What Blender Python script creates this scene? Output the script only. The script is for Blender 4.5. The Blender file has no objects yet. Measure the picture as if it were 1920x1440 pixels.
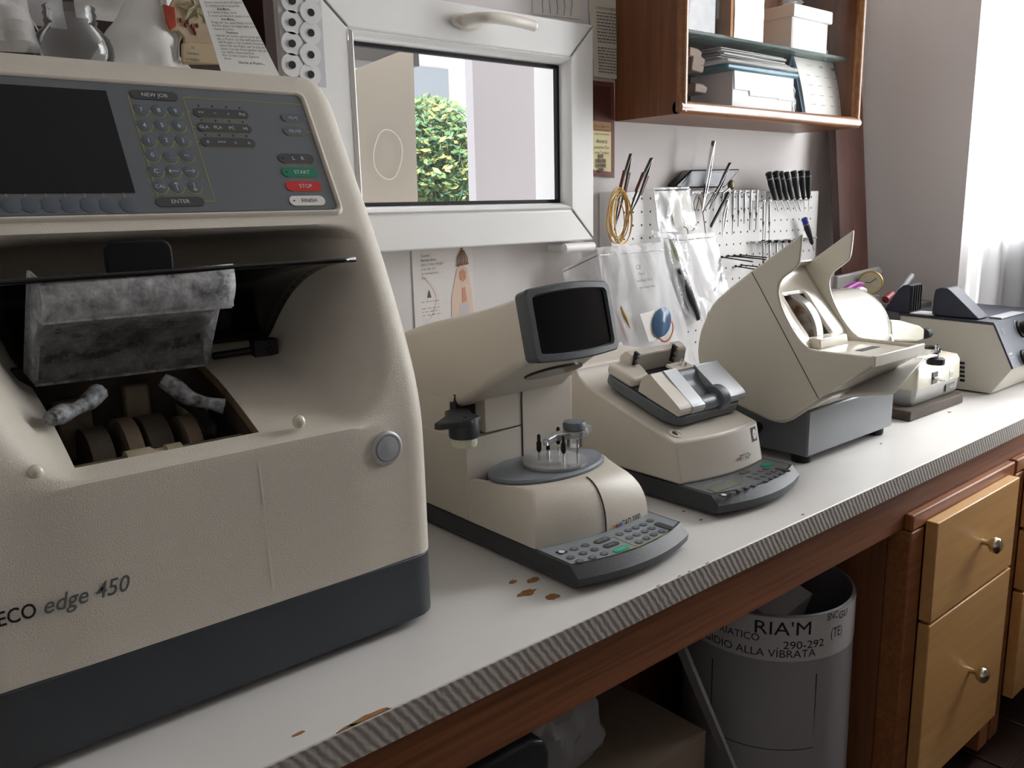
import bpy, bmesh, math, random
from mathutils import Vector, Matrix, noise
random.seed(7)
scene = bpy.context.scene
COL = scene.collection
PI = math.pi

# ---------------------------------------------------------------- camera
FPX = 1586.07                                   # focal length in pixels of a 1920 wide frame
YAW, PITCH, ROLL = math.radians(40.0458), math.radians(-11.84417), math.radians(-1.34315)
EYE = Vector((0.0, 0.0, 0.46))                  # the counter top is z = 0
CF = Vector((math.sin(YAW)*math.cos(PITCH), math.cos(YAW)*math.cos(PITCH), math.sin(PITCH)))
_r = Vector((math.cos(YAW), -math.sin(YAW), 0)); _u = _r.cross(CF)
CR = _r*math.cos(ROLL) + _u*math.sin(ROLL)
CU = _u*math.cos(ROLL) - _r*math.sin(ROLL)
cam_d = bpy.data.cameras.new('camera'); cam = bpy.data.objects.new('camera', cam_d); COL.objects.link(cam)
cam_d.sensor_fit = 'HORIZONTAL'; cam_d.sensor_width = 36.0; cam_d.lens = FPX*36.0/1920.0
cam_d.clip_start = 0.02; cam_d.clip_end = 200
cam.matrix_world = Matrix(((CR.x, CU.x, -CF.x, EYE.x), (CR.y, CU.y, -CF.y, EYE.y), (CR.z, CU.z, -CF.z, EYE.z), (0, 0, 0, 1)))
scene.camera = cam

# ---------------------------------------------------------------- world, lights, exposure
vs = scene.view_settings
vs.view_transform = 'Standard'; vs.look = 'None'; vs.gamma = 1.0; vs.use_curve_mapping = False
vs.exposure = 0.1
world = bpy.data.worlds.new('sky'); scene.world = world; world.use_nodes = True
bg = world.node_tree.nodes['Background']; bg.inputs[0].default_value = (0.90, 0.95, 1.0, 1); bg.inputs[1].default_value = 2.2

def area(name, loc, direction, sx, sy, power, color):
    d = bpy.data.lights.new(name, 'AREA'); d.shape = 'RECTANGLE'; d.size = sx; d.size_y = sy
    d.energy = power; d.color = color
    o = bpy.data.objects.new(name, d); COL.objects.link(o); o.location = loc
    o.rotation_euler = Vector(direction).to_track_quat('-Z', 'Y').to_euler()
    return o
# daylight of the curtained window in the right wall: stands in that window's opening, beyond the frame's right edge
area('window_right_offscreen', (2.72, 0.53, 0.83), (-1, 0, 0), 0.78, 1.55, 74, (0.97, 0.985, 1.0))
sd = bpy.data.lights.new('sun_offscreen', 'SUN'); sd.energy = 7.0; sd.angle = 0.03; sd.color = (1, 0.96, 0.88)
sun = bpy.data.objects.new('sun_offscreen', sd); COL.objects.link(sun); sun.location = (0, -4, 6)
sun.rotation_euler = Vector((0.35, 0.75, -0.9)).to_track_quat('-Z', 'Y').to_euler()

# ---------------------------------------------------------------- measuring helpers
def ray(px, py): return CF + CR*((px-960)/FPX) - CU*((py-720)/FPX)
def on_y(px, py, y): d = ray(px, py); return EYE + d*((y-EYE.y)/d.y)
def on_x(px, py, x): d = ray(px, py); return EYE + d*((x-EYE.x)/d.x)
def on_z(px, py, z): d = ray(px, py); return EYE + d*((z-EYE.z)/d.z)
def on_p(px, py, o, n): d = ray(px, py); return EYE + d*((o-EYE).dot(n)/d.dot(n))

# ---------------------------------------------------------------- materials
def lin(c):
    c = c/255.0
    return c/12.92 if c <= 0.04045 else ((c+0.055)/1.055)**2.4
def rgb(r, g, b): return (lin(r), lin(g), lin(b), 1.0)
MATS = {}
def mat(name, col, rough=0.5, metal=0.0, bump=0.0, bscale=200.0, var=0.0, vscale=6.0, coat=0.0, spec=0.5, trans=0.0, alpha=1.0, ior=1.45, col2=None, kind=None):
    """plain procedural surface: colour with soft noise variation, fine noise relief"""
    if name in MATS: return MATS[name]
    m = bpy.data.materials.new(name); m.use_nodes = True
    nt = m.node_tree; b = nt.nodes['Principled BSDF']
    b.inputs['Roughness'].default_value = rough; b.inputs['Metallic'].default_value = metal
    b.inputs['Coat Weight'].default_value = coat; b.inputs['Coat Roughness'].default_value = 0.08
    b.inputs['Specular IOR Level'].default_value = spec
    b.inputs['Transmission Weight'].default_value = trans; b.inputs['IOR'].default_value = ior
    b.inputs['Alpha'].default_value = alpha
    b.inputs['Base Color'].default_value = col
    tc = nt.nodes.new('ShaderNodeTexCoord')
    if var > 0 or col2:
        n = nt.nodes.new('ShaderNodeTexNoise'); n.inputs['Scale'].default_value = vscale; n.inputs['Detail'].default_value = 6
        nt.links.new(tc.outputs['Object'], n.inputs['Vector'])
        mx = nt.nodes.new('ShaderNodeMix'); mx.data_type = 'RGBA'
        c2 = col2 or tuple(list(x*(1-var) for x in col[:3])+[1])
        mx.inputs['A'].default_value = col; mx.inputs['B'].default_value = c2
        rp = nt.nodes.new('ShaderNodeMapRange'); rp.inputs['From Min'].default_value = 0.35; rp.inputs['From Max'].default_value = 0.68
        nt.links.new(n.outputs['Fac'], rp.inputs['Value']); nt.links.new(rp.outputs['Result'], mx.inputs['Factor'])
        nt.links.new(mx.outputs['Result'], b.inputs['Base Color'])
    if bump > 0:
        n2 = nt.nodes.new('ShaderNodeTexNoise'); n2.inputs['Scale'].default_value = bscale; n2.inputs['Detail'].default_value = 3
        nt.links.new(tc.outputs['Object'], n2.inputs['Vector'])
        bp = nt.nodes.new('ShaderNodeBump'); bp.inputs['Strength'].default_value = bump; bp.inputs['Distance'].default_value = 0.002
        nt.links.new(n2.outputs['Fac'], bp.inputs['Height']); nt.links.new(bp.outputs['Normal'], b.inputs['Normal'])
    MATS[name] = m
    return m
def wood(name, c1, c2, rough=0.45, scale=(1, 1, 1), axis='X', ws=18.0, bump=0.15, coat=0.0, spec=0.5):
    """wood grain: stretched noise between two browns"""
    if name in MATS: return MATS[name]
    m = bpy.data.materials.new(name); m.use_nodes = True
    nt = m.node_tree; b = nt.nodes['Principled BSDF']; b.inputs['Roughness'].default_value = rough; b.inputs['Coat Weight'].default_value = coat; b.inputs['Specular IOR Level'].default_value = spec
    tc = nt.nodes.new('ShaderNodeTexCoord'); mp = nt.nodes.new('ShaderNodeMapping')
    mp.inputs['Scale'].default_value = {'X': (0.6, ws, ws), 'Y': (ws, 0.6, ws), 'Z': (ws, ws, 0.6)}[axis]
    nt.links.new(tc.outputs['Object'], mp.inputs['Vector'])
    n = nt.nodes.new('ShaderNodeTexNoise'); n.inputs['Scale'].default_value = 5; n.inputs['Detail'].default_value = 8; n.inputs['Roughness'].default_value = 0.6; n.inputs['Distortion'].default_value = 0.6
    nt.links.new(mp.outputs['Vector'], n.inputs['Vector'])
    cr = nt.nodes.new('ShaderNodeValToRGB'); cr.color_ramp.elements[0].position = 0.32; cr.color_ramp.elements[1].position = 0.7
    cr.color_ramp.elements[0].color = c2; cr.color_ramp.elements[1].color = c1
    nt.links.new(n.outputs['Fac'], cr.inputs['Fac']); nt.links.new(cr.outputs['Color'], b.inputs['Base Color'])
    bp = nt.nodes.new('ShaderNodeBump'); bp.inputs['Strength'].default_value = bump; bp.inputs['Distance'].default_value = 0.001
    nt.links.new(n.outputs['Fac'], bp.inputs['Height']); nt.links.new(bp.outputs['Normal'], b.inputs['Normal'])
    MATS[name] = m
    return m
def thin(name, tint, opacity, rough=0.08, gloss=0.25, bump=0.0, bscale=30.0, dirt=0.0, dscale=20.0, dirtcol=None, bdist=0.01, trl=True):
    """thin clear sheet: see-through with a share of white scatter and gloss (bags, acrylic, panes)"""
    if name in MATS: return MATS[name]
    m = bpy.data.materials.new(name); m.use_nodes = True
    nt = m.node_tree; nt.nodes.remove(nt.nodes['Principled BSDF']); out = nt.nodes['Material Output']
    tr = nt.nodes.new('ShaderNodeBsdfTransparent'); tr.inputs[0].default_value = (1, 1, 1, 1)
    df = nt.nodes.new('ShaderNodeBsdfDiffuse'); df.inputs[0].default_value = tint
    tl = nt.nodes.new('ShaderNodeBsdfTranslucent'); tl.inputs[0].default_value = tint
    gl = nt.nodes.new('ShaderNodeBsdfGlossy'); gl.inputs['Roughness'].default_value = rough; gl.inputs[0].default_value = (1, 1, 1, 1)
    m1 = nt.nodes.new('ShaderNodeMixShader'); m1.inputs[0].default_value = 0.5 if trl else 0.0; nt.links.new(df.outputs[0], m1.inputs[1]); nt.links.new(tl.outputs[0], m1.inputs[2])
    m2 = nt.nodes.new('ShaderNodeMixShader'); m2.inputs[0].default_value = opacity; nt.links.new(tr.outputs[0], m2.inputs[1]); nt.links.new(m1.outputs[0], m2.inputs[2])
    fr = nt.nodes.new('ShaderNodeLayerWeight'); fr.inputs['Blend'].default_value = gloss
    m3 = nt.nodes.new('ShaderNodeMixShader'); nt.links.new(fr.outputs['Fresnel'], m3.inputs[0]); nt.links.new(m2.outputs[0], m3.inputs[1]); nt.links.new(gl.outputs[0], m3.inputs[2])
    nt.links.new(m3.outputs[0], out.inputs[0])
    tc = nt.nodes.new('ShaderNodeTexCoord')
    if bump > 0:
        n2 = nt.nodes.new('ShaderNodeTexNoise'); n2.inputs['Scale'].default_value = bscale; n2.inputs['Detail'].default_value = 3; n2.inputs['Distortion'].default_value = 1.0
        nt.links.new(tc.outputs['Object'], n2.inputs['Vector'])
        bp = nt.nodes.new('ShaderNodeBump'); bp.inputs['Strength'].default_value = bump; bp.inputs['Distance'].default_value = bdist
        nt.links.new(n2.outputs['Fac'], bp.inputs['Height'])
        for x in (df, gl, fr): nt.links.new(bp.outputs['Normal'], x.inputs['Normal'])
    if dirt > 0:
        n3 = nt.nodes.new('ShaderNodeTexNoise'); n3.inputs['Scale'].default_value = dscale; n3.inputs['Detail'].default_value = 9; n3.inputs['Roughness'].default_value = 0.75
        nt.links.new(tc.outputs['Object'], n3.inputs['Vector'])
        mr = nt.nodes.new('ShaderNodeMapRange'); mr.inputs['From Min'].default_value = 0.38; mr.inputs['From Max'].default_value = 0.66
        mr.inputs['To Min'].default_value = opacity; mr.inputs['To Max'].default_value = dirt
        nt.links.new(n3.outputs['Fac'], mr.inputs['Value']); nt.links.new(mr.outputs['Result'], m2.inputs[0])
    MATS[name] = m
    return m

# ---------------------------------------------------------------- mesh helpers
class MB:
    def __init__(s): s.v = []; s.f = []; s.mi = []; s.cur = 0
    def add(s, vs, fs):
        o = len(s.v); s.v += [Vector(p) for p in vs]; s.f += [tuple(o+i for i in f) for f in fs]; s.mi += [s.cur]*len(fs); return s
    def box(s, a, b, M=None):
        x0, y0, z0 = (min(a[i], b[i]) for i in range(3)); x1, y1, z1 = (max(a[i], b[i]) for i in range(3))
        vs = [Vector(p) for p in ((x0, y0, z0), (x1, y0, z0), (x1, y1, z0), (x0, y1, z0), (x0, y0, z1), (x1, y0, z1), (x1, y1, z1), (x0, y1, z1))]
        if M: vs = [M @ p for p in vs]
        return s.add(vs, [(0, 3, 2, 1), (4, 5, 6, 7), (0, 1, 5, 4), (1, 2, 6, 5), (2, 3, 7, 6), (3, 0, 4, 7)])
    def hexa(s, pts): return s.add(pts, [(0, 3, 2, 1), (4, 5, 6, 7), (0, 1, 5, 4), (1, 2, 6, 5), (2, 3, 7, 6), (3, 0, 4, 7)])
    def prism(s, poly, axis, a, b, M=None):
        """polygon extruded along an axis; poly is (y,z) for x, (x,z) for y, (x,y) for z"""
        def mk(p, t):
            q = {'x': (t, p[0], p[1]), 'y': (p[0], t, p[1]), 'z': (p[0], p[1], t)}[axis]
            return M @ Vector(q) if M else Vector(q)
        n = len(poly); vs = [mk(p, a) for p in poly] + [mk(p, b) for p in poly]
        fs = [tuple(range(n)), tuple(range(2*n-1, n-1, -1))] + [(i, i+n, (i+1) % n+n, (i+1) % n) for i in range(n)]
        return s.add(vs, fs)
    def lathe(s, prof, M=None, n=24, cap=True, a0=0, a1=2*PI):
        full = abs(a1-a0-2*PI) < 1e-6; k = n if full else n+1; vs = []
        for r, h in prof:
            for i in range(k):
                t = a0+(a1-a0)*i/n; vs.append(Vector((r*math.cos(t), r*math.sin(t), h)))
        if M: vs = [M @ p for p in vs]
        fs = []
        for j in range(len(prof)-1):
            for i in range(n if full else n):
                i2 = (i+1) % k if full else i+1
                fs.append((j*k+i, j*k+i2, (j+1)*k+i2, (j+1)*k+i))
        if cap and full:
            if prof[0][0] > 1e-6: fs.append(tuple(range(k-1, -1, -1)))
            if prof[-1][0] > 1e-6: fs.append(tuple((len(prof)-1)*k+i for i in range(k)))
        return s.add(vs, fs)
    def tube(s, pts, r, n=8, cap=True, close=False):
        pts = [Vector(p) for p in pts]; m = len(pts); vs = []
        rr = r if isinstance(r, (list, tuple)) else [r]*m
        up = None
        for i in range(m):
            a = pts[(i-1) % m] if (i > 0 or close) else pts[0]; b = pts[(i+1) % m] if (i < m-1 or close) else pts[-1]
            t = (b-a).normalized()
            if up is None: up = t.orthogonal().normalized()
            up = (up - t*up.dot(t))
            up = up.normalized() if up.length > 1e-6 else t.orthogonal().normalized()
            w = t.cross(up)
            for k in range(n):
                c = 2*PI*k/n; vs.append(pts[i]+(up*math.cos(c)+w*math.sin(c))*rr[i])
        fs = []
        for i in range(m if close else m-1):
            for k in range(n):
                fs.append((i*n+k, i*n+(k+1) % n, ((i+1) % m)*n+(k+1) % n, ((i+1) % m)*n+k))
        if cap and not close: fs += [tuple(range(n-1, -1, -1)), tuple((m-1)*n+k for k in range(n))]
        return s.add(vs, fs)
    def grid(s, fn, nu, nv, closeu=False, skip=None):
        """fn(i,j) for i in 0..nu, j in 0..nv"""
        k = nu if closeu else nu+1
        vs = [fn(i, j) for j in range(nv+1) for i in range(k)]; fs = []
        for j in range(nv):
            for i in range(nu):
                if skip and skip(i, j): continue
                i2 = (i+1) % k
                fs.append((j*k+i, j*k+i2, (j+1)*k+i2, (j+1)*k+i))
        return s.add(vs, fs)
    def sphere(s, c, r, n=12, m=8, M=None):
        rx, ry, rz = r if isinstance(r, (tuple, list)) else (r, r, r)
        def fn(i, j):
            t = PI*j/m; p = 2*PI*i/n
            q = Vector((c[0]+rx*math.sin(t)*math.cos(p), c[1]+ry*math.sin(t)*math.sin(p), c[2]+rz*math.cos(t)))
            return M @ q if M else q
        return s.grid(fn, n, m, True)
    def build(s, name, m, parent=None, smooth=None, bevel=0.0, seg=2, solid=0.0, subd=0, weld=False):
        me = bpy.data.meshes.new(name)
        root = parent
        off = Vector((0, 0, 0)); p = parent
        while p is not None: off += p.location; p = p.parent
        if parent is None:
            xs = [p.x for p in s.v]; ys = [p.y for p in s.v]; zs = [p.z for p in s.v]
            off = Vector(((min(xs)+max(xs))/2, (min(ys)+max(ys))/2, min(zs)))
        me.from_pydata([p-off for p in s.v], [], s.f)
        ms = m if isinstance(m, (list, tuple)) else [m]
        for x in ms: me.materials.append(x)
        if len(ms) > 1:
            for pl, i in zip(me.polygons, s.mi): pl.material_index = i
        bm = bmesh.new(); bm.from_mesh(me)
        if weld: bmesh.ops.remove_doubles(bm, verts=bm.verts, dist=1e-5)
        bmesh.ops.recalc_face_normals(bm, faces=bm.faces); bm.to_mesh(me); bm.free()
        if smooth is not None:
            me.shade_smooth(); me.set_sharp_from_angle(angle=math.radians(smooth))
        o = bpy.data.objects.new(name, me); COL.objects.link(o)
        if parent is None: o.location = off
        else: o.parent = parent
        if solid:
            md = o.modifiers.new('thickness', 'SOLIDIFY'); md.thickness = solid; md.offset = 0
        if bevel:
            md = o.modifiers.new('bevel', 'BEVEL'); md.width = bevel; md.segments = seg; md.limit_method = 'ANGLE'; md.angle_limit = math.radians(32)
            md.harden_normals = False
            if smooth is None: me.shade_smooth(); me.set_sharp_from_angle(angle=math.radians(40))
        if subd:
            md = o.modifiers.new('subd', 'SUBSURF'); md.levels = subd; md.render_levels = subd
        return o
def tag(o, label, cat, group=None):
    o['label'] = label; o['category'] = cat
    if group: o['group'] = group
    return o
def thing(name, label, cat, loc, group=None):
    o = bpy.data.objects.new(name, None); COL.objects.link(o); o.location = loc; o.empty_display_size = 0.02
    return tag(o, label, cat, group)
def struct(o): o['kind'] = 'structure'; return o
def stuff(o): o['kind'] = 'stuff'; return o
def plabel(o, label): o['label'] = label; return o
def frame(o, x, y):
    x = Vector(x).normalized(); y = Vector(y); y = (y-x*y.dot(x)).normalized(); z = x.cross(y); o = Vector(o)
    return Matrix(((x.x, y.x, z.x, o.x), (x.y, y.y, z.y, o.y), (x.z, y.z, z.z, o.z), (0, 0, 0, 1)))
def axis_m(p, q):
    """matrix whose local z runs from p towards q"""
    p = Vector(p); z = (Vector(q)-p).normalized(); x = z.orthogonal().normalized(); y = z.cross(x)
    return Matrix(((x.x, y.x, z.x, p.x), (x.y, y.y, z.y, p.y), (x.z, y.z, z.z, p.z), (0, 0, 0, 1)))
_tc = {}
def text_geo(txt, bold=0.0, shear=0.0, space=1.0):
    k = (txt, bold, shear, space)
    if k in _tc: return _tc[k]
    c = bpy.data.curves.new('t', 'FONT'); c.body = txt; c.size = 1.0; c.offset = bold; c.shear = shear; c.space_character = space; c.align_x = 'LEFT'; c.resolution_u = 3
    o = bpy.data.objects.new('t', c); me = bpy.data.meshes.new_from_object(o)
    vs = [v.co.copy() for v in me.vertices]; fs = [tuple(p.vertices) for p in me.polygons]
    bpy.data.objects.remove(o); bpy.data.curves.remove(c); bpy.data.meshes.remove(me)
    _tc[k] = (vs, fs); return _tc[k]
def text(mb, txt, M, h, w=None, align='C', bold=0.0, shear=0.0, lift=0.0003, warp=None, space=1.0):
    """flat lettering: cap height h, optional total width w, centred on the frame's origin"""
    vs, fs = text_geo(txt, bold, shear, space)
    if not vs: return
    x0 = min(v.x for v in vs); x1 = max(v.x for v in vs)
    sy = h/0.70; sx = (w/(x1-x0)) if w else sy
    ox = {'C': (x0+x1)/2, 'L': x0, 'R': x1}[align]
    pts = [Vector(((v.x-ox)*sx, (v.y-0.35)*sy, lift)) for v in vs]
    mb.add([warp(p) if warp else M @ p for p in pts], fs)
def rrect(w, h, r, n=5):
    pts = []
    for cx, cy, a in ((w/2-r, h/2-r, 0), (-w/2+r, h/2-r, PI/2), (-w/2+r, -h/2+r, PI), (w/2-r, -h/2+r, 1.5*PI)):
        for i in range(n+1):
            t = a+PI/2*i/n; pts.append((cx+r*math.cos(t), cy+r*math.sin(t)))
    return pts
def cr_spline(pts, k=4):
    out = []; n = len(pts)
    for i in range(n-1):
        p0, p1, p2, p3 = pts[max(i-1, 0)], pts[i], pts[i+1], pts[min(i+2, n-1)]
        for j in range(k):
            t = j/k
            out.append(tuple(0.5*(2*b+(c-a)*t+(2*a-5*b+4*c-d)*t*t+(3*b-a-3*c+d)*t**3) for a, b, c, d in zip(p0, p1, p2, p3)))
    out.append(tuple(pts[-1])); return out
def sstep(a, b, x):
    t = max(0, min(1, (x-a)/(b-a))); return t*t*(3-2*t)
def copy_tree(o, parent=None):
    c = o.copy(); COL.objects.link(c); c.parent = parent
    for ch in [x for x in o.children]: copy_tree(ch, c)
    return c

# ================================================================ palette
M_wall = mat('wall_paint', rgb(226, 221, 219), 0.85, bump=0.05, bscale=120, var=0.03)
M_ceil = mat('ceiling_paint', rgb(225, 222, 218), 0.9)
M_pvc = mat('window_pvc', rgb(238, 237, 235), 0.35, var=0.02)
M_seam = mat('seam_dark', rgb(70, 66, 62), 0.8)
M_black = mat('black_plastic', rgb(22, 22, 24), 0.45)
M_rubber = mat('black_rubber', rgb(15, 15, 16), 0.7)
M_glossblack = mat('gloss_black', rgb(12, 12, 14), 0.12, coat=0.4)
M_pane = thin('window_glass', (0.9, 0.95, 0.95, 1), 0.02, rough=0.02, gloss=0.12)
M_beige = mat('beige_plastic', rgb(207, 199, 185), 0.5, bump=0.22, bscale=800, var=0.03, vscale=5)
M_beige_s = mat('beige_smooth', rgb(208, 200, 187), 0.38, bump=0.08, bscale=500, var=0.02)
M_cream = mat('cream_gloss', rgb(217, 210, 194), 0.25, coat=0.35, var=0.03, vscale=9)
M_slate = mat('slate_plastic', rgb(56, 60, 64), 0.5, bump=0.12, bscale=500, var=0.05)
M_dark = mat('dark_grey_plastic', rgb(56, 58, 61), 0.45, bump=0.25, bscale=700)
M_panel = mat('panel_grey', rgb(98, 102, 105), 0.4, var=0.03)
M_key = mat('key_dark', rgb(62, 64, 66), 0.4)
M_keyblue = mat('key_blue_grey', rgb(84, 92, 100), 0.4)
M_keypad = mat('keypad_grey', rgb(134, 140, 144), 0.4)
M_line = mat('print_yellow', rgb(168, 160, 70), 0.6)
M_print = mat('print_pale', rgb(205, 205, 200), 0.6)
M_ink = mat('print_black', rgb(20, 20, 22), 0.6)
M_inkgrey = mat('print_grey', rgb(88, 92, 94), 0.6)
M_green = mat('key_green', rgb(0, 118, 88), 0.4)
M_red = mat('key_red', rgb(196, 22, 24), 0.4)
M_white = mat('white_plastic', rgb(225, 223, 218), 0.4)
M_steel = mat('steel', rgb(185, 186, 188), 0.22, metal=1.0)
M_chrome = mat('chrome', rgb(215, 215, 218), 0.08, metal=1.0)
M_darksteel = mat('dark_steel', rgb(90, 88, 86), 0.3, metal=1.0)
M_silver = mat('silver_paint', rgb(176, 178, 180), 0.42, metal=0.25, bump=0.05, bscale=900)
M_graphite = mat('graphite_paint', rgb(104, 108, 112), 0.4, metal=0.3, bump=0.05, bscale=900)
M_gmetal = mat('grey_enamel', rgb(112, 115, 118), 0.35, metal=0.25, bump=0.06, bscale=600, var=0.05, vscale=14)
M_paper = mat('paper', rgb(226, 224, 218), 0.8)
M_cwhite = mat('white_card', rgb(228, 226, 226), 0.6, bump=0.05, bscale=60)
M_card = mat('cardboard', rgb(176, 126, 76), 0.75, var=0.1, vscale=20)
M_acryl = thin('clear_acrylic', (0.9, 0.92, 0.92, 1), 0.16, rough=0.05, gloss=0.35)
M_bag = thin('clear_bag', (0.95, 0.95, 0.96, 1), 0.45, rough=0.22, gloss=0.12, bump=0.8, bscale=16, bdist=0.008)
M_bagm = thin('milky_bag', (0.80, 0.79, 0.77, 1), 0.62, rough=0.22, gloss=0.18, bump=0.6, bscale=14, bdist=0.02)

# ================================================================ room
YW, XR = 1.30, 2.45            # back wall face, right wall face
m = MB(); m.box((-1.7, -2.8, -0.84), (2.7, 1.42, -0.80))
floor = struct(m.build('floor', mat('floor_slab', rgb(48, 36, 30), 0.5, var=0.15)))
# floor tiles near the drawers
mt = mat('floor_tile', rgb(60, 44, 36), 0.35, var=0.25, vscale=9)
tile_me = None
for i in range(6):
    for j in range(4):
        x, y = 1.30+i*0.2, 0.18+j*0.2
        if tile_me is None:
            t = MB().box((x+0.004, y+0.004, -0.80), (x+0.196, y+0.196, -0.795)).build('floor_tile', mt, floor, bevel=0.002, seg=1); tile_me = t; bx, by = x, y
        else:
            c = tile_me.copy(); COL.objects.link(c); c.parent = floor; c.location = (x-bx, y-by, 0)
m = MB(); m.box((-1.7, -2.8, 1.75), (2.7, 1.42, 1.80)); struct(m.build('ceiling', M_ceil))
# back wall with the small window opening
WX0, WX1, WZ0, WZ1 = 0.66, 1.275, 0.395, 0.815
m = MB()
for a, b in (((-1.7, YW, -0.80), (WX0, YW+0.12, 1.75)), ((WX1, YW, -0.80), (2.7, YW+0.12, 1.75)), ((WX0, YW, -0.80), (WX1, YW+0.12, WZ0)), ((WX0, YW, WZ1), (WX1, YW+0.12, 1.75))): m.box(a, b)
struct(m.build('wall_back', M_wall))
# right wall with the large curtained window
m = MB()
for a, b in (((XR, 0.993, -0.80), (XR+0.22, YW, 1.75)), ((XR, -2.8, -0.80), (XR+0.22, 0.12, 1.75)), ((XR, 0.12, -0.80), (XR+0.22, 0.993, -0.04)), ((XR, 0.12, 1.66), (XR+0.22, 0.993, 1.75))): m.box(a, b)
struct(m.build('wall_right', M_wall))
m = MB(); m.box((-1.12, -2.6, -0.80), (-1.0, YW, 1.75)); struct(m.build('wall_left', M_wall))
m = MB(); m.box((-1.12, -2.72, -0.80), (XR, -2.6, 1.75)); struct(m.build('wall_front', M_wall))

# ---- back window: fixed frame, tilting sash with bead, gasket, pane, handle, hinge
win = thing('window_1', 'white plastic tilting window with handle above the counter', 'window', (0.97, 1.30, 0.39)); del win['category']; del win['label']; win['kind'] = 'structure'
def ring(m, x0, x1, z0, z1, X0, X1, Z0, Z1, ya, yb):
    """mitred frame: inner rectangle (x0..) at depth yb, outer rectangle (X0..) at depth ya, four quads"""
    i = [(x0, yb, z0), (x1, yb, z0), (x1, yb, z1), (x0, yb, z1)]; o = [(X0, ya, Z0), (X1, ya, Z0), (X1, ya, Z1), (X0, ya, Z1)]
    m.add(o+i, [(k, (k+1) % 4, 4+(k+1) % 4, 4+k) for k in range(4)])
SY = 1.245                                    # face of the sash
gi = dict(x0=0.742, x1=1.203, z0=0.466, z1=0.727)   # visible glass
bi = dict(x0=0.727, x1=1.213, z0=0.452, z1=0.741)   # bead outer edge on the sash face
so = dict(x0=0.655, x1=1.278, z0=0.389, z1=0.806)   # sash outer edge
names = (('bottom', 0), ('right', 1), ('top', 2), ('left', 3))
def corners(d, y): return [Vector((d['x0'], y, d['z0'])), Vector((d['x1'], y, d['z0'])), Vector((d['x1'], y, d['z1'])), Vector((d['x0'], y, d['z1']))]
O, I = corners(so, SY), corners(bi, SY); Ob, Ib = corners(so, 1.298), corners(bi, 1.298)
for k in range(4):
    k2 = (k+1) % 4
    g = 0.0012
    MB().hexa([O[k], O[k2], I[k2], I[k], Ob[k], Ob[k2], Ib[k2], Ib[k]]).build('sash_rail', M_pvc, win, bevel=0.004, seg=3)
# thin mitre seams
for k in range(4):
    a, b = O[k], I[k]
    d = (b-a).normalized(); MB().tube([a+d*0.004+Vector((0, -0.0002, 0)), b-d*0.004+Vector((0, -0.0002, 0))], 0.0007, 4).build('mitre_seam', M_seam, win)
# rounded glazing bead
m = MB()
steps = [(0.0, SY+0.002), (0.25, SY-0.004), (0.6, SY+0.002), (0.85, SY+0.012), (1.0, SY+0.028)]
prev = None
for t, y in steps:
    d = {k: bi[k]*(1-t)+gi[k]*t for k in gi}; c = corners(d, y); o0 = len(m.v); m.v += c
    if prev is not None: m.f += [(prev+k, prev+(k+1) % 4, o0+(k+1) % 4, o0+k) for k in range(4)]; m.mi += [0]*4
    prev = o0
m.build('glazing_bead', M_pvc, win, smooth=25)
m = MB(); gk = {k: gi[k]+(0.006 if k in ('x0', 'z0') else -0.006) for k in gi}
for y0, y1 in ((SY+0.022, SY+0.032),):
    A, B = corners(gi, y0), corners(gk, y0); A2, B2 = corners(gi, y1), corners(gk, y1)
    for k in range(4): m.hexa([A[k], A[(k+1) % 4], B[(k+1) % 4], B[k], A2[k], A2[(k+1) % 4], B2[(k+1) % 4], B2[k]])
m.build('glazing_gasket', M_rubber, win)
MB().box((gi['x0'], SY+0.030, gi['z0']), (gi['x1'], SY+0.034, gi['z1'])).build('glass_pane', M_pane, win)
# handle: oval rose and bent lever
def rose(m, c, rx, rz, y0, y1, n=24):
    m.prism([(c.x+rx*math.cos(2*PI*i/n), c.z+rz*math.sin(2*PI*i/n)) for i in range(n)], 'y', y0, y1)
hc = on_y(872, 42, SY); hc2 = on_y(1004, 50, SY-0.045)
M_hand = mat('handle_cream', rgb(222, 216, 205), 0.3)
m = MB(); rose(m, hc, 0.034, 0.014, SY-0.012, SY); hr = m.build('handle_rose', M_hand, win, bevel=0.004, seg=3)
pts = cr_spline([tuple(hc+Vector((-0.01, -0.008, 0))), tuple(hc+Vector((-0.006, -0.030, 0.0))), tuple(hc+Vector((0.012, -0.046, 0.001))), tuple(hc+Vector((0.05, -0.050, 0.002))), tuple(hc2+Vector((-0.025, -0.001, 0.002))), tuple(hc2)], 5)
MB().tube(pts, [0.010]*8+[0.0095]*(len(pts)-9)+[0.007], 14).build('handle_lever', M_hand, win, smooth=50)
h0, h1 = on_y(1056, 466, SY), on_y(1110, 462, SY)
m = MB(); m.tube([h0+Vector((0, -0.002, 0)), h1+Vector((0, -0.002, 0))], 0.0095, 14); m.box((h0.x+0.006, SY, h0.z-0.006), (h1.x-0.006, 1.298, h0.z+0.006)); m.build('hinge', M_pvc, win, smooth=40)

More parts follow.
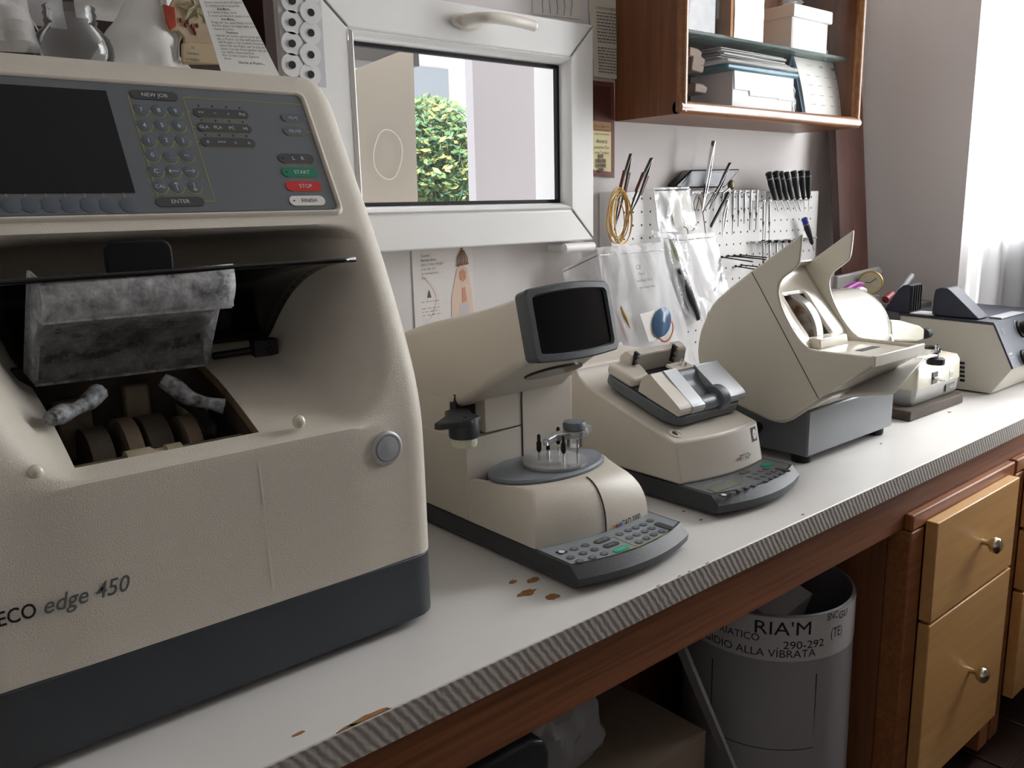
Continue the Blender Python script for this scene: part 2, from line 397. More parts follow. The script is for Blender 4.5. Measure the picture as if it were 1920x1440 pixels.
# ---- what is outside the back window
M_sheet = mat('beige_sheet', rgb(176, 166, 150), 0.6, var=0.1, vscale=4)
p = [on_y(640, 140, 1.62), on_y(772, 88, 1.62), on_y(782, 400, 1.62), on_y(640, 400, 1.62)]
m = MB(); m.prism([(q.x, q.z) for q in (p[3], p[2], p[1], p[0])], 'y', 1.615, 1.625)
sh = m.build('awning_sheet', M_sheet); tag(sh, 'beige awning sheet hanging just outside the tilting window', 'sheet')
c = on_y(727, 290, 1.61); m = MB()
m.tube([c+Vector((0.036*math.cos(t)*(1+0.12*math.sin(2*t)), -0.002, 0.052*math.sin(t))) for t in [2*PI*i/28 for i in range(28)]], 0.0013, 6, close=True); m.build('hanging_loop', mat('loop_cream', rgb(206, 198, 184), 0.7), sh, smooth=60)
p0, p1 = on_y(874, 60, 1.75), on_y(1034, 420, 1.75)
o = MB().box((p0.x, 1.73, p1.z-0.1), (p1.x, 1.76, p0.z+0.1)).build('screen_panel', mat('lilac_panel', rgb(182, 176, 178), 0.7)); tag(o, 'pale lilac panel standing outside behind the window glass', 'panel')
o = MB().box((on_y(640, 60, 1.64).x-0.2, 1.6245, on_y(700, 118, 1.64).z), (on_y(776, 60, 1.64).x, 1.72, on_y(700, 84, 1.64).z)).build('eaves_beam', mat('beam_grey', rgb(96, 92, 88), 0.8)); tag(o, 'dark grey eaves beam outside above the awning sheet', 'beam')
# house across the street
H = thing('apartment_house', 'pale house with balconies seen in the gap outside the window', 'building', (7.2, 9.0, -3.0))
MB().box((4.0, 9.0, -3.0), (11.5, 12.0, 6.5)).build('facade', mat('facade', rgb(232, 224, 220), 0.9), H)
mg = mat('window_far', rgb(150, 156, 160), 0.3); mbal = mat('balcony', rgb(196, 186, 188), 0.8)
for z in (0.55, 2.6, 4.2):
    MB().box((5.4, 8.2, z), (8.6, 9.0, z+0.14)).build('balcony_slab', mbal, H)
    MB().box((5.4, 8.2, z+0.14), (8.6, 8.26, z+0.7)).build('balcony_rail', mbal, H)
    for x in (5.7, 7.2):
        w = MB().box((x, 8.94, z+0.5), (x+0.9, 9.02, z+1.6)).build('window', mg, H)
# shrub tree outside
def leafy(name, label, c, r, n, cols, trunk=True):
    T = thing(name, label, 'tree', (c[0], c[1], -3.0))
    ms = [mat('leaf_%d_%d_%d' % k, rgb(*k), 0.5) for k in cols]; m = MB()
    for i in range(n):
        d = Vector((random.gauss(0, 1), random.gauss(0, 1), random.gauss(0, 1))).normalized()*(random.random()**0.4)
        p = Vector((c[0]+d.x*r[0], c[1]+d.y*r[1], c[2]+d.z*r[2])); s = random.uniform(0.016, 0.04)
        a = Vector((random.gauss(0, 1), random.gauss(0, 1), random.gauss(0, 1))).normalized(); b = a.orthogonal().normalized(); m.cur = random.randrange(len(ms))
        m.add([p-a*s, p+b*s*0.45+a*s*0.1, p+a*s, p-b*s*0.45+a*s*0.1], [(0, 1, 2, 3)])
    f = m.build('foliage', ms, T); f['kind'] = 'stuff'
    MB().tube([(c[0], c[1], -3), (c[0]+0.05, c[1], c[2]-r[2]*0.4), (c[0], c[1], c[2]+r[2]*0.5)], [0.09, 0.07, 0.03], 8).build('trunk', mat('bark', rgb(92, 74, 58), 0.8), T)
tc1 = on_y(806, 285, 4.2)
leafy('street_tree', 'leafy green tree outside between beige sheet and lilac panel', (tc1.x, 4.2, tc1.z-0.05), (0.34, 0.4, 0.36), 9000, ((96, 130, 84), (124, 150, 98), (84, 122, 92), (160, 160, 100)))
tc2 = on_y(835, 330, 5.2)
leafy('street_tree', 'darker bushy tree growing low outside the window gap', (tc2.x, 5.2, tc2.z-0.5), (0.6, 0.6, 0.75), 9000, ((76, 112, 82), (100, 134, 96), (66, 104, 82)))
o = MB().box((0, 7.0, -3.02), (14, 9.0, -3.0)).build('street', mat('asphalt', rgb(120, 118, 116), 0.9)); struct(o)

# ---- right window: frame, panes, curtain
w2 = thing('window_2', '', '', (2.62, 0.1, -0.04)); del w2['category']; del w2['label']; w2['kind'] = 'structure'
m = MB()
for a, b in (((2.60, 0.12, -0.04), (2.66, 0.993, 0.03)), ((2.60, 0.12, 1.6), (2.66, 0.993, 1.66)), ((2.60, 0.12, 0.03), (2.66, 0.18, 1.6)), ((2.60, 0.94, 0.03), (2.66, 0.993, 1.6)), ((2.60, 0.53, 0.03), (2.66, 0.57, 1.6))): m.box(a, b)
m.build('window_frame', M_pvc, w2, bevel=0.004)
MB().box((2.4505, 0.125, -0.034), (2.599, 0.99, 0.0)).build('window_sill', M_pvc, w2)
for y0, y1 in ((0.18, 0.53), (0.57, 0.94)): MB().box((2.628, y0, 0.03), (2.632, y1, 1.6)).build('glass_pane', M_pane, w2)
def cur(i, j):
    y = 0.985-0.50*i/90; z = 1.62-1.60*j/8; return Vector((2.505+0.022*math.sin(i*0.62)+0.008*math.sin(i*0.23+j*0.3), y, z))
m = MB(); m.grid(cur, 90, 8)
M_curt = thin('curtain_voile', (0.93, 0.93, 0.93, 1), 0.80, rough=0.6, gloss=0.02)
o = m.build('curtain', M_curt, smooth=60); tag(o, 'sheer white curtain hanging in front of the bright window', 'curtain')
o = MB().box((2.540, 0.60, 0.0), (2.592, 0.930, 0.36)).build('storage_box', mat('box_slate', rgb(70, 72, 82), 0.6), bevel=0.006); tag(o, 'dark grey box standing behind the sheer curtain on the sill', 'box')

# ================================================================ counter, apron, drawers
def stripes():
    m = bpy.data.materials.new('edge_band'); m.use_nodes = True; nt = m.node_tree; b = nt.nodes['Principled BSDF']; b.inputs['Roughness'].default_value = 0.6
    tc = nt.nodes.new('ShaderNodeTexCoord'); mp = nt.nodes.new('ShaderNodeMapping'); mp.inputs['Rotation'].default_value = (0, math.radians(35), 0); mp.inputs['Scale'].default_value = (1, 1, 1)
    nt.links.new(tc.outputs['Object'], mp.inputs['Vector'])
    w = nt.nodes.new('ShaderNodeTexWave'); w.inputs['Scale'].default_value = 36; w.inputs['Distortion'].default_value = 2.2; w.inputs['Detail'].default_value = 3; w.inputs['Detail Scale'].default_value = 3
    nt.links.new(mp.outputs['Vector'], w.inputs['Vector'])
    cr = nt.nodes.new('ShaderNodeValToRGB'); cr.color_ramp.elements[0].color = rgb(156, 147, 140); cr.color_ramp.elements[1].color = rgb(178, 170, 162)
    nt.links.new(w.outputs['Fac'], cr.inputs['Fac']); nt.links.new(cr.outputs['Color'], b.inputs['Base Color'])
    bp = nt.nodes.new('ShaderNodeBump'); bp.inputs['Strength'].default_value = 0.4; bp.inputs['Distance'].default_value = 0.001
    nt.links.new(w.outputs['Fac'], bp.inputs['Height']); nt.links.new(bp.outputs['Normal'], b.inputs['Normal'])
    return m
M_top = mat('white_laminate', rgb(216, 213, 209), 0.42, bump=0.03, bscale=60, var=0.06, vscale=7)
ct = thing('countertop', 'long white laminate worktop with a chipped ribbed grey front edge', 'countertop', (0.8, 0.96, -0.036))
MB().box((-0.998, 0.627, -0.034), (2.449, 1.299, 0.0)).build('worktop', M_top, ct, bevel=0.001, seg=1)
MB().box((-0.998, 0.6255, -0.034), (2.449, 0.6272, -0.0008)).build('edge_band', stripes(), ct)
M_chip = mat('chipboard', rgb(158, 112, 66), 0.9, bump=0.5, bscale=300, var=0.35, vscale=120)
def chip(px, py, rx, ry, seed, hgt=0.0006, n=16):
    c = on_z(px, py, 0); rnd = random.Random(seed); m = MB()
    pts = [(c.x+rx*(0.75+0.5*rnd.random())*math.cos(2*PI*i/n), max(0.6276, c.y+ry*(0.75+0.5*rnd.random())*math.sin(2*PI*i/n))) for i in range(n)]
    m.prism(pts, 'z', -0.001, hgt); return m.build('laminate_chip', M_chip, ct)
for a in ((1000, 1088, 0.010, 0.006, 1), (988, 1112, 0.013, 0.007, 2), (1036, 1119, 0.009, 0.007, 3), (962, 1091, 0.006, 0.004, 4), (690, 1348, 0.022, 0.006, 5), (655, 1366, 0.012, 0.004, 6), (1332, 1058, 0.004, 0.003, 7), (1302, 1075, 0.003, 0.003, 8), (1281, 1083, 0.003, 0.003, 9), (1240, 1101, 0.003, 0.002, 10), (1282, 959, 0.003, 0.002, 11), (1314, 975, 0.004, 0.0015, 12), (1505, 965, 0.003, 0.002, 13), (1652, 832, 0.003, 0.002, 14), (1780, 773, 0.006, 0.003, 15), (560, 1376, 0.006, 0.002, 16)): chip(*a)
M_apron = wood('apron_wood', rgb(150, 94, 58), rgb(110, 64, 38), 0.55, axis='X', ws=26)
MB().box((-0.998, 0.645, -0.122), (2.449, 0.668, -0.034)).build('apron_board', M_apron, ct, bevel=0.002, seg=1)
M_frame = wood('drawer_frame_wood', rgb(160, 100, 56), rgb(124, 72, 38), 0.5, axis='X', ws=22)
M_side = wood('drawer_side_wood', rgb(140, 90, 56), rgb(112, 68, 40), 0.6, axis='Z', ws=14)
M_drawer = wood('drawer_front_wood', rgb(200, 154, 96), rgb(186, 140, 84), 0.4, axis='X', ws=9, bump=0.04)
M_dedge = wood('drawer_edge_wood', rgb(150, 98, 58), rgb(126, 80, 46), 0.5, axis='Z', ws=14)
M_nickel = mat('nickel', rgb(200, 190, 165), 0.15, metal=1.0)
def drawer_unit(x0, w, zs, label):
    U = thing('drawer_unit', label, 'drawer unit', (x0+w/2, 0.85, -0.79))
    MB().box((x0, 0.672, -0.76), (x0+0.02, 1.25, -0.036)).build('side_panel', M_side, U)
    MB().box((x0+w-0.02, 0.672, -0.76), (x0+w, 1.25, -0.036)).build('side_panel', M_side, U)
    MB().box((x0+0.02, 1.23, -0.76), (x0+w-0.02, 1.25, -0.14)).build('back_panel', M_side, U)
    MB().box((x0+0.02, 0.70, -0.78), (x0+w-0.02, 1.2, -0.70)).build('plinth', M_black, U)
    for xa in (x0, x0+w-0.05): MB().box((xa, 0.628, -0.76), (xa+0.05, 0.672, -0.124)).build('stile', M_frame, U, bevel=0.003)
    MB().box((x0, 0.628, -0.122), (x0+w, 0.6445, -0.092)).build('top_rail', M_frame, U, bevel=0.003)
    for za, zb in zs:
        d = MB().box((x0+0.05, 0.605, zb), (x0+w-0.035, 0.6275, za)).build('drawer_front', [M_drawer], U, bevel=0.002)
        m = MB(); m.lathe([(0.006, 0), (0.005, 0.008), (0.006, 0.012), (0.014, 0.017), (0.017, 0.024), (0.015, 0.031), (0.008, 0.035), (0.0, 0.036)], axis_m((x0+0.05+(w-0.085)/2+0.02, 0.605, (za+zb)/2+0.003-(0.0)), (x0+0.05+(w-0.085)/2+0.02, 0, (za+zb)/2+0.003)), 20)
        m.build('drawer_knob', M_nickel, d, smooth=60)
    return U
drawer_unit(1.448, 0.466, ((-0.113, -0.308), (-0.314, -0.663)), 'wooden drawer unit with two light drawer fronts beside the waste bin')
drawer_unit(1.925, 0.47, ((-0.113, -0.255), (-0.262, -0.40), (-0.407, -0.665)), 'wooden drawer unit with three narrower drawers under the worktop end')

# ================================================================ big lens edger on the left
ED = thing('lens_edger', 'large beige lens edging machine with open black lid and grey control panel', 'machine', (0.283, 0.98, 0.0))
EC, EH = 0.283, 0.227
cheek = [(.746, .083), (.746, .16), (.747, .22), (.750, .250), (.758, .285), (.770, .318), (.781, .345), (.792, .370), (.804, .396), (.812, .412), (.819, .425), (.8215, .4295), (.824, .434), (.829, .444), (.839, .462), (.883, .540), (.906, .581), (.920, .598), (.936, .609), (.955, .6135), (.975, .614), (.995, .614)]
inner = [(.744, .083), (.744, .16), (.744, .234), (.7462, .2425), (.757, .248), (.80, .268), (.85, .288), (.895, .301), (.925, .309), (.944, .330), (.948, .390), (.935, .428), (.88, .437), (.832, .441), (.839, .462), (.883, .540), (.906, .581), (.920, .598), (.936, .609), (.955, .6135), (.975, .614), (.995, .614)]
inner = inner[:13]+[(.829, .444)]+inner[14:]
ck = cr_spline(cheek, 4); ik = cr_spline(inner, 4)
ck += [(1.06, .614), (1.13, .614), (1.20, .614)]; ik += [(1.06, .614), (1.13, .614), (1.20, .614)]
assert len(ck) == len(ik), (len(ck), len(ik))
cols = []
R = 0.024
def inset(p, prof, i, d):
    a = prof[max(i-1, 0)]; b = prof[min(i+1, len(prof)-1)]; tx, tz = b[0]-a[0], b[1]-a[1]; L = math.hypot(tx, tz) or 1
    return (p[0]+tz/L*d, p[1]-tx/L*d)                     # push towards the machine's inside
for k in range(6):
    th = PI/2*k/5; cols.append(('edge', EH-R+R*math.cos(th), R*(1-math.sin(th))))
for t in range(1, 24): 
    x = (EH-R)*(1-t/24.0); cols.append(('face', x, 0))
half = cols[:]
allc = [(k, x, d) for k, x, d in half] + [('face', 0.0, 0)] + [(k, -x, d) for k, x, d in reversed(half)]
def ptE(i, j):
    k, x, d = allc[i]
    w = 0.0 if k == 'edge' else sstep(EH-0.034, EH-0.105, abs(x))
    c, q = ck[j], ik[j]; p = (c[0]*(1-w)+q[0]*w, c[1]*(1-w)+q[1]*w)
    if d > 0: 
        p = inset(c, ck, j, d)
        if j == 0: p = (p[0], .083)
    return Vector((EC+x, p[0], p[1]))
NI, NJ = len(allc)-1, len(ck)-1
OX0, OX1 = 0.158, 0.322
# snap the columns that border the chamber opening
xs = [EC+c[1] for c in allc]; i0 = min(range(NI+1), key=lambda i: abs(xs[i]-OX1)); i1 = min(range(NI+1), key=lambda i: abs(xs[i]-OX0))
allc[i0] = ('face', OX1-EC, 0); allc[i1] = ('face', OX0-EC, 0)
j0, j1 = 4*4+1, 8*4-1                                       # rows: ledge inner edge .. wing back
m = MB(); m.grid(ptE, NI, NJ, skip=lambda i, j: i0 <= i < i1 and j0 <= j < j1)
# side plates and back
for i in (0, NI):
    ring_ = [ptE(i, j) for j in range(NJ+1)]
    m.add(ring_+[Vector((q_.x, 1.1995, q_.z)) for q_ in ring_], [(k, k+1, k+2+NJ, k+1+NJ) for k in range(NJ) if ring_[k+1].z-ring_[k].z > 1e-6])
m.box((EC-EH+0.002, 1.195, 0.083), (EC+EH-0.002, 1.20, 0.612))
body = m.build('body', M_beige, ED, smooth=55)
# rim of the cut-out thickness
m = MB()
for a, b in (((i0, j0), (i0, j1)), ((i1, j0), (i1, j1))):
    r_ = [ptE(a[0], j) for j in range(j0, j1+1)]
    m.add(r_+[p+Vector((0, 0.004, -0.010)) for p in r_], [(k, k+1, k+1+len(r_), k+len(r_)) for k in range(len(r_)-1)])
r_ = [ptE(i, j0) for i in range(i0, i1+1)]; m.add(r_+[p+Vector((0, 0.006, -0.012)) for p in r_], [(k, k+1, k+1+len(r_), k+len(r_)) for k in range(len(r_)-1)])
m.build('opening_rim', mat('stained_rim', rgb(150, 128, 98), 0.7, var=0.5, vscale=60), ED)
# plinth
m = MB(); m.prism([(EC+p[0], 0.975+p[1]) for p in rrect(2*EH+0.002, 0.462, 0.03, 6)], 'z', 0.010, 0.0825); base = m.build('base', M_slate, ED, bevel=0.001, seg=1, smooth=30)
for x in (EC-0.19, EC+0.19):
    for y in (0.79, 1.15):
        m = MB(); m.lathe([(0.018, 0.0003), (0.018, 0.012)], Matrix.Translation((x, y, 0)), 16); m.build('foot', M_rubber, ED)
# ---- control panel
PN = Vector((0, -.119, .067)).normalized(); PV = Vector((0, .067, .119)).normalized(); P0 = Vector((0.283, .8395, .462))+PN*0.0012
pl, pb = P0, PN
def PP(px, py): 
    q = on_p(px, py, P0+PN*0.001, PN); return (q.x-P0.x, (q-P0).dot(PV))
PM = frame(P0, (1, 0, 0), PV)
pr = PP(633, 392)[0]; pt_ = PP(578, 182)[1]; pbm = PP(633, 392)[1]
m = MB(); m.prism([(p[0]+(pr-0.19)/2-0.0, p[1]+(pbm+pt_)/2) for p in rrect(pr+0.19, pt_-pbm, 0.006, 4)], 'z', -0.003, 0.0015, PM)
panel = m.build('control_panel', M_panel, ED)
m = MB(); rimo = rrect(pr+0.19+0.016, pt_-pbm+0.014, 0.011, 5); rimi = rrect(pr+0.19+0.001, pt_-pbm+0.001, 0.006, 5); cx_, cy_ = (pr-0.19)/2, (pbm+pt_)/2
n = len(rimo); vs_ = []
for ring_, z in ((rimo, -0.001), ([((a[0]*0.6+b[0]*0.4), (a[1]*0.6+b[1]*0.4)) for a, b in zip(rimo, rimi)], 0.0035), ([((a[0]*0.2+b[0]*0.8), (a[1]*0.2+b[1]*0.8)) for a, b in zip(rimo, rimi)], 0.0035), (rimi, 0.0012)): vs_ += [PM @ Vector((p[0]+cx_, p[1]+cy_, z)) for p in ring_]
m.add(vs_, [(k*n+i, k*n+(i+1) % n, (k+1)*n+(i+1) % n, (k+1)*n+i) for k in range(3) for i in range(n)]); m.build('panel_rim', M_beige, ED, smooth=60)
sc = [PP(253, 362), PP(208, 172)]
m = MB(); sx1 = sc[0][0]; sy0 = sc[0][1]; sy1 = sc[1][1]; sx0 = sx1-0.175
m.box((sx0, sy0, 0.0012), (sx1, sy1, 0.0022), PM); scr = m.build('screen', mat('screen_black', rgb(10, 11, 13), 0.15, spec=0.4), panel)
def pill(px, py, w, h, mt, r=None, z=0.0022):
    u, v = PP(px, py); m = MB(); m.prism([(u+p[0], v+p[1]) for p in rrect(w, h, r or h/2*0.98, 5)], 'z', 0.0012, z, PM); return m.build('button', mt, panel), u, v
lab = MB(); lab2 = MB(); lines = MB()
def put(txt, u, v, h, dark=False, z=0.0024, sh=0.0): text(lab2 if dark else lab, txt, PM @ Matrix.Translation((u, v, z)), h, shear=sh)
def ln(u0, v0, u1, v1, w=0.0006):
    d = Vector((u1-u0, v1-v0)); L = d.length
    if L < 1e-6: return
    d /= L; q = Vector((-d.y, d.x))*w/2
    lines.add([PM @ Vector((u0+q.x, v0+q.y, 0.0018)), PM @ Vector((u1+q.x, v1+q.y, 0.0018)), PM @ Vector((u1-q.x, v1-q.y, 0.0018)), PM @ Vector((u0-q.x, v0-q.y, 0.0018))], [(0, 1, 2, 3)])
def arc(u, v, r, a0, a1, k=8):
    pr_ = None
    for i in range(k+1):
        a = a0+(a1-a0)*i/k; q = (u+r*math.cos(a), v+r*math.sin(a))
        if pr_: ln(pr_[0], pr_[1], q[0], q[1])
        pr_ = q
_, u, v = pill(289, 180, 0.046, 0.0105, M_key); put('NEW JOB', u, v, 0.0042)
_, u, v = pill(338, 379, 0.046, 0.0105, M_key); put('ENTER', u, v, 0.0042)
rows = (('7', '8', '9', 264, 207, 297, 208, 328, 210), ('4', '5', '6', 270, 236, 303, 236, 335, 237), ('1', '2', '3', 278, 265, 311, 264, 342, 265), ('0', '.', '+/-', 285, 292, 319, 295, 350, 293), ('C', '<', '>', 292, 322, 325, 322, 356, 322), ('CAL', '^', 'v', 300, 351, 331, 351, 364, 351))
rk = 0.0078
uv0 = PP(240, 180); uvE = PP(282, 381); uvR0 = PP(344, 183); uvR1 = PP(391, 378)
for r_ in rows:
    us = []
    for k in range(3):
        u, v = PP(r_[3+2*k], r_[4+2*k]); us.append(u)
        m = MB(); m.lathe([(rk*0.92, 0.0012), (rk*0.92, 0.0018), (rk*0.7, 0.0021)], PM @ Matrix.Translation((u, v, 0)), 18); m.build('button', M_keyblue, panel, smooth=30)
        t = r_[k]
        if t in '<>^v':
            d = {'<': (-1, 0), '>': (1, 0), '^': (0, 1), 'v': (0, -1)}[t]; w0 = 0.0045
            def seg(a, b):
                dd = (Vector(b)-Vector(a)); q = Vector((-dd.y, dd.x)).normalized()*0.0003
                lab.add([PM @ Vector((u+a[0]+q.x, v+a[1]+q.y, 0.0025)), PM @ Vector((u+b[0]+q.x, v+b[1]+q.y, 0.0025)), PM @ Vector((u+b[0]-q.x, v+b[1]-q.y, 0.0025)), PM @ Vector((u+a[0]-q.x, v+a[1]-q.y, 0.0025))], [(0, 1, 2, 3)])
            tip = (d[0]*w0, d[1]*w0); seg((-tip[0], -tip[1]), tip)
            for s_ in (-1, 1): seg(tip, (tip[0]-d[0]*0.002+s_*d[1]*0.002, tip[1]-d[1]*0.002+s_*d[0]*0.002))
        else: put(t, u, v, 0.0046 if len(t) == 1 else 0.0036)
        arc(u, v, rk, PI, 2*PI)
    ln(uv0[0], v, us[0]-rk, v); ln(us[0]+rk, v, us[1]-rk, v); ln(us[1]+rk, v, us[2]-rk, v)
uN = PP(262, 180); ln(uv0[0], uN[1], uv0[0], uvE[1]); ln(uv0[0], uN[1], uN[0], uN[1]); ln(uv0[0], uvE[1], PP(296, 380)[0], uvE[1])
a_, b_ = PP(343, 183), PP(391, 378); ln(a_[0], a_[1], a_[0], b_[1]); ln(a_[0], b_[1], PP(380, 379)[0], b_[1]); c_ = PP(572, 196); ln(a_[0], a_[1], c_[0], a_[1]); ln(c_[0], a_[1], c_[0], PP(605, 377)[1])
for py, tx, px in ((214, (('=>', 0), ('~', 1), ('r', 2), ('Pol', 3)), 415), (241, (('GLA', 0), ('PLA', 1), ('PC', 2), ('HI', 3)), 421), (268, (('#', 0), ('===', 1), ('n', 2), ('n', 3)), 428)):
    _, u, v = pill(px, py, 0.0575, 0.0108, M_key)
    for t, k in tx: put(t, u+(k-1.5)*0.0145, v, 0.0036)
    for k in range(4):
        m = MB(); m.lathe([(0.0009, 0.0012), (0.0009, 0.002)], PM @ Matrix.Translation((u+(k-1.5)*0.0145, v+0.0085, 0)), 8); m.build('indicator_lamp', M_ink, panel)
    arc(u, v-0.0004, 0.0, 0, 1); ln(a_[0], v, u-0.029, v); ln(u-0.024, v-0.0057, u+0.024, v-0.0057)
for px, py, t in ((548, 222, '=).=)'), (552, 247, 'O).=O')):
    _, u, v = pill(px, py, 0.026, 0.0108, M_keyblue); put(t, u, v, 0.0036); ln(u-0.010, v-0.0057, u+0.010, v-0.0057); ln(u+0.013, v, c_[0], v)
for px, py, t, mt, dk in ((555, 298, 'L    R', M_key, 0), (562, 324, 'START', M_green, 0), (569, 350, 'STOP', M_red, 0), (576, 377, 'FINISH', M_white, 1)):
    _, u, v = pill(px, py, 0.041, 0.0115, mt); put(t, u+0.002, v, 0.0044, dark=bool(dk)); ln(u-0.015, v-0.006, u+0.015, v-0.006)
    if t != 'STOP':
        m = MB(); m.lathe([(0.0009, 0.002), (0.0009, 0.0026)], PM @ Matrix.Translation((u-0.0155, v, 0)), 8); m.build('indicator_lamp', M_ink, panel)
for px in (16, 52, 90, 126, 163, 198, 237):
    u, v = PP(px+5, 385); m = MB(); m.lathe([(0.008, 0.0012), (0.008, 0.0018), (0.006, 0.0021)], PM @ Matrix.Translation((u, v, 0)), 18); m.build('soft_key', M_keyblue, panel, smooth=30)
    ln(u-0.002, v+0.004, u-0.002, sy0)
stuff(lab.build('key_lettering', M_print, panel)); lab2.build('finish_lettering', M_ink, panel); stuff(lines.build('printed_lines', M_line, panel))
# ---- model lettering on the front
FM = frame((0, .7437, 0), (1, 0, 0), (0, 0, 1))
def FP(px, py): q = on_y(px, py, .7437); return q.x, q.z
x0, z0 = FP(68, 1146); x1, z1 = FP(82, 1140); x2, z2 = FP(245, 1100)
m = MB(); text(m, 'WECO', frame((x0, .7437, z0+0.002), (1, 0, 0), (0, 0, 1)), 0.0125, w=0.0435, align='R', bold=0.014); m.build('maker_lettering', M_ink, ED)
m = MB(); text(m, 'edge 450', frame((x1, .7437, z0+0.0026), (1, 0, 0), (0, 0, 1)), 0.0145, w=x2-x1, align='L', shear=0.28, bold=0.008); m.build('model_lettering', M_inkgrey, ED)
# ---- power button, rubber studs
bx, bz = FP(726, 841)
m = MB(); m.lathe([(0.0185, 0), (0.0185, 0.003), (0.0165, 0.005), (0.0145, 0.005), (0.0138, 0.004), (0.013, 0.0055), (0.0, 0.0062)], axis_m((bx, .747, bz), (bx, 0, bz)), 32); m.build('power_button', M_silver, ED, smooth=35)
M_stud = mat('clear_stud', rgb(214, 206, 186), 0.15, coat=0.5)
for px, py in ((68, 888), (563, 790)):
    q = on_y(px, py, .752); q.z = 0.2575; q.y = 0.757; m = MB(); m.sphere((q.x, q.y-0.002, q.z), (0.0068, 0.0055, 0.0068), 14, 8); m.build('rubber_stud', M_stud, ED, smooth=60)
# ---- lid (open visor)
def lid(i, j, off=0.0):
    t = j/14.0
    y = (1-t)**2*.930+2*t*(1-t)*.912+t*t*.795; z = (1-t)**2*.318+2*t*(1-t)*.405+t*t*.409
    hw = 0.128+0.046*t**0.75
    return Vector((EC+hw*(2*i/20.0-1), y, z))
m = MB(); m.grid(lid, 20, 14)
M_lid = mat('smoked_lid', rgb(20, 18, 20), 0.16, coat=0.3, var=0.4, vscale=30)
L_ = m.build('lid', M_lid, ED, smooth=60, solid=0.005)
q = on_y(262, 478, .800)
m = MB(); m.prism([(q.x+p[0], q.z+p[1]-0.004) for p in rrect(0.058, 0.034, 0.010, 5)], 'y', .799, .806); m.build('lid_handle', mat('handle_matt', rgb(20, 20, 22), 0.6, spec=0.2), L_, bevel=0.002)
for px, py in ((495, 655), (45, 712)):
    q = on_y(px, py, .905); m = MB(); m.box((q.x-0.014, .897, q.z-0.009), (q.x+0.014, .912, q.z+0.012)); m.lathe([(0.004, 0), (0.003, 0.003)], axis_m((q.x+0.004, .897, q.z), (q.x+0.004, 0, q.z)), 10); m.build('lid_hinge', M_black, L_, bevel=0.002)
q0, q1 = on_y(400, 668, .905), on_y(480, 655, .905); MB().tube([q0, q1], 0.004, 8).build('hinge_rod', M_black, L_, smooth=60)
# ---- limescaled splash guard hanging inside the lid
M_scale = thin('limescale_acrylic', (0.50, 0.50, 0.51, 1), 0.10, rough=0.35, gloss=0.06, dirt=0.85, dscale=55, bump=0.4, bscale=90, bdist=0.003)
M_scale2 = thin('limescale_acrylic_light', (0.80, 0.80, 0.81, 1), 0.15, rough=0.4, gloss=0.05, dirt=1.0, dscale=48, bump=0.5, bscale=90, bdist=0.003)
SG = bpy.data.objects.new('splash_guard', None)
a, b, c, d = on_y(72, 531, .800), on_y(436, 496, .800), on_y(434, 574, .792), on_y(78, 606, .792)
m = MB(); m.grid(lambda i, j: (a.lerp(b, i/8.0)).lerp(d.lerp(c, i/8.0), j/6.0)+Vector((0, -0.008*math.sin(PI*j/6.0), 0)), 8, 6); g1 = m.build('splash_guard', M_scale2, ED, smooth=60, solid=0.003)
e, f_, g, h = on_y(74, 604, .805), on_y(410, 578, .805), on_y(388, 683, .868), on_y(66, 722, .868)
m = MB(); m.grid(lambda i, j: (e.lerp(f_, i/8.0)).lerp(h.lerp(g, i/8.0), j/8.0)+Vector((0, 0.014*math.sin(PI*j/8.0), 0)), 8, 8); m.build('guard_sheet', M_scale, g1, smooth=60, solid=0.003)
m = MB(); m.grid(lambda i, j: (a+Vector((0.002, 0.0, 0))).lerp(h+Vector((0.001, 0, 0)), j/8.0)+Vector((-0.004*i, 0.022*i, 0.010*i)), 1, 8); m.build('guard_side', M_scale2, g1, smooth=60, solid=0.003); m = MB(); m.grid(lambda i, j: f_.lerp(g, j/8.0)+Vector((-0.004*i, 0.016*i, 0.004*i)), 1, 8); m.build('guard_side', M_scale2, g1, smooth=60, solid=0.003)
for p_, q_ in ((h, g), (d, c), (a, d), (b, c)): MB().tube([p_, q_], 0.002, 6).build('guard_edge', M_scale2, g1)
# ---- grinding chamber
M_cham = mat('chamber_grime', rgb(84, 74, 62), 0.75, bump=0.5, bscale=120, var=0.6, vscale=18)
M_grime = mat('metal_grime', rgb(140, 124, 102), 0.6, metal=0.1, bump=0.4, bscale=160, var=0.5, vscale=30)
M_scaled = mat('scaled_metal', rgb(168, 170, 174), 0.5, bump=0.8, bscale=120, vscale=110, col2=rgb(52, 50, 48))
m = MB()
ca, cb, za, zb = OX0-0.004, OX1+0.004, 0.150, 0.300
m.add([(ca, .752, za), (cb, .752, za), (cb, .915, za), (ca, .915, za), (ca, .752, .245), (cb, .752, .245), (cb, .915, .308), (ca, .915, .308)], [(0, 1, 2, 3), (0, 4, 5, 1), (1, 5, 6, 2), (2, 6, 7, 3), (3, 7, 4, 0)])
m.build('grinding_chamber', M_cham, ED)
m = MB()
for x, w, r in ((0.197, 0.024, 0.040), (0.226, 0.018, 0.044), (0.250, 0.026, 0.043), (0.284, 0.018, 0.036)):
    mm = MB(); mm.lathe([(r*0.4, 0), (r, 0.002), (r, w-0.002), (r*0.4, w)], axis_m((x-w/2, .862, .222), (x+w, .862, .222)), 28); mm.build('grinding_wheel', M_grime if w < 0.02 else M_cham, ED, smooth=40)
m = MB(); m.tube([(0.162, .800, .236), (0.318, .800, .236)], 0.0085, 14); m.build('clamp_shaft', M_grime, ED, smooth=50)
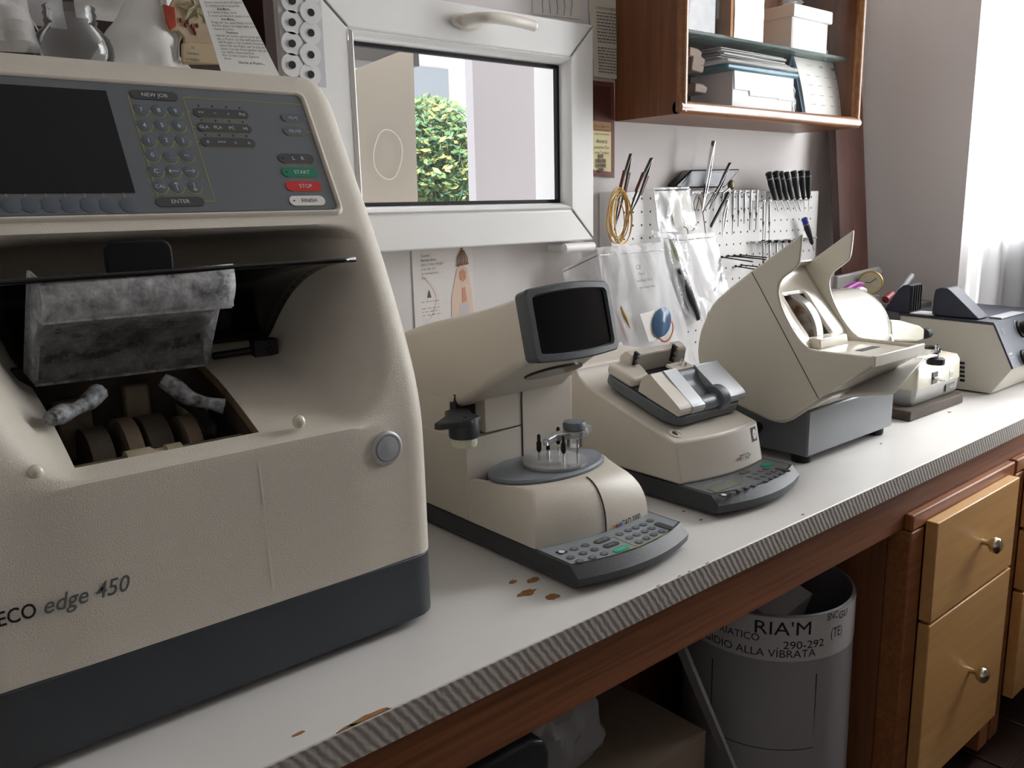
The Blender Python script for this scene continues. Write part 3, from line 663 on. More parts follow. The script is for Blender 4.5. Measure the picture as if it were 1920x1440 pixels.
m = MB(); m.lathe([(0.013, 0), (0.013, 0.022), (0.010, 0.026), (0.010, 0.034), (0.012, 0.036), (0.012, 0.05)], axis_m((0.208, .800, .236), (0.32, .800, .236)), 18); m.build('clamp_chuck', mat('ivory_plastic', rgb(170, 158, 130), 0.5), ED, smooth=40)
for k, (pts, rr) in enumerate(((((185, 735), (168, 752), (140, 768), (118, 775), (95, 785)), (.009, .0085, .006, .009, .007)), (((304, 712), (330, 728), (352, 745), (385, 755), (420, 762)), (.007, .009, .008, .006, .008)))):
    P_ = [on_y(px, py, .845-0.012*i*(1 if k == 0 else 0.5)) for i, (px, py) in enumerate(pts)]
    q = cr_spline([tuple(p) for p in P_], 3); rad = [x[0] for x in cr_spline([(r,) for r in rr], 3)]
    m = MB(); m.tube(q, rad, 9); m.build('water_nozzle', M_scaled, ED, smooth=45)

for a_, b_ in (((0.172, .885, .225), (0.205, .905, .285)), ((0.238, .888, .222), (0.262, .905, .292)), ((0.290, .880, .215), (0.318, .905, .270))):
    MB().box(a_, b_).build('chamber_block', M_grime, ED, bevel=0.004)
m = MB(); m.tube(cr_spline([(0.285, .87, .275), (0.296, .85, .262), (0.300, .83, .250), (0.292, .815, .242)], 4), 0.006, 10); m.build('rubber_hose', M_rubber, ED, smooth=50)

# dried drip mark running down the front
dm = [on_y(a, b, .7436) for a, b in ((486, 868), (492, 920), (499, 975), (505, 1030), (510, 1080), (514, 1116))]
m = MB(); m.grid(lambda i, j: dm[j]+Vector(((i-0.5)*(0.0014+0.0010*math.sin(j*2.1)), -0.0001, 0)), 1, 5); m.build('drip_mark', mat('drip_pale', rgb(216, 207, 192), 0.6), ED)

# ================================================================ lens blocker with a small screen
def console(name_base, x0, x1, y0, yb, ztop, bulge, T, zlow=0.004):
    """dark base tray with a convex front: outline swept up, chamfered top front edge"""
    n = 16; xm = (x0+x1)/2; hw = (x1-x0)/2
    def outl(dy, z, dx=0.0):
        fr = [(x0+dx+(x1-x0-2*dx)*i/n, y0+dy-bulge*(1-((x0+(x1-x0)*i/n-xm)/hw)**2)) for i in range(n+1)]
        return [Vector((p[0], p[1], z)) for p in fr]+[Vector((x1-dx, yb, z)), Vector((x0+dx, yb, z))]
    rings = [outl(0.012, zlow, 0.004), outl(0.002, zlow+0.006), outl(0, ztop-0.013), outl(0.014, ztop)]
    m = MB(); k = len(rings[0]); vs_ = [p for r in rings for p in r]
    fs = [(r*k+i, r*k+(i+1) % k, (r+1)*k+(i+1) % k, (r+1)*k+i) for r in range(3) for i in range(k)]+[tuple(range(k)), tuple((len(rings)-1)*k+i for i in range(k))]
    m.add(vs_, fs); b = m.build('base_tray', M_dark, T, smooth=25)
    for x in (x0+0.025, x1-0.025):
        for y in (y0+0.03, yb-0.03):
            m = MB(); m.lathe([(0.009, 0), (0.009, zlow+0.003)], Matrix.Translation((x, y, 0)), 12); m.build('foot', M_rubber, T)
    return b
CX0, CX1 = 0.665, 0.872
CD = thing('lens_blocker', 'beige lens blocking machine with small black screen and round clear table', 'machine', ((CX0+CX1)/2, 0.9, 0))
console('b', CX0, CX1+0.003, 0.676, 1.16, 0.033, 0.020, CD)
# lower body: rectangular foot rising into the oval table top
EX, EY, ERX, ERY, EZ = 0.7685, 0.842, 0.097, 0.058, 0.101
def foot_pt(t):
    """perimeter of the foot, t in 0..1, starting at back left going along left side, front, right side, back"""
    a = 0.26; 
    if t < 0.28: q = t/0.28; return (CX0+0.001, 0.93-(0.93-0.755)*q)
    if t < 0.72: q = (t-0.28)/0.44; return (CX0+0.001+(CX1-0.008-CX0)*q, 0.755-0.015*q-0.012*math.sin(PI*q))
    q = (t-0.72)/0.28; return (CX1-0.007, 0.740+(0.93-0.740)*q)
def oval_pt(t):
    a = PI*0.94+t*PI*1.12
    return (EX+(ERX+0.004)*math.cos(a), EY+(ERY+0.008)*math.sin(a))
NS = 96
def low(i, j):
    t = i/NS; s = j/14.0; f = foot_pt(t); o = oval_pt(t)
    z = 0.034+(EZ-0.034)*math.sin(s*PI/2)**0.9; w = 1-math.cos(s*PI/2)
    return Vector((f[0]*(1-w)+o[0]*w, f[1]*(1-w)+o[1]*w, z))
m = MB(); m.grid(low, NS, 14)
m.add([low(i, 14) for i in range(NS+1)], [tuple(range(NS+1))])
m.build('lower_body', M_beige_s, CD, smooth=60)
# tower behind: left half recessed for the arm, hood leaning forward over it
TY = 0.893
prof = [(1.15, 0.034), (TY, 0.034), (TY, 0.150)]
m = MB(); m.prism([(1.15, 0.034), (TY+0.0, 0.034), (TY, 0.152), (1.15, 0.152)], 'x', CX0, CX0+0.1025)
m.build('tower', M_beige_s, CD, bevel=0.002, seg=2)
m = MB(); m.prism([(1.15, 0.034), (TY, 0.034), (TY, 0.218), (1.15, 0.218)], 'x', CX0+0.1028, CX1-0.004); m.build('column', M_beige_s, CD, bevel=0.002, seg=2)
m = MB(); m.prism([(1.15, 0.148), (0.928, 0.148), (0.928, 0.212), (1.15, 0.212)], 'x', CX0+0.0005, CX0+0.104); m.build('tower_top', M_beige_s, CD, bevel=0.002)
m = MB(); m.prism([(0.930, 0.1522), (TY+0.022, 0.1522), (TY+0.022, 0.210), (0.930, 0.210)], 'x', CX0+0.002, CX0+0.1); m.build('arm_slot', mat('slot_dark', rgb(40, 40, 42), 0.6), CD)
# hood: side profile lofted across the width with a slight taper to the front
hp = cr_spline([(1.15, .232), (1.10, .262), (1.025, .290), (.95, .310), (.878, .327), (.797, .352)], 3)
hb = cr_spline([(1.15, .205), (1.05, .203), (.95, .192), (.905, .195), (.860, .224), (.778, .272)], 3)
def hx(y, s):
    t = max(0, min(1, (0.95-y)/(0.95-0.78))); return (CX0+0.026*t) if s < 0 else (CX1-0.004-0.038*t)
def hood(i, j):
    t, b = hp[j], hb[j]; seq = []
    L, Rr = hx((t[0]+b[0])/2, -1), hx((t[0]+b[0])/2, 1)
    cx_, w2 = (L+Rr)/2, (Rr-L)/2; pts = rrect(2*w2, 1.0, min(0.016, w2*0.5), 4)
    n = len(pts); p = pts[i % n]
    f = (p[1]+0.5)
    # unequal corner radii in height: work in real size
    hgt = math.hypot(t[0]-b[0], t[1]-b[1]); 
    pts = rrect(2*w2, hgt, min(0.014, hgt*0.3), 4); p = pts[i % n]; f = p[1]/hgt+0.5
    return Vector((cx_+p[0], b[0]*(1-f)+t[0]*f, b[1]*(1-f)+t[1]*f))
nn = len(rrect(1, 1, 0.1, 4)); m = MB(); m.grid(hood, nn, len(hp)-1, closeu=True)
m.add([hood(i, 0) for i in range(nn)], [tuple(range(nn))]); m.add([hood(i, len(hp)-1) for i in range(nn)], [tuple(range(nn))])
m.build('hood', M_beige_s, CD, smooth=60)
# grey bezel and screen on the hood's front
A, B = Vector((CX0+0.026, .797, .352)), Vector((CX0+0.026, .778, .272)); up = (A-B).normalized(); mid = (Vector((CX1-0.042, .797, .352))+B)/2
nrm = Vector((1, 0, 0)).cross(up); 
if nrm.y > 0: nrm = -nrm
SM = frame(mid+nrm*0.0, (1, 0, 0), up)
if (SM @ Vector((0, 0, 1))-SM @ Vector((0, 0, 0))).y > 0: print('screen frame flipped')
w_, h_ = CX1-0.042-(CX0+0.026)+0.012, (A-B).length+0.010
def bez(z, s): return [SM @ Vector((p[0]*s, p[1]*s+(0.004*math.cos(p[0]/w_*PI)*(1 if p[1] > 0 else -1)), z+0.006*math.cos(p[0]/w_*PI))) for p in rrect(w_, h_, 0.008, 5)]
def bez2(w, h, z): return [SM @ Vector((p[0], p[1]+(0.004*math.cos(p[0]/w_*PI)*(1 if p[1] > 0 else -1)), z+0.006*math.cos(p[0]/w_*PI))) for p in subdiv_rr(w, h, 0.007)]
def subdiv_rr(w, h, r):
    p = rrect(w, h, r, 4); out = []
    for i in range(len(p)):
        a, b = p[i], p[(i+1) % len(p)]; k = 6 if math.hypot(a[0]-b[0], a[1]-b[1]) > 0.02 else 1
        out += [(a[0]+(b[0]-a[0])*t/k, a[1]+(b[1]-a[1])*t/k) for t in range(k)]
    return out
rg = [bez2(w_-0.004, h_-0.004, -0.012), bez2(w_, h_, 0.008), bez2(w_-0.004, h_-0.004, 0.011), bez2(w_-0.018, h_-0.018, 0.011), bez2(w_-0.022, h_-0.022, 0.006)]
k = len(rg[0]); m = MB(); m.add([p for r in rg for p in r], [(r*k+i, r*k+(i+1) % k, (r+1)*k+(i+1) % k, (r+1)*k+i) for r in range(len(rg)-1) for i in range(k)])
sb = m.build('screen_bezel', mat('bezel_speckled', rgb(86, 90, 93), 0.5, vscale=900, col2=rgb(62, 66, 69), bump=0.2, bscale=900), CD, smooth=40)
m = MB(); NXs = 12
m.grid(lambda i, j: SM @ Vector(((w_-0.0215)*(i/NXs-0.5), (h_-0.021)*(j-0.5)+(0.004*math.cos((i/NXs-0.5)*PI)*(1 if j else -1)), 0.0065+0.006*math.cos((i/NXs-0.5)*PI*0.85))), NXs, 1)
m.build('screen', mat('screen_black2', rgb(8, 8, 10), 0.10, spec=0.5), sb, smooth=60)
# oval reading window under the hood
q0 = Vector((0.778, .836, .2385)); ud = Vector((0, .860-.778, .228-.272)).normalized(); UM = frame(q0, (1, 0, 0), ud)
m = MB(); m.prism([(0.052*math.cos(2*PI*i/28), 0.022*math.sin(2*PI*i/28)) for i in range(28)], 'z', -0.003, 0.003, UM); m.build('light_window', mat('smoked_window', rgb(60, 56, 50), 0.15), CD, bevel=0.001)
# seams
m = MB(); m.tube(cr_spline([(CX0+0.103, TY-0.0002, 0.105), (CX0+0.103, TY-0.0002, 0.150), (CX0+0.103, TY-0.0006, 0.20), (CX0+0.110, TY-0.01, 0.216), (CX0+0.125, .862, 0.2265)], 4), 0.0009, 5); m.build('seam', M_seam, CD)
m = MB(); m.tube([(CX0+0.008, TY-0.0003, 0.1515), (CX0+0.103, TY-0.0003, 0.1525)], 0.0007, 5); m.build('seam', M_seam, CD)
m = MB(); m.tube([(low(50, j)+Vector((0, -0.0004, 0.0003))) for j in range(0, 14)], 0.0012, 5); m.build('seam', M_seam, CD)
# swing arm with lens holder
m = MB(); m.box((CX0+0.036, TY+0.0005, 0.1530), (CX0+0.1022, TY+0.03, 0.2035)); m.build('arm_block', M_beige_s, CD, bevel=0.0012)
ac = on_y(873, 795, 0.868); az = ac.z
m = MB(); top = [(ac.x-0.048, 0.872), (ac.x-0.044, 0.864), (ac.x-0.004, 0.850), (ac.x+0.018, 0.858), (ac.x+0.020, 0.878), (ac.x+0.035, 0.905), (ac.x+0.030, 0.925), (ac.x+0.002, 0.918), (ac.x-0.006, 0.900)]
m.prism(top, 'z', az+0.000, az+0.009); arm = m.build('swing_arm', M_dark, CD, bevel=0.002)
m = MB(); m.lathe([(0.0195, -0.018), (0.0205, -0.016), (0.0205, 0.008), (0.0195, 0.0095)], Matrix.Translation((ac.x, 0.872, az)), 28); m.build('holder_cup', M_slate, arm, smooth=40)
m = MB(); n = 30; m.lathe([(0.0165, -0.030), (0.0175, -0.026), (0.0165, -0.018)], Matrix.Translation((ac.x, 0.872, az)), 28)
m.build('suction_pad', mat('pad_ivory', rgb(214, 212, 190), 0.5, bump=0.5, bscale=300), arm, smooth=40)
m = MB(); m.lathe([(0.0028, 0), (0.0028, 0.0008)], Matrix.Translation((ac.x-0.002, 0.866, az+0.0094)), 10); m.build('screw_hole', M_ink, arm)
# oval table and clear turntable
n = 48
def oval(rx, ry, z): return [Vector((EX+rx*math.cos(2*PI*i/n), EY+ry*math.sin(2*PI*i/n), z)) for i in range(n)]
m = MB(); rs = [oval(ERX, ERY, EZ-0.006), oval(ERX, ERY, EZ+0.003), oval(ERX-0.003, ERY-0.003, EZ+0.0055)]
m.add([p for r in rs for p in r], [(r*n+i, r*n+(i+1) % n, (r+1)*n+(i+1) % n, (r+1)*n+i) for r in range(2) for i in range(n)]+[tuple(2*n+i for i in range(n))])
m.build('oval_table', mat('table_grey', rgb(116, 122, 128), 0.45, var=0.03), CD, smooth=40)
m = MB(); rs = [oval(ERX+0.0012, ERY+0.0012, EZ-0.004), oval(ERX+0.0012, ERY+0.0012, EZ+0.0006)]; m.add([p for r in rs for p in r], [(i, (i+1) % n, n+(i+1) % n, n+i) for i in range(n)]); m.build('table_gap', M_ink, CD)
dc = on_z(1040, 863, EZ+0.009)
m = MB(); m.lathe([(0.0, 0), (0.046, 0), (0.0465, 0.002), (0.046, 0.004), (0, 0.004)], Matrix.Translation((dc.x, dc.y, EZ+0.0062)), 40); tt = m.build('clear_turntable', thin('clear_disc', (0.95, 0.95, 0.96, 1), 0.5, rough=0.06, gloss=0.3), CD, smooth=40)
zt = EZ+0.0102
for px, py, kind in ((1011, 863, 0), (1028, 861, 1), (1047, 848, 0), (1057, 866, 2)):
    q = on_z(px, py, zt); m = MB(); T_ = Matrix.Translation((q.x, q.y, zt))
    p = MB(); p.lathe([(0.0015, 0), (0.0016, 0.011), (0.0022, 0.011), (0.0022, 0.022)] if kind != 1 else [(0.0024, 0), (0.0024, 0.020)], T_, 10); pin = p.build('marking_pin', M_chrome, tt, smooth=40)
    m.lathe([(0.002, 0.012), (0.0036, 0.016), (0.0036, 0.026), (0.0024, 0.028), (0.0026, 0.036), (0.001, 0.038)] if kind != 1 else [(0.0027, 0.014), (0.0027, 0.018), (0.0024, 0.024), (0.001, 0.026)], T_, 10); m.build('pin_collar', M_ink, tt, smooth=40)
# clear acrylic lever with grey knob
kc = on_y(1077, 800, 0.835)
pts = [(-0.066, -0.006), (-0.060, -0.012), (-0.036, -0.002), (-0.012, -0.010), (0.006, -0.022), (0.016, -0.010), (0.034, -0.002), (0.038, 0.008), (0.030, 0.014), (0.012, 0.010), (-0.004, 0.012), (-0.022, 0.012), (-0.050, 0.006)]
m = MB(); m.prism([(kc.x+p[0], kc.y+p[1]) for p in pts], 'z', kc.z-0.014, kc.z-0.004); lv = m.build('acrylic_lever', thin('lever_acrylic', (0.9, 0.92, 0.92, 1), 0.45, rough=0.05, gloss=0.5), CD, bevel=0.0015)
m = MB(); m.lathe([(0.011, -0.028), (0.011, -0.004)], Matrix.Translation(kc), 20); m.build('lever_hub', M_acryl, lv, smooth=40)
m = MB(); m.lathe([(0.012, -0.005), (0.0165, -0.002), (0.017, 0.004), (0.015, 0.008), (0.0, 0.009)], Matrix.Translation(kc), 26); m.build('lever_knob', mat('knob_grey', rgb(112, 118, 124), 0.45), lv, smooth=40)
m = MB(); m.tube([kc+Vector((0.006, 0, -0.02)), Vector((kc.x+0.006, kc.y, EZ+0.004))], 0.0018, 8); m.build('lever_pin', M_steel, lv)
# front lettering and keypad
def cadpt(px, py):
    """point on the lower body's right front, by pixel"""
    best = None; d = ray(px, py).normalized()
    for i in range(28, 70):
        for j in range(0, 14):
            q = low(i, j); v = (q-EYE).normalized(); e = (v-d).length
            if best is None or e < best[0]: best = (e, q)
    return best[1]
def low_front(x, z):
    """y of the lower body's front surface at (x, z)"""
    s_ = max(0.0, min(1.0, (z-0.034)/(EZ-0.034)))**(1/0.9); j = math.asin(min(1, s_))/(PI/2)*14
    prev = None
    for i in range(24, 76):
        q = low(i, j)
        if prev is not None and prev.x <= x <= q.x: return prev.y+(q.y-prev.y)*(x-prev.x)/max(1e-9, q.x-prev.x)
        prev = q
    return prev.y
c0 = on_y(1164, 983, 0.736)
def LW(p): x, z = c0.x+p.x, c0.z+p.y+0.001; return Vector((x, low_front(x, z)-0.0008, z))
m = MB(); text(m, 'CAD 2000', None, 0.0095, w=0.041, align='L', bold=0.01, warp=LW); m.build('model_lettering', M_ink, CD)
def mark(parent, W, dx, kind, s, mt):
    m = MB()
    pts = {'tri': [(-s, s), (0, -s), (s, s)], 'dia': [(0, -s*1.1), (s, 0), (0, s*1.1), (-s, 0)], 'dot': [(s*math.cos(2*PI*i/16), s*math.sin(2*PI*i/16)) for i in range(16)]}[kind]
    m.add([W(Vector((p[0]+dx, p[1]-0.0005, 0))) for p in pts], [tuple(range(len(pts)))]); m.build('logo_'+{'tri': 'triangle', 'dia': 'diamond', 'dot': 'disc'}[kind], mt, parent)
M_lgy = mat('logo_yellow', rgb(205, 160, 70), 0.5); M_lgr = mat('logo_red', rgb(170, 32, 30), 0.5); M_lgb = mat('logo_blue', rgb(60, 96, 165), 0.5)
mark(CD, LW, -0.017, 'tri', 0.0031, M_lgy); mark(CD, LW, -0.0105, 'dia', 0.0033, M_lgr); mark(CD, LW, -0.0038, 'dot', 0.0032, M_lgb)
# keypad membrane
def membrane(T, x0, x1, ya, yb, z, bulge, name='keypad', mt=None):
    n = 16; xm, hw = (x0+x1)/2, (x1-x0)/2
    f = [(x0+(x1-x0)*i/n, ya-bulge*(1-((x0+(x1-x0)*i/n-xm)/hw)**2)) for i in range(n+1)]
    m = MB(); m.prism(f+[(x1, yb), (x0, yb)], 'z', z-0.001, z+0.0009); return m.build(name, mt, T)
kz = 0.033; kp = membrane(CD, CX0+0.004, CX1-0.001, 0.692, 0.80, kz, 0.020, mt=M_keypad)
def zbtn(px, py, rx, ry, mt, K, z=kz):
    q = on_z(px, py, z); m = MB(); m.prism([(q.x+rx*math.cos(2*PI*i/16), q.y+ry*math.sin(2*PI*i/16)) for i in range(16)], 'z', z+0.0008, z+0.0018); m.build('button', mt, K); return q
def zpill(px, py, w, h, mt, K, z=kz, rot=0.0):
    q = on_z(px, py, z); m = MB(); M2 = Matrix.Translation((q.x, q.y, 0)) @ Matrix.Rotation(rot, 4, 'Z'); m.prism(rrect(w, h, min(w, h)*0.48, 5), 'z', z+0.0008, z+0.0018, M2); m.build('button', mt, K); return q
M_keyg = mat('key_mid_grey', rgb(84, 90, 96), 0.45)
lt = MB()
def ztext(K, q, t, h, z=kz): text(lt, t, Matrix.Translation((q.x, q.y, z+0.002)), h)
q = on_z(1053, 1037, kz); m = MB(); m.box((q.x-0.006, q.y-0.005, kz+0.0008), (q.x+0.006, q.y+0.005, kz+0.0018)); m.build('maker_badge', M_ink, kp)
m = MB(); m.lathe([(0.0042, kz+0.0018), (0.0042, kz+0.0022)], Matrix.Translation((q.x, q.y, 0)), 16); m.build('badge_disc', M_white, kp)
for px, py, t in ((1077, 1031, 'MEM'), (1098, 1024, '1'), (1070, 1047, 'CAL'), (1094, 1039, 'PD'), (1115, 1032, 'A'), (1087, 1054, 'CM'), (1111, 1047, 'DEC'), (1133, 1040, 'MOD')):
    q = zbtn(px, py, 0.0055, 0.0052, M_keyg, kp); ztext(kp, q, t, 0.0022)
for px, py, w, t, mt in ((1129, 1015, 0.026, 'NEW JOB', M_key), (1146, 1023, 0.026, 'R / L', M_key), (1165, 1031, 0.026, 'BLOCK', mat('key_bright_green', rgb(0, 158, 120), 0.4))):
    q = zpill(px, py, w, 0.011, mt, kp); ztext(kp, q, t, 0.0028)
q = zpill(1245, 988, 0.012, 0.030, M_key, kp); 
for px, py, t in ((1162, 1003, 'C'), (1178, 996, '7'), (1192, 991, '8'), (1206, 985, '9'), (1180, 1010, '+'), (1194, 1004, '4'), (1209, 998, '5'), (1222, 992, '6'), (1198, 1018, '0'), (1212, 1011, '1'), (1226, 1004, '2'), (1241, 998, '3'), (1219, 978, '-')):
    q = zbtn(px, py, 0.0055, 0.0052, M_keyg, kp); ztext(kp, q, t, 0.003)
stuff(lt.build('key_lettering', M_print, kp))
zl = MB()
for a, b in (((1150, 1008), (1196, 1027)), ((1196, 1027), (1262, 996)), ((1150, 1008), (1128, 1015)), ((1166, 1036), (1196, 1027)), ((1262, 996), (1240, 982))):
    p, q = on_z(a[0], a[1], kz), on_z(b[0], b[1], kz); zl.tube([p+Vector((0, 0, 0.0011)), q+Vector((0, 0, 0.0011))], 0.0005, 4)
stuff(zl.build('printed_lines', M_line, kp))

# ================================================================ frame tracer
FX0, FX1 = 0.988, 1.205
FT = thing('frame_tracer', 'beige frame tracer with sloped top and silver clamp head beside the blocker', 'machine', ((FX0+FX1)/2, 0.9, 0))
console('b', FX0, FX1, 0.710, 1.12, 0.035, 0.022, FT)
# body with sloped top, convex front
def ftx(y): return 0
sl = math.atan2(0.064, 0.190)
prof = [(.782, .036), (.796, .101), (.90, .135), (.985, .163), (1.005, .176), (1.012, .190), (1.03, .197), (1.10, .197), (1.12, .19), (1.12, .036)]
n = 14
def ftp(i, j):
    y, z = prof[j]; u = i/n; x = FX0+0.002+(FX1-FX0-0.016)*u
    bul = -0.014*math.sin(PI*u) if j < 2 else 0.0
    if j < 2: bul -= 0.012*u
    return Vector((x, y+bul, z))
m = MB(); m.grid(ftp, n, len(prof)-1)
for i in (0, n): m.add([ftp(i, j) for j in range(len(prof))], [tuple(range(len(prof)))])
m.add([ftp(i, 0) for i in range(n+1)]+[ftp(n, len(prof)-1), ftp(0, len(prof)-1)], [tuple(range(n+3))])
m.build('body', M_beige_s, FT, bevel=0.004, seg=3, weld=True)
UF = Vector((0, math.cos(sl), math.sin(sl)))
def slope(y): return .101+(y-.796)*0.064/0.189
# small socket on the slope
q = Vector((1.013, .8115, slope(.8115))); SMf = frame(q, (1, 0, 0), UF)
m = MB(); m.lathe([(0.0115, 0), (0.0115, 0.0022), (0.0105, 0.003), (0.0075, 0.003), (0.007, 0.001), (0.0, 0.001)], SMf, 20); m.build('socket_ring', M_beige_s, FT, smooth=30)
m = MB(); m.lathe([(0.0068, 0.0014), (0.0, 0.0016)], SMf, 14); m.build('socket_hole', M_ink, FT)
# clamp head: local frame on the slope
hc = Vector((1.103, .896, slope(.896)+0.003)); HM = frame(hc, (1, 0, 0), UF) @ Matrix.Diagonal((0.88, 1.12, 1, 1))
HW, HD = 0.205, 0.150
m = MB()
def trayring(w, d, z, r=0.03): return [HM @ Vector((p[0], p[1], z)) for p in rrect(w, d, r, 6)]
rs = [trayring(HW-0.02, HD-0.02, -0.002), trayring(HW, HD, 0.006), trayring(HW, HD, 0.020), trayring(HW-0.004, HD-0.004, 0.022)]
k = len(rs[0]); m.add([p for r in rs for p in r], [(r*k+i, r*k+(i+1) % k, (r+1)*k+(i+1) % k, (r+1)*k+i) for r in range(3) for i in range(k)]+[tuple(range(k)), tuple(3*k+i for i in range(k))])
head = m.build('clamp_tray', mat('tray_grey', rgb(92, 97, 102), 0.45, bump=0.1, bscale=700), FT, smooth=35)
# left rear jaw, rear bar, right rear block
def hbox(mb, a, b): mb.box(a, b, HM)
def hprism(mb, poly, axis, a, b): mb.prism(poly, axis, a, b, HM)
m = MB(); hprism(m, [(-0.100, 0.016), (-0.100, 0.070), (-0.060, 0.072), (-0.032, 0.060), (-0.034, 0.045), (-0.052, 0.016)], 'z', 0.022, 0.040)
m.build('rear_jaw', M_beige_s, head, bevel=0.006, seg=3)
m = MB(); hprism(m, [(0.052, 0.022), (0.075, 0.022), (0.078, 0.046), (0.070, 0.058), (0.055, 0.056)], 'x', -0.060, 0.088); m.build('rear_bar', M_beige_s, head, bevel=0.003)
# rear-right hump
m = MB(); hprism(m, [(0.046, 0.022), (0.080, 0.022), (0.080, 0.05), (0.066, 0.062), (0.05, 0.056)], 'x', 0.070, 0.100); m.build('rear_hump', M_beige_s, head, bevel=0.005, seg=3)
# dark pit between the jaws
m = MB(); hprism(m, [(-0.099, -0.012), (-0.099, 0.02), (-0.05, 0.052), (0.07, 0.052), (0.07, -0.012)], 'z', 0.0222, 0.0245); m.build('clamp_pit', M_black, head)
# front carriage: two humps with a silver saddle and graphite roller between
def hump(x0, x1, name, mt, z1=0.062, y0=-0.073, y1=0.004, rnd=0.005):
    m = MB(); pr = cr_spline([(y0, 0.024), (y0-0.000, 0.036), (y0+0.022, 0.046), (y0+0.05, z1-0.006), (y0+0.064, z1), (y1-0.012, z1), (y1, 0.05), (y1, 0.024)], 3)
    hprism(m, pr, 'x', x0, x1); return m.build(name, mt, head, bevel=rnd, seg=3)
hump(-0.098, -0.030, 'front_hump', M_beige_s)
hump(-0.064, -0.028, 'silver_saddle', M_silver, z1=0.0635, y0=-0.0745)
hump(0.030, 0.099, 'front_hump', M_silver)
m = MB(); pr = cr_spline([(-0.070, 0.024), (-0.066, 0.032), (-0.046, 0.036), (-0.026, 0.042), (-0.014, 0.056), (-0.002, 0.058), (0.002, 0.05), (0.003, 0.024)], 3); hprism(m, pr, 'x', -0.029, 0.031); m.build('graphite_slide', M_graphite, head, bevel=0.001)
m = MB(); m.lathe([(0.012, 0), (0.020, 0.001), (0.021, 0.004), (0.021, 0.022), (0.018, 0.024), (0.0, 0.024)], HM @ axis_m((0.018, -0.060, 0.030), (0.1, -0.060, 0.030)), 26); m.build('clamp_wheel', M_graphite, head, smooth=40)
m = MB(); m.lathe([(0.012, 0), (0.012, 0.05)], HM @ axis_m((-0.029, -0.064, 0.029), (0.1, -0.064, 0.029)), 20); m.build('clamp_roller', M_graphite, head, smooth=40)
m = MB(); hbox(m, (-0.026, -0.010, 0.056), (0.028, 0.010, 0.0605)); m.build('stylus_plate', M_beige_s, head)
m = MB(); m.lathe([(0.003, 0), (0.003, 0.006), (0.002, 0.006), (0.002, 0.012)], HM @ Matrix.Translation((0.002, 0.002, 0.0605)), 10); m.lathe([(0.002, 0), (0.002, 0.005)], HM @ Matrix.Translation((0.008, -0.004, 0.0605)), 8); m.build('stylus', M_chrome, head, smooth=40)
for x in (-0.052, 0.060):
    m = MB(); zz = [(0.046, 0.062), (0.052, 0.060), (0.046, 0.055), (0.052, 0.050), (0.046, 0.045), (0.052, 0.040), (0.046, 0.034)]
    hprism(m, [(y, z) for y, z in zz]+[(0.054, 0.034), (0.056, 0.064)], 'x', x-0.003, x+0.003); m.build('serrated_clip', M_ink, head)
# badge and lettering on the front
yb_ = 0.782-0.030
def ft_front(x, z):
    u = max(0, min(1, (x-FX0-0.002)/(FX1-FX0-0.016))); t = (z-.036)/(.101-.036)
    return .782+0.014*t-0.014*math.sin(PI*u)-0.012*u
bq = on_y(1414, 814, 0.776)
def BW(p): x, z = bq.x+p.x, bq.z+p.y; return Vector((x, ft_front(x, z)-0.0006-p.z, z))
def fslab(name, pts, mt, par, z):
    m = MB(); m.add([BW(Vector((p[0], p[1], z))) for p in pts], [tuple(range(len(pts)))]); return m.build(name, mt, par)
bd = fslab('maker_badge', [(-0.0085, -0.0115), (0, -0.0115), (0.0085, -0.0115), (0.0085, 0.0115), (0, 0.0115), (-0.0085, 0.0115)], M_ink, FT, 0)
fslab('badge_oval', [(0.006*math.cos(2*PI*i/20)+0.0015, 0.0085*math.sin(2*PI*i/20)) for i in range(20)], M_white, bd, 0.0003)
m = MB(); text(m, 'WECO', None, 0.0022, w=0.008, warp=lambda p: BW(Vector((p.x+0.0015, p.y, 0.0006)))); m.build('badge_lettering', M_ink, bd)
l0 = on_y(1392, 861, 0.762)
def LF(p): x, z = l0.x+p.x, l0.z+p.y+0.001; return Vector((x, ft_front(x, z)-0.0008, z))
m = MB(); text(m, 'FT 3-D+', None, 0.0095, w=0.031, align='L', bold=0.01, warp=LF); m.build('model_lettering', M_ink, FT)
mark(FT, LF, -0.013, 'tri', 0.0024, M_lgy); mark(FT, LF, -0.008, 'dia', 0.0026, M_lgr); mark(FT, LF, -0.003, 'dot', 0.0025, M_lgb)
# keypad
kf = 0.035; kq = membrane(FT, FX0+0.006, FX1-0.006, 0.727, 0.80, kf, 0.022, mt=mat('keypad_warm', rgb(104, 106, 108), 0.4))
q0, q1, q2, q3 = (on_z(px, py, kf) for px, py in ((1325, 918), (1378, 902), (1390, 908), (1342, 925)))
m = MB(); m.add([p+Vector((0, 0, 0.0016)) for p in (q0, q1, q2, q3)]+[p+Vector((0, 0, 0.0002)) for p in (q0, q1, q2, q3)], [(0, 1, 2, 3), (0, 4, 5, 1), (1, 5, 6, 2), (2, 6, 7, 3), (3, 7, 4, 0)]); m.build('lcd_window', mat('lcd_green', rgb(108, 116, 98), 0.2), kq)
lt = MB()
q = on_z(1357, 930, kf); m = MB(); m.box((q.x-0.006, q.y-0.005, kf+0.0008), (q.x+0.006, q.y+0.005, kf+0.0018)); m.build('maker_badge', M_ink, kq)
m = MB(); m.lathe([(0.004, kf+0.0018), (0.004, kf+0.0022)], Matrix.Translation((q.x, q.y, 0)), 14); m.build('badge_disc', M_white, kq)
for px, py in ((1374, 925), (1388, 920), (1402, 916), (1414, 911)): zbtn(px, py, 0.005, 0.0045, M_keyg, kq, kf)
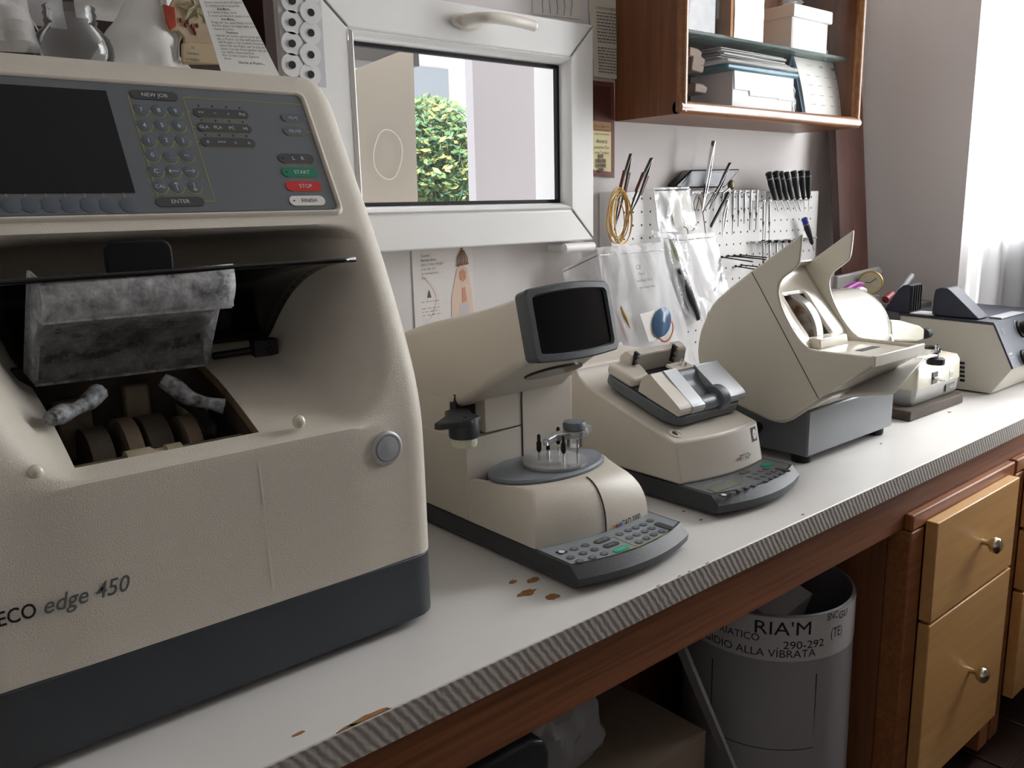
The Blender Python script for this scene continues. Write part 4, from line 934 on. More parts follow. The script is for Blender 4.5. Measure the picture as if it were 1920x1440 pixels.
zpill(1396, 887, 0.022, 0.010, M_key, kq, kf); zpill(1438, 873, 0.024, 0.013, mat('key_bright_green', rgb(0, 158, 120)), kq, kf); zpill(1468, 882, 0.010, 0.026, M_key, kq, kf)
for px, py, t in ((1406, 894, 'C'), (1416, 889, '7'), (1426, 884, '8'), (1436, 880, '9'), (1420, 898, '.'), (1431, 894, '4'), (1441, 889, '5'), (1451, 885, '6'), (1437, 903, '0'), (1446, 898, '1'), (1456, 894, '2'), (1466, 889, '3')):
    q = zbtn(px, py, 0.0050, 0.0045, M_keyg, kq, kf); text(lt, t, Matrix.Translation((q.x, q.y, kf+0.002)), 0.003)
qa = on_z(1340, 908, kf); text(lt, 'FRAME TRACER 3D', Matrix.Translation((qa.x, qa.y+0.002, kf+0.0012)), 0.0028, w=0.045)
stuff(lt.build('key_lettering', M_print, kq))

# ================================================================ hand edger on a grey metal base
HE = thing('hand_edger', 'cream hand edging machine with winged hood and white drum on grey metal box', 'machine', (1.46, 0.88, 0))
m = MB(); m.box((1.312, 0.760, 0.016), (1.622, 1.02, 0.100)); hb_ = m.build('base_box', M_gmetal, HE, bevel=0.003)
m = MB(); m.box((1.318, 0.766, 0.100), (1.616, 1.01, 0.106)); m.build('base_lid', M_darksteel, HE)
for x, y in ((1.335, 0.785), (1.600, 0.785), (1.335, 0.99), (1.600, 0.99)):
    m = MB(); m.lathe([(0.0165, 0.0003), (0.018, 0.004), (0.018, 0.017)], Matrix.Translation((x, y, 0)), 20); m.build('rubber_foot', M_rubber, HE, smooth=40)
m = MB(); m.lathe([(0.009, 0), (0.009, 0.012), (0.012, 0.012), (0.012, 0.026), (0.006, 0.027), (0.006, 0.030)], axis_m((1.312, 0.86, 0.054), (1.2, 0.85, 0.052)), 16); m.build('power_knob', M_black, HE, smooth=40)
L0, R0 = 1.300, 1.475
# side profile of the hood (y, z)
back = cr_spline([(.783, .405), (.878, .337), (.950, .282), (.972, .250), (.988, .211), (.990, .165), (.965, .125), (.915, .098), (.860, .082), (.822, .074), (.790, .082)], 4)
under = [(.732, .132), (.646, .197), (.648, .211)]
edge = cr_spline([(.648, .211), (.747, .2105), (.768, .217), (.785, .232), (.803, .256), (.817, .281), (.824, .305), (.819, .325), (.797, .343), (.787, .354), (.784, .376), (.783, .405)], 4)
outline = back+under+edge[1:-1]
T = 0.007
for nm, xa, xb in (('left_wing', L0, L0+T), ('right_wing', R0-T, R0)):
    m = MB(); m.prism(outline, 'x', xa, xb); m.build(nm, M_cream, HE, bevel=0.0025, seg=2)
# shell over the back, inner trough between the wings
bk = cr_spline([(.792, .398), (.878, .337), (.950, .282), (.972, .250), (.988, .211), (.990, .165), (.965, .125), (.915, .098), (.860, .082), (.822, .074), (.790, .082), (.735, .130)], 3)
bk = [p for p in bk if p[0] > 0.86 or p[1] < 0.2]
bk = [(.862, .348)] + [p for p in bk if not (p[0] < 0.865 and p[1] > 0.2)]
def shell(i, j): y, z = bk[j]; return Vector((L0+T*0.5+(R0-L0-T)*i/4.0, y, z))
m = MB(); m.grid(shell, 4, len(bk)-1); m.build('hood_shell', M_cream, HE, smooth=50, solid=0.004)
# seam line on the left wing
a_, b_ = Vector((L0-0.0002, .878, .3365)), Vector((L0-0.0002, .737, .128)); MB().tube([a_, b_], 0.0008, 4).build('seam', M_seam, HE)
# trough: sloped plate with a slot and curved lead in
tr = cr_spline([(.884, .346), (.862, .318), (.842, .292), (.820, .263), (.801, .240), (.787, .222), (.783, .204)], 4)
def tro(i, j):
    y, z = tr[j]; u = i/12.0
    ey = min(edge, key=lambda p: abs(p[1]-z) + (10 if p[0] < .745 else 0))[0]+0.004
    yy = y-max(0, y-ey)*max(0, (0.25-u)/0.25)**2
    return Vector((L0+T*0.4+(R0-L0-1.4*T)*u, yy, z))
SI0, SI1, SJ0, SJ1 = 3, 8, 8, 20
m = MB(); m.grid(tro, 12, len(tr)-1, skip=lambda i, j: SI0 <= i < SI1 and SJ0 <= j < SJ1); m.build('trough', M_cream, HE, smooth=50, solid=0.003)
# front tray: floor, lip and V shaped bottom
m = MB(); m.hexa([(L0+T, .830, .197), (R0-T, .830, .197), (R0-T, .832, .205), (L0+T, .832, .205), (L0+T, .652, .197), (R0-T, .652, .197), (R0-T, .652, .205), (L0+T, .652, .205)]); m.build('tray_floor', M_cream, HE)
m = MB(); m.box((L0, .643, .194), (R0, .650, .2125)); m.build('tray_lip', M_cream, HE, bevel=0.0015)
m = MB(); m.hexa([(L0+T, .646, .194), (R0-T, .646, .194), (R0-T, .735, .132), (L0+T, .735, .132), (L0+T, .650, .199), (R0-T, .650, .199), (R0-T, .740, .137), (L0+T, .740, .137)]); m.build('tray_bottom', M_cream, HE)
m = MB(); m.hexa([(L0+T, .735, .130), (R0-T, .735, .130), (R0-T, .80, .102), (L0+T, .80, .102), (L0+T, .740, .137), (R0-T, .740, .137), (R0-T, .80, .11), (L0+T, .80, .11)]); m.build('sump_plate', M_cream, HE)
m = MB(); m.box((L0+0.07, .700, .2052), (L0+0.13, .714, .2058)); m.build('drain_slot', M_dark, HE)
m = MB(); xa, xb = L0+T+0.034, R0-T-0.030; m.hexa([(xa, .762, .204), (xb, .762, .204), (xb, .800, .204), (xa, .800, .204), (xa+0.002, .765, .222), (xb-0.002, .765, .222), (xb-0.002, .797, .222), (xa+0.002, .797, .222)]); m.build('wheel_rest', M_cream, HE, bevel=0.003)
# side drip tray sticking out at the right below the lip
m = MB(); m.hexa([(1.395, .655, .132), (1.500, .655, .178), (1.500, .760, .150), (1.395, .760, .108), (1.395, .650, .140), (1.500, .650, .186), (1.500, .760, .158), (1.395, .760, .116)]); m.build('drip_tray', M_white, HE, bevel=0.002)
# slot interior and grinding wheel
hx0, hx1 = tro(SI0, 0).x-0.002, tro(SI1, 0).x+0.002
m = MB(); m.add([(hx0, .846, .294), (hx1, .846, .294), (hx1, .789, .221), (hx0, .789, .221), (hx0, .915, .250), (hx1, .915, .250), (hx1, .86, .17), (hx0, .86, .17)], [(0, 1, 5, 4), (1, 2, 6, 5), (2, 3, 7, 6), (3, 0, 4, 7), (4, 5, 6, 7)]); m.build('wheel_housing', mat('housing_grime', rgb(96, 90, 84), 0.6, var=0.5, vscale=40), HE)
wx = 1.378
m = MB(); m.lathe([(0.010, -0.010), (0.078, -0.010), (0.0805, -0.008), (0.0805, 0.012), (0.078, 0.014), (0.010, 0.014)], axis_m((wx, .866, .217), (wx+1, .866, .217)), 48); m.build('grinding_wheel', mat('wheel_steel', rgb(168, 164, 160), 0.3, metal=0.7, var=0.2, vscale=40), HE, smooth=40)
m = MB(); m.lathe([(0.012, 0), (0.076, 0)], axis_m((wx-0.0108, .866, .217), (wx-1, .866, .217)), 40, cap=False); m.build('rusty_face', mat('rust', rgb(120, 84, 62), 0.7, var=0.7, vscale=45, bump=0.3, bscale=150, col2=rgb(196, 192, 186)), HE)
# motor drum
M_drum = mat('drum_white', rgb(236, 232, 222), 0.12, coat=0.6)
dy, dz, dr = 0.905, 0.185, 0.092
m = MB(); m.lathe([(dr-0.004, 0), (dr, 0.003), (dr, 0.215), (dr-0.004, 0.235), (dr-0.018, 0.246), (dr-0.045, 0.250), (0, 0.251)], axis_m((R0, dy, dz), (2.0, dy, dz)), 56); m.build('motor_drum', M_drum, HE, smooth=50)
m = MB(); m.lathe([(0.012, 0), (0.012, 0.012), (0.016, 0.012), (0.016, 0.02)], axis_m((1.70, 0.83, 0.17), (1.8, 0.825, 0.17)), 16); m.build('shaft_nut', M_white, HE, smooth=40)

# ================================================================ groover on a wooden slab
o = MB().prism([(1.735, .775), (1.985, .772), (2.005, .80), (2.0, 0.99), (1.74, 0.99)], 'z', 0.0003, 0.022).build('wooden_slab', wood('slab_wood', rgb(92, 80, 70), rgb(66, 56, 48), 0.8, axis='X', ws=12), bevel=0.002); tag(o, 'dark wooden slab lying under the small groover', 'board')
GR = thing('lens_groover', 'small cream and silver lens groover with toggle switches on a wooden slab', 'machine', (1.87, 0.87, 0.0222))
def gring(dx, y0, y1, z, r=0.012): return [Vector((1.886+p[0], (y0+y1)/2+p[1], z)) for p in rrect(0.222+dx, y1-y0, r, 5)]
rs = [gring(-0.01, .797, .975, 0.0223), gring(0.0, .790, .980, 0.030), gring(0.0, .787, .983, 0.058)]
k = len(rs[0]); m = MB(); m.add([p for r in rs for p in r], [(r*k+i, r*k+(i+1) % k, (r+1)*k+(i+1) % k, (r+1)*k+i) for r in range(2) for i in range(k)]+[tuple(range(k)), tuple(2*k+i for i in range(k))]); m.build('lower_case', mat('case_silver', rgb(176, 176, 172), 0.35, metal=0.2), GR, smooth=40)
M_gcream = mat('groover_cream', rgb(207, 201, 183), 0.35, coat=0.2, var=0.04)
rs = [gring(0.002, .786, .984, 0.058), gring(0.0, .787, .984, 0.100), gring(-0.006, .792, .984, 0.110), gring(-0.03, .806, .984, 0.114)]
m = MB(); m.add([p for r in rs for p in r], [(r*k+i, r*k+(i+1) % k, (r+1)*k+(i+1) % k, (r+1)*k+i) for r in range(3) for i in range(k)]+[tuple(3*k+i for i in range(k))]); m.build('upper_case', M_gcream, GR, smooth=40)
gy = .7865
def gq(px, py): return on_y(px, py, gy)
q = gq(1752, 708); m = MB(); m.box((q.x-0.012, gy-0.002, q.z-0.013), (q.x+0.012, gy+0.002, q.z+0.013)); sp = m.build('switch_plate', M_darksteel, GR)
for dx in (-0.005, 0.005):
    m = MB(); m.lathe([(0.0035, 0), (0.0035, 0.004), (0.0015, 0.004), (0.002, 0.018)], axis_m((q.x+dx, gy-0.002, q.z-0.001), (q.x+dx+0.02, gy-0.06, q.z-0.014)), 10); m.build('toggle_switch', M_chrome, sp, smooth=40)
q = gq(1783, 702); m = MB(); m.box((q.x-0.008, gy-0.001, q.z-0.010), (q.x+0.008, gy+0.002, q.z+0.010)); st = m.build('approval_sticker', M_paper, GR); m = MB(); text(m, 'CE', frame((q.x, gy-0.0012, q.z), (1, 0, 0), (0, 0, 1)), 0.009, w=0.012); m.build('sticker_lettering', M_ink, st)
q = gq(1781, 725); m = MB(); m.box((q.x-0.022, gy-0.001, q.z-0.008), (q.x+0.022, gy+0.002, q.z+0.008)); st = m.build('name_plate', mat('plate_grey', rgb(100, 98, 92), 0.5), GR)
m = MB(); text(m, 'AG-5', frame((q.x+0.008, gy-0.0012, q.z+0.001), (1, 0, 0), (0, 0, 1)), 0.008, w=0.024, shear=0.2, bold=0.01); m.build('plate_lettering', M_print, st)
# arms and wheel on top
gd = on_z(1754, 683, .1140)
m = MB(); m.lathe([(0.017, 0), (0.018, 0.003), (0.018, 0.012), (0.014, 0.014)], Matrix.Translation(gd), 24); m.build('guide_disc', M_ink, GR, smooth=40)
m = MB(); m.lathe([(0.006, 0), (0.006, 0.01), (0.010, 0.012), (0.010, 0.018), (0.004, 0.018), (0.004, 0.028)], Matrix.Translation(gd+Vector((0, 0, 0.014))), 14); m.build('guide_screw', M_chrome, GR, smooth=40)
m = MB(); m.tube([gd+Vector((-.07, .01, .017)), gd+Vector((-.005, 0, .020))], 0.006, 10); m.build('guide_arm', M_chrome, GR, smooth=50)
m = MB(); fa = [on_y(px, py, .868) for px, py in ((1730, 665), (1756, 665), (1757, 652), (1750, 648), (1733, 650))]; m.prism([(p.x, p.z) for p in fa], 'y', .868, .880); m.build('guard_flap', M_ink, GR, bevel=0.002)
m = MB(); fa = [on_y(px, py, .850) for px, py in ((1672, 640), (1722, 640), (1733, 636), (1734, 617), (1726, 611), (1690, 601), (1670, 600))]; m.prism([(p.x, p.z) for p in fa], 'y', .850, .874); m.build('lens_arm', M_gcream, GR, bevel=0.004)
m = MB(); m.box((fa[0].x, .856, .112), (fa[0].x+0.02, .872, fa[0].z+0.01)); m.build('arm_post', M_gcream, GR)
fk = on_y(1733, 626, .862); m = MB(); m.lathe([(0.011, 0), (0.012, 0.002), (0.012, 0.018), (0.009, 0.020)], axis_m((fk.x, .862, fk.z), (3.0, .862, fk.z)), 18); m.build('arm_knob', M_ink, GR, smooth=30)

# ================================================================ frame heater at the far end
HT = thing('frame_heater', 'cream frame heater with dark blue top, two black cowls and slanted dial panel', 'heater', (2.26, 0.88, 0))
X0, X1 = 2.105, 2.42
pr = [(.758, .004), (.718, .068), (.766, .166), (.985, .171), (.985, .004)]
m = MB(); m.prism(pr, 'x', X0, X1); m.build('body', mat('heater_cream', rgb(201, 196, 185), 0.45, bump=0.05, bscale=500, var=0.03), HT, bevel=0.002)
M_navy = mat('navy_plastic', rgb(38, 42, 58), 0.5, bump=0.1, bscale=600)
m = MB(); m.prism([(.762, .166), (.766, .172), (.987, .177), (.987, .171)], 'x', X0-0.002, X1+0.002); m.build('top_plate', M_navy, HT)
fv = Vector((0, .766-.718, .166-.068)).normalized(); fn = Vector((0, -fv.z, fv.y)); HP = frame(Vector((X0, .718, .068))+fn*0.0015, (1, 0, 0), fv); hl = math.hypot(.048, .098)
m = MB(); m.box((-0.001, 0.0, -0.002), (X1-X0, hl, 0.002), HP); fp = m.build('dial_panel', M_navy, HT)
def hploc(px, py): q = HP.inverted() @ on_p(px, py, HP @ Vector((0, 0, 0.002)), fn); return q.x, q.y
for (px, py), r in (((1914, 617), 0.022), ((1922, 672), 0.022)):
    u, v = hploc(px, py); u = max(u, 0.05)
    m = MB(); m.lathe([(r, 0.002), (r, 0.006), (r*0.8, 0.008), (r*0.74, 0.022), (0, 0.023)], HP @ Matrix.Translation((u, v, 0)), 24); kn = m.build('dial_knob', M_ink, fp, smooth=40)
    m = MB(); a0 = [(r*1.22*math.cos(t), r*1.22*math.sin(t)) for t in [PI*0.65+PI*0.9*i/14 for i in range(15)]]; m.tube([HP @ Vector((u+p[0], v+p[1], 0.0022)) for p in a0], 0.0008, 4); m.build('dial_scale', M_print, fp)
m = MB(); u, v = hploc(1880, 622)
for k in range(3):
    rr = [(0.004+0.0015*k)]; m.tube([HP @ Vector((u+(k-1)*0.004, v-0.006, 0.0024)), HP @ Vector((u+(k-1)*0.004+0.002, v, 0.0024)), HP @ Vector((u+(k-1)*0.004-0.001, v+0.007, 0.0024))], 0.0009, 4)
text(m, 'HAG', HP @ Matrix.Translation((hploc(1895, 663)[0], hploc(1895, 663)[1], 0.002)), 0.006); text(m, 'Dr. Hertel', HP @ Matrix.Translation((hploc(1898, 670)[0], hploc(1898, 670)[1], 0.002)), 0.0025)
stuff(m.build('panel_print', M_print, fp))
# cowls
def cowl(y0, y1, z, hgt, x0, x1, ribs):
    pr = cr_spline([(y0, z), (y0+0.004, z+hgt*0.55), (y0+0.02, z+hgt), (y0+0.035, z+hgt*0.98), (y1, z)], 4); return pr
zt_ = .1755
fr_c = [(.905, zt_), (.905, zt_+.060), (.893, zt_+.068), (.876, zt_+.066), (.800, zt_)]
m = MB(); m.prism(cr_spline([(.912, zt_), (.910, zt_+.055), (.902, zt_+.066), (.888, zt_+.068), (.872, zt_+.062), (.803, zt_)], 4), 'x', X0+0.010, X0+0.07); m.build('front_cowl', M_navy, HT, bevel=0.002)
m = MB(); m.prism([(1.03, zt_+0.004), (.998, zt_+.058), (.985, zt_+.070), (.9685, zt_+.072), (.965, zt_+.0), (.985, zt_)], 'x', X0+0.006, X0+0.07); cw = m.build('rear_cowl', M_navy, HT, bevel=0.002)
for k in range(5):
    m = MB(); m.box((X0+0.008+k*0.012, .9605, zt_+0.006), (X0+0.012+k*0.012, .9672, zt_+0.068)); m.build('cowl_rib', M_ink, cw)
m = MB(); m.box((X0+0.002, .905, zt_+0.0005), (X0+0.06, .962, zt_+0.003)); m.build('warming_plate', M_white, HT)
m = MB(); m.box((X0+0.06, .772, .1735), (X0+0.2, .800, .1765)); m.build('warming_plate', M_silver, HT)
for k in range(5):
    q = on_x(1804, 681+k*8, X0-0.001); m = MB(); m.box((X0-0.0012, q.y-0.0055, q.z-0.0032), (X0+0.002, q.y+0.0055, q.z+0.0032)); m.build('vent_slot', M_ink, HT)

# ================================================================ papers on the wall
def wall_sheet(name, label, cat, px, y=YW, mt=M_paper, curl=0.0, group=None):
    """paper sheet stuck on the wall, corners by pixel order TL TR BR BL; returns object and a local frame"""
    c = [on_y(a, b, y) for a, b in px]
    m = MB(); m.grid(lambda i, j: (c[0].lerp(c[1], i/6.0)).lerp(c[3].lerp(c[2], i/6.0), j/6.0)+Vector((0, -0.0015-curl*math.sin(PI*j/6.0)*0.5-curl*(j/6.0)**2, 0)), 6, 6)
    o = m.build(name, mt, solid=0.0006); tag(o, label, cat, group); return o, c
def lines_on(o, c, rows, col, y, h, x0=0.08, x1=0.92, seed=1, lift=0.0022, fill=0.55):
    """rows of small word-like strokes (print too small to read)"""
    r = random.Random(seed); m = MB()
    for t in rows:
        x = x0
        while x < x1:
            w = r.uniform(0.03, 0.10); e = min(x+w, x1)
            p = lambda s, q: c[0].lerp(c[1], s).lerp(c[3].lerp(c[2], s), q)+Vector((0, -lift, 0))
            m.add([p(x, t), p(e, t), p(e, t+h), p(x, t+h)], [(0, 1, 2, 3)]); x = e+r.uniform(0.012, 0.03)
    b = m.build('print_lines', col, o); stuff(b); return b
o, c = wall_sheet('typed_notice', 'typed white notice sheet pinned beside the wooden wall cabinet', 'notice', ((1100, -25), (1172, -15), (1163, 150), (1110, 144)), curl=0.004, mt=mat('old_paper', rgb(222, 216, 200), 0.8))
m = MB(); q = c[0].lerp(c[1], 0.5).lerp(c[3].lerp(c[2], 0.5), 0.22); text(m, 'LA CROCE DELLA MISERICORDIA', frame(q+Vector((0, -0.004, 0)), c[1]-c[0], c[0]-c[3]), 0.0045, w=0.072); m.build('heading', M_ink, o)
lines_on(o, c, [0.27+0.036*k for k in range(10)]+[0.66+0.034*k for k in range(9)], M_inkgrey, YW, 0.012, 0.16, 0.95, seed=3, lift=0.0068)
o, c = wall_sheet('pencil_drawing', 'white sheet with faint pencil drawing above the window handle', 'drawing', ((996, -45), (1090, -30), (1086, 36), (998, 26)), y=YW)
m = MB(); r = random.Random(5)
for k in range(5):
    p = [c[0].lerp(c[1], 0.2+0.15*k+0.04*math.sin(t*1.3+k)).lerp(c[3].lerp(c[2], 0.2+0.15*k), 0.35+0.6*t/6)+Vector((0, -0.0024, 0)) for t in range(7)]
    m.tube(p, 0.0004, 4)
stuff(m.build('pencil_strokes', M_inkgrey, o))
# bookmark-like blessing card with rope border
o, c = wall_sheet('blessing_card', 'narrow blessing card with rope border and brown to cream ground beside window', 'card', ((1100, 150), (1150, 155), (1149, 334), (1100, 328)), mt=mat('card_maroon', rgb(128, 74, 60), 0.6, var=0.4, vscale=120), curl=0.003)
def sub(u0, v0, u1, v1, mt, nm, lift): 
    P_ = lambda s, q: c[0].lerp(c[1], s).lerp(c[3].lerp(c[2], s), q)+Vector((0, -lift-0.003*math.sin(PI*q)*0.5-0.003*q*q, 0))
    m = MB(); m.grid(lambda i, j: P_(u0+(u1-u0)*i, v0+(v1-v0)*j/6.0), 1, 6); return m.build(nm, mt, o)
sub(0.08, 0.05, 0.86, 0.42, mat('card_brown', rgb(84, 44, 34), 0.6), 'dark_field', 0.0022)
sub(0.08, 0.42, 0.86, 0.52, mat('card_amber', rgb(176, 130, 78), 0.6), 'amber_field', 0.0022)
sub(0.08, 0.52, 0.86, 0.94, mat('card_cream', rgb(236, 222, 170), 0.6), 'cream_field', 0.0022)
for k, (t, v, h) in enumerate((('Te il Signore', 0.47, 0.0042), ('tutta la tua mente', 0.51, 0.0042), ('tutte la tua forza', 0.55, 0.0042), ('Amerai', 0.625, 0.0085), ('prossimo Tuo', 0.69, 0.0065), ('come Te stesso', 0.745, 0.0060))):
    m = MB(); q = c[0].lerp(c[1], 0.48).lerp(c[3].lerp(c[2], 0.48), v); text(m, t, frame(q+Vector((0, -0.0068, 0)), c[1]-c[0], c[0]-c[3]), h, w=0.044 if k != 3 else 0.032); m.build('card_lettering', M_ink, o)
q = c[0].lerp(c[1], 0.45).lerp(c[3].lerp(c[2], 0.45), 0.86); m = MB(); FMk = frame(q+Vector((0, -0.0072, 0)), c[1]-c[0], c[0]-c[3])
for i in range(4):
    for j in range(4):
        if (i in (0, 3)) and (j in (0, 3)): continue
        m.add([FMk @ Vector(((i-2+a)*0.0075+0.0006, (j-2+b)*0.0095+0.0006, 0)) for a, b in ((0, 0), (0.85, 0), (0.85, 0.85), (0, 0.85))], [(0, 1, 2, 3)])
stuff(m.build('labyrinth_mark', mat('mark_brown', rgb(112, 98, 80), 0.7), o))
# devotional leaflet below the window: rose swirl and robed crowned figure, generic
o, c = wall_sheet('devotional_leaflet', 'white leaflet with robed crowned figure hanging below the window', 'leaflet', ((770, 462), (884, 452), (888, 604), (778, 622)), mt=mat('leaflet_paper', rgb(232, 226, 222), 0.7))
LP = lambda s, q, l=0.0024: c[0].lerp(c[1], s).lerp(c[3].lerp(c[2], s), q)+Vector((0, -l, 0))
def blob(pts, nm, mt, l=0.0024): m = MB(); m.add([LP(a, b, l) for a, b in pts], [tuple(range(len(pts)))]); return m.build(nm, mt, o)
M_robe = mat('robe_print', rgb(226, 200, 180), 0.7); M_skin = mat('skin_print', rgb(206, 150, 122), 0.7); M_gold = mat('gold_print', rgb(150, 110, 78), 0.7)
blob([(0.72, 0.32), (0.82, 0.27), (0.90, 0.32), (0.97, 0.60), (1.0, 1.0), (0.60, 1.0), (0.62, 0.66)], 'robe', M_robe, 0.0024)
blob([(0.76, 0.36), (0.82, 0.33), (0.87, 0.36), (0.87, 0.44), (0.82, 0.48), (0.77, 0.44)], 'face', M_skin, 0.0028)
blob([(0.80, 0.56), (0.85, 0.54), (0.88, 0.72), (0.80, 0.74)], 'hands', M_skin, 0.0028)
blob([(0.75, 0.74), (0.90, 0.74), (0.94, 1.0), (0.72, 1.0)], 'tunic', mat('tunic_print', rgb(204, 196, 198), 0.7), 0.0026)
m = MB()
for k in range(5): m.tube([LP(0.74+0.04*k, 0.27, 0.0030), LP(0.735+0.0425*k, 0.2, 0.0030), LP(0.82+0.012*(k-2), 0.10, 0.0030)], 0.0009, 4)
m.tube([LP(0.73, 0.28, 0.003), LP(0.92, 0.265, 0.003)], 0.0018, 4); m.tube([LP(0.82, 0.10, 0.003), LP(0.82, 0.03, 0.003)], 0.0013, 4); stuff(m.build('crown', M_gold, o))
m = MB(); m.grid(lambda i, j: LP(0.08+0.28*math.sin(j*0.28)+0.05*i*math.sin(j*0.3), 0.3+0.063*j, 0.0022), 1, 10); m.build('rose_swirl', mat('swirl_pink', rgb(234, 216, 210), 0.7), o)
for k, t in enumerate(('Cuore', 'Immacolato', 'sara il mio rifugio', 'e la via che', 'ti condurra a', 'Dio')):
    m = MB(); text(m, t, frame(LP(0.14, 0.12+0.052*k), c[1]-c[0], c[0]-c[3]), 0.0050, align='L'); m.build('leaflet_lettering', M_inkgrey if k < 2 else mat('print_faint', rgb(168, 160, 156), 0.7), o)
blob([(0.22, 0.62), (0.25, 0.52), (0.28, 0.62)], 'church_mark', M_inkgrey)
lines_on(o, c, [0.66, 0.74, 0.78, 0.82], mat('print_faint', rgb(168, 160, 156)), YW, 0.008, 0.12, 0.42, seed=8)

# ================================================================ glazed wall cabinet and what is in it
CBx0, CBx1, CBy, CBz = 1.398, 2.105, 1.118, 0.634
M_cab = wood('cabinet_wood', rgb(126, 76, 42), rgb(98, 56, 30), 0.45, axis='Z', ws=12, coat=0.1)
M_cabb = M_cab
M_trim = wood('cabinet_trim_wood', rgb(150, 98, 54), rgb(118, 74, 38), 0.3, axis='X', ws=16, coat=0.4)
CB = thing('wall_cabinet', 'brown wooden wall cabinet with glass front and glass shelf', 'cabinet', ((CBx0+CBx1)/2, 1.21, CBz))
MB().box((CBx0, CBy+0.012, CBz), (CBx0+0.018, 1.299, 1.25)).build('side_panel', M_cab, CB)
MB().box((CBx1-0.018, CBy+0.012, CBz), (CBx1, 1.299, 1.25)).build('side_panel', M_cab, CB)
MB().box((CBx0+0.018, CBy+0.012, CBz), (CBx1-0.018, 1.299, CBz+0.018)).build('bottom_panel', M_cab, CB)
MB().box((CBx0+0.018, CBy+0.012, 1.23), (CBx1-0.018, 1.299, 1.25)).build('top_panel', M_cab, CB)
MB().box((CBx0+0.018, 1.288, CBz+0.018), (CBx1-0.018, 1.299, 1.23)).build('back_panel', M_cabb, CB)
m = MB(); m.tube([(CBx0, CBy+0.012, CBz+0.012), (CBx1, CBy+0.012, CBz+0.012)], 0.0135, 14); m.build('bottom_trim', M_trim, CB, smooth=50)
for x in (CBx0+0.011, CBx1-0.011):
    m = MB(); m.tube([(x, CBy+0.012, CBz+0.004), (x, CBy+0.012, 1.25)], 0.0125, 12); m.build('side_trim', M_trim, CB, smooth=50)
MB().box((CBx0+0.022, CBy+0.018, CBz+0.018), (CBx1-0.022, CBy+0.030, CBz+0.026)).build('sliding_track', mat('track_cream', rgb(196, 184, 160), 0.4), CB)
MB().box((CBx0+0.020, CBy+0.014, CBz+0.026), (CBx0+0.026, CBy+0.030, 1.22)).build('side_track', M_pvc, CB)
MB().box((CBx0+0.026, CBy+0.022, CBz+0.026), (CBx1-0.02, CBy+0.026, 1.22)).build('glass_door', thin('cab_glass', (0.85, 0.92, 0.9, 1), 0.004, rough=0.02, gloss=0.02), CB)
shelf_z = on_y(1288, 57, CBy+0.035).z
MB().box((CBx0+0.0185, CBy+0.034, shelf_z-0.003), (CBx1-0.0185, 1.287, shelf_z+0.003)).build('glass_shelf', thin('shelf_glass', (0.45, 0.62, 0.58, 1), 0.30, rough=0.03, gloss=0.1), CB)
FLR = CBz+0.0184
def cbx(px, py, y): q = on_y(px, py, y); return q.x, q.z
# white tuck-flap carton on the cabinet floor
xa, _ = cbx(1372, 205, CBy+0.05); xb, _ = cbx(1484, 212, CBy+0.05); zt2 = on_y(1376, 132, CBy+0.05).z
W = thing('tuck_flap_carton', 'white carton with tuck flap on the cabinet floor beside the calendar', 'box', ((xa+xb)/2, CBy+0.10, FLR))
MB().box((xa, CBy+0.05, FLR), (xb, CBy+0.165, zt2)).build('carton', M_cwhite, W, bevel=0.001, seg=1)
fw = xb-xa; fz = FLR+(zt2-FLR)*0.42
m = MB(); m.prism([(xa+0.002, zt2), (xb-0.001, zt2), (xb-0.001, fz), (xb-0.25*fw, fz), (xb-0.26*fw, fz+0.002), (xa+0.27*fw, fz+0.002), (xa+0.26*fw, fz+0.012), (xa+0.006, fz+0.012)], 'y', CBy+0.0475, CBy+0.0502); m.build('flap', M_cwhite, W)
# plastic wrapped stacks lying on the carton
def stack_sheet(name, label, cat, x0, x1, y0, y1, z, t, mt, tilt=0.0, grp=None, bev=0.001, dz=0.0):
    M2 = Matrix.Translation(((x0+x1)/2, (y0+y1)/2, z)) @ Matrix.Rotation(tilt, 4, 'Z')
    m = MB(); m.box((-(x1-x0)/2, -(y1-y0)/2, 0), ((x1-x0)/2, (y1-y0)/2, t), M2); o = m.build(name, mt, bevel=bev, seg=2); tag(o, label, cat, grp); return o
M_teal = mat('teal_sleeve', rgb(70, 120, 140), 0.3, var=0.2, vscale=30)
z = zt2+0.0004
stack_sheet('padded_mailer', 'teal padded mailer lying on the white tuck-flap carton', 'mailer', xa-0.030, xb+0.014, CBy+0.042, CBy+0.155, z, 0.012, M_teal, bev=0.004); z += 0.0124
stack_sheet('bubble_sleeve', 'crinkled clear bubble sleeve on top of the teal mailer', 'sleeve', xa-0.035, xb+0.004, CBy+0.040, CBy+0.150, z, 0.010, M_bagm, bev=0.003); z += 0.0104
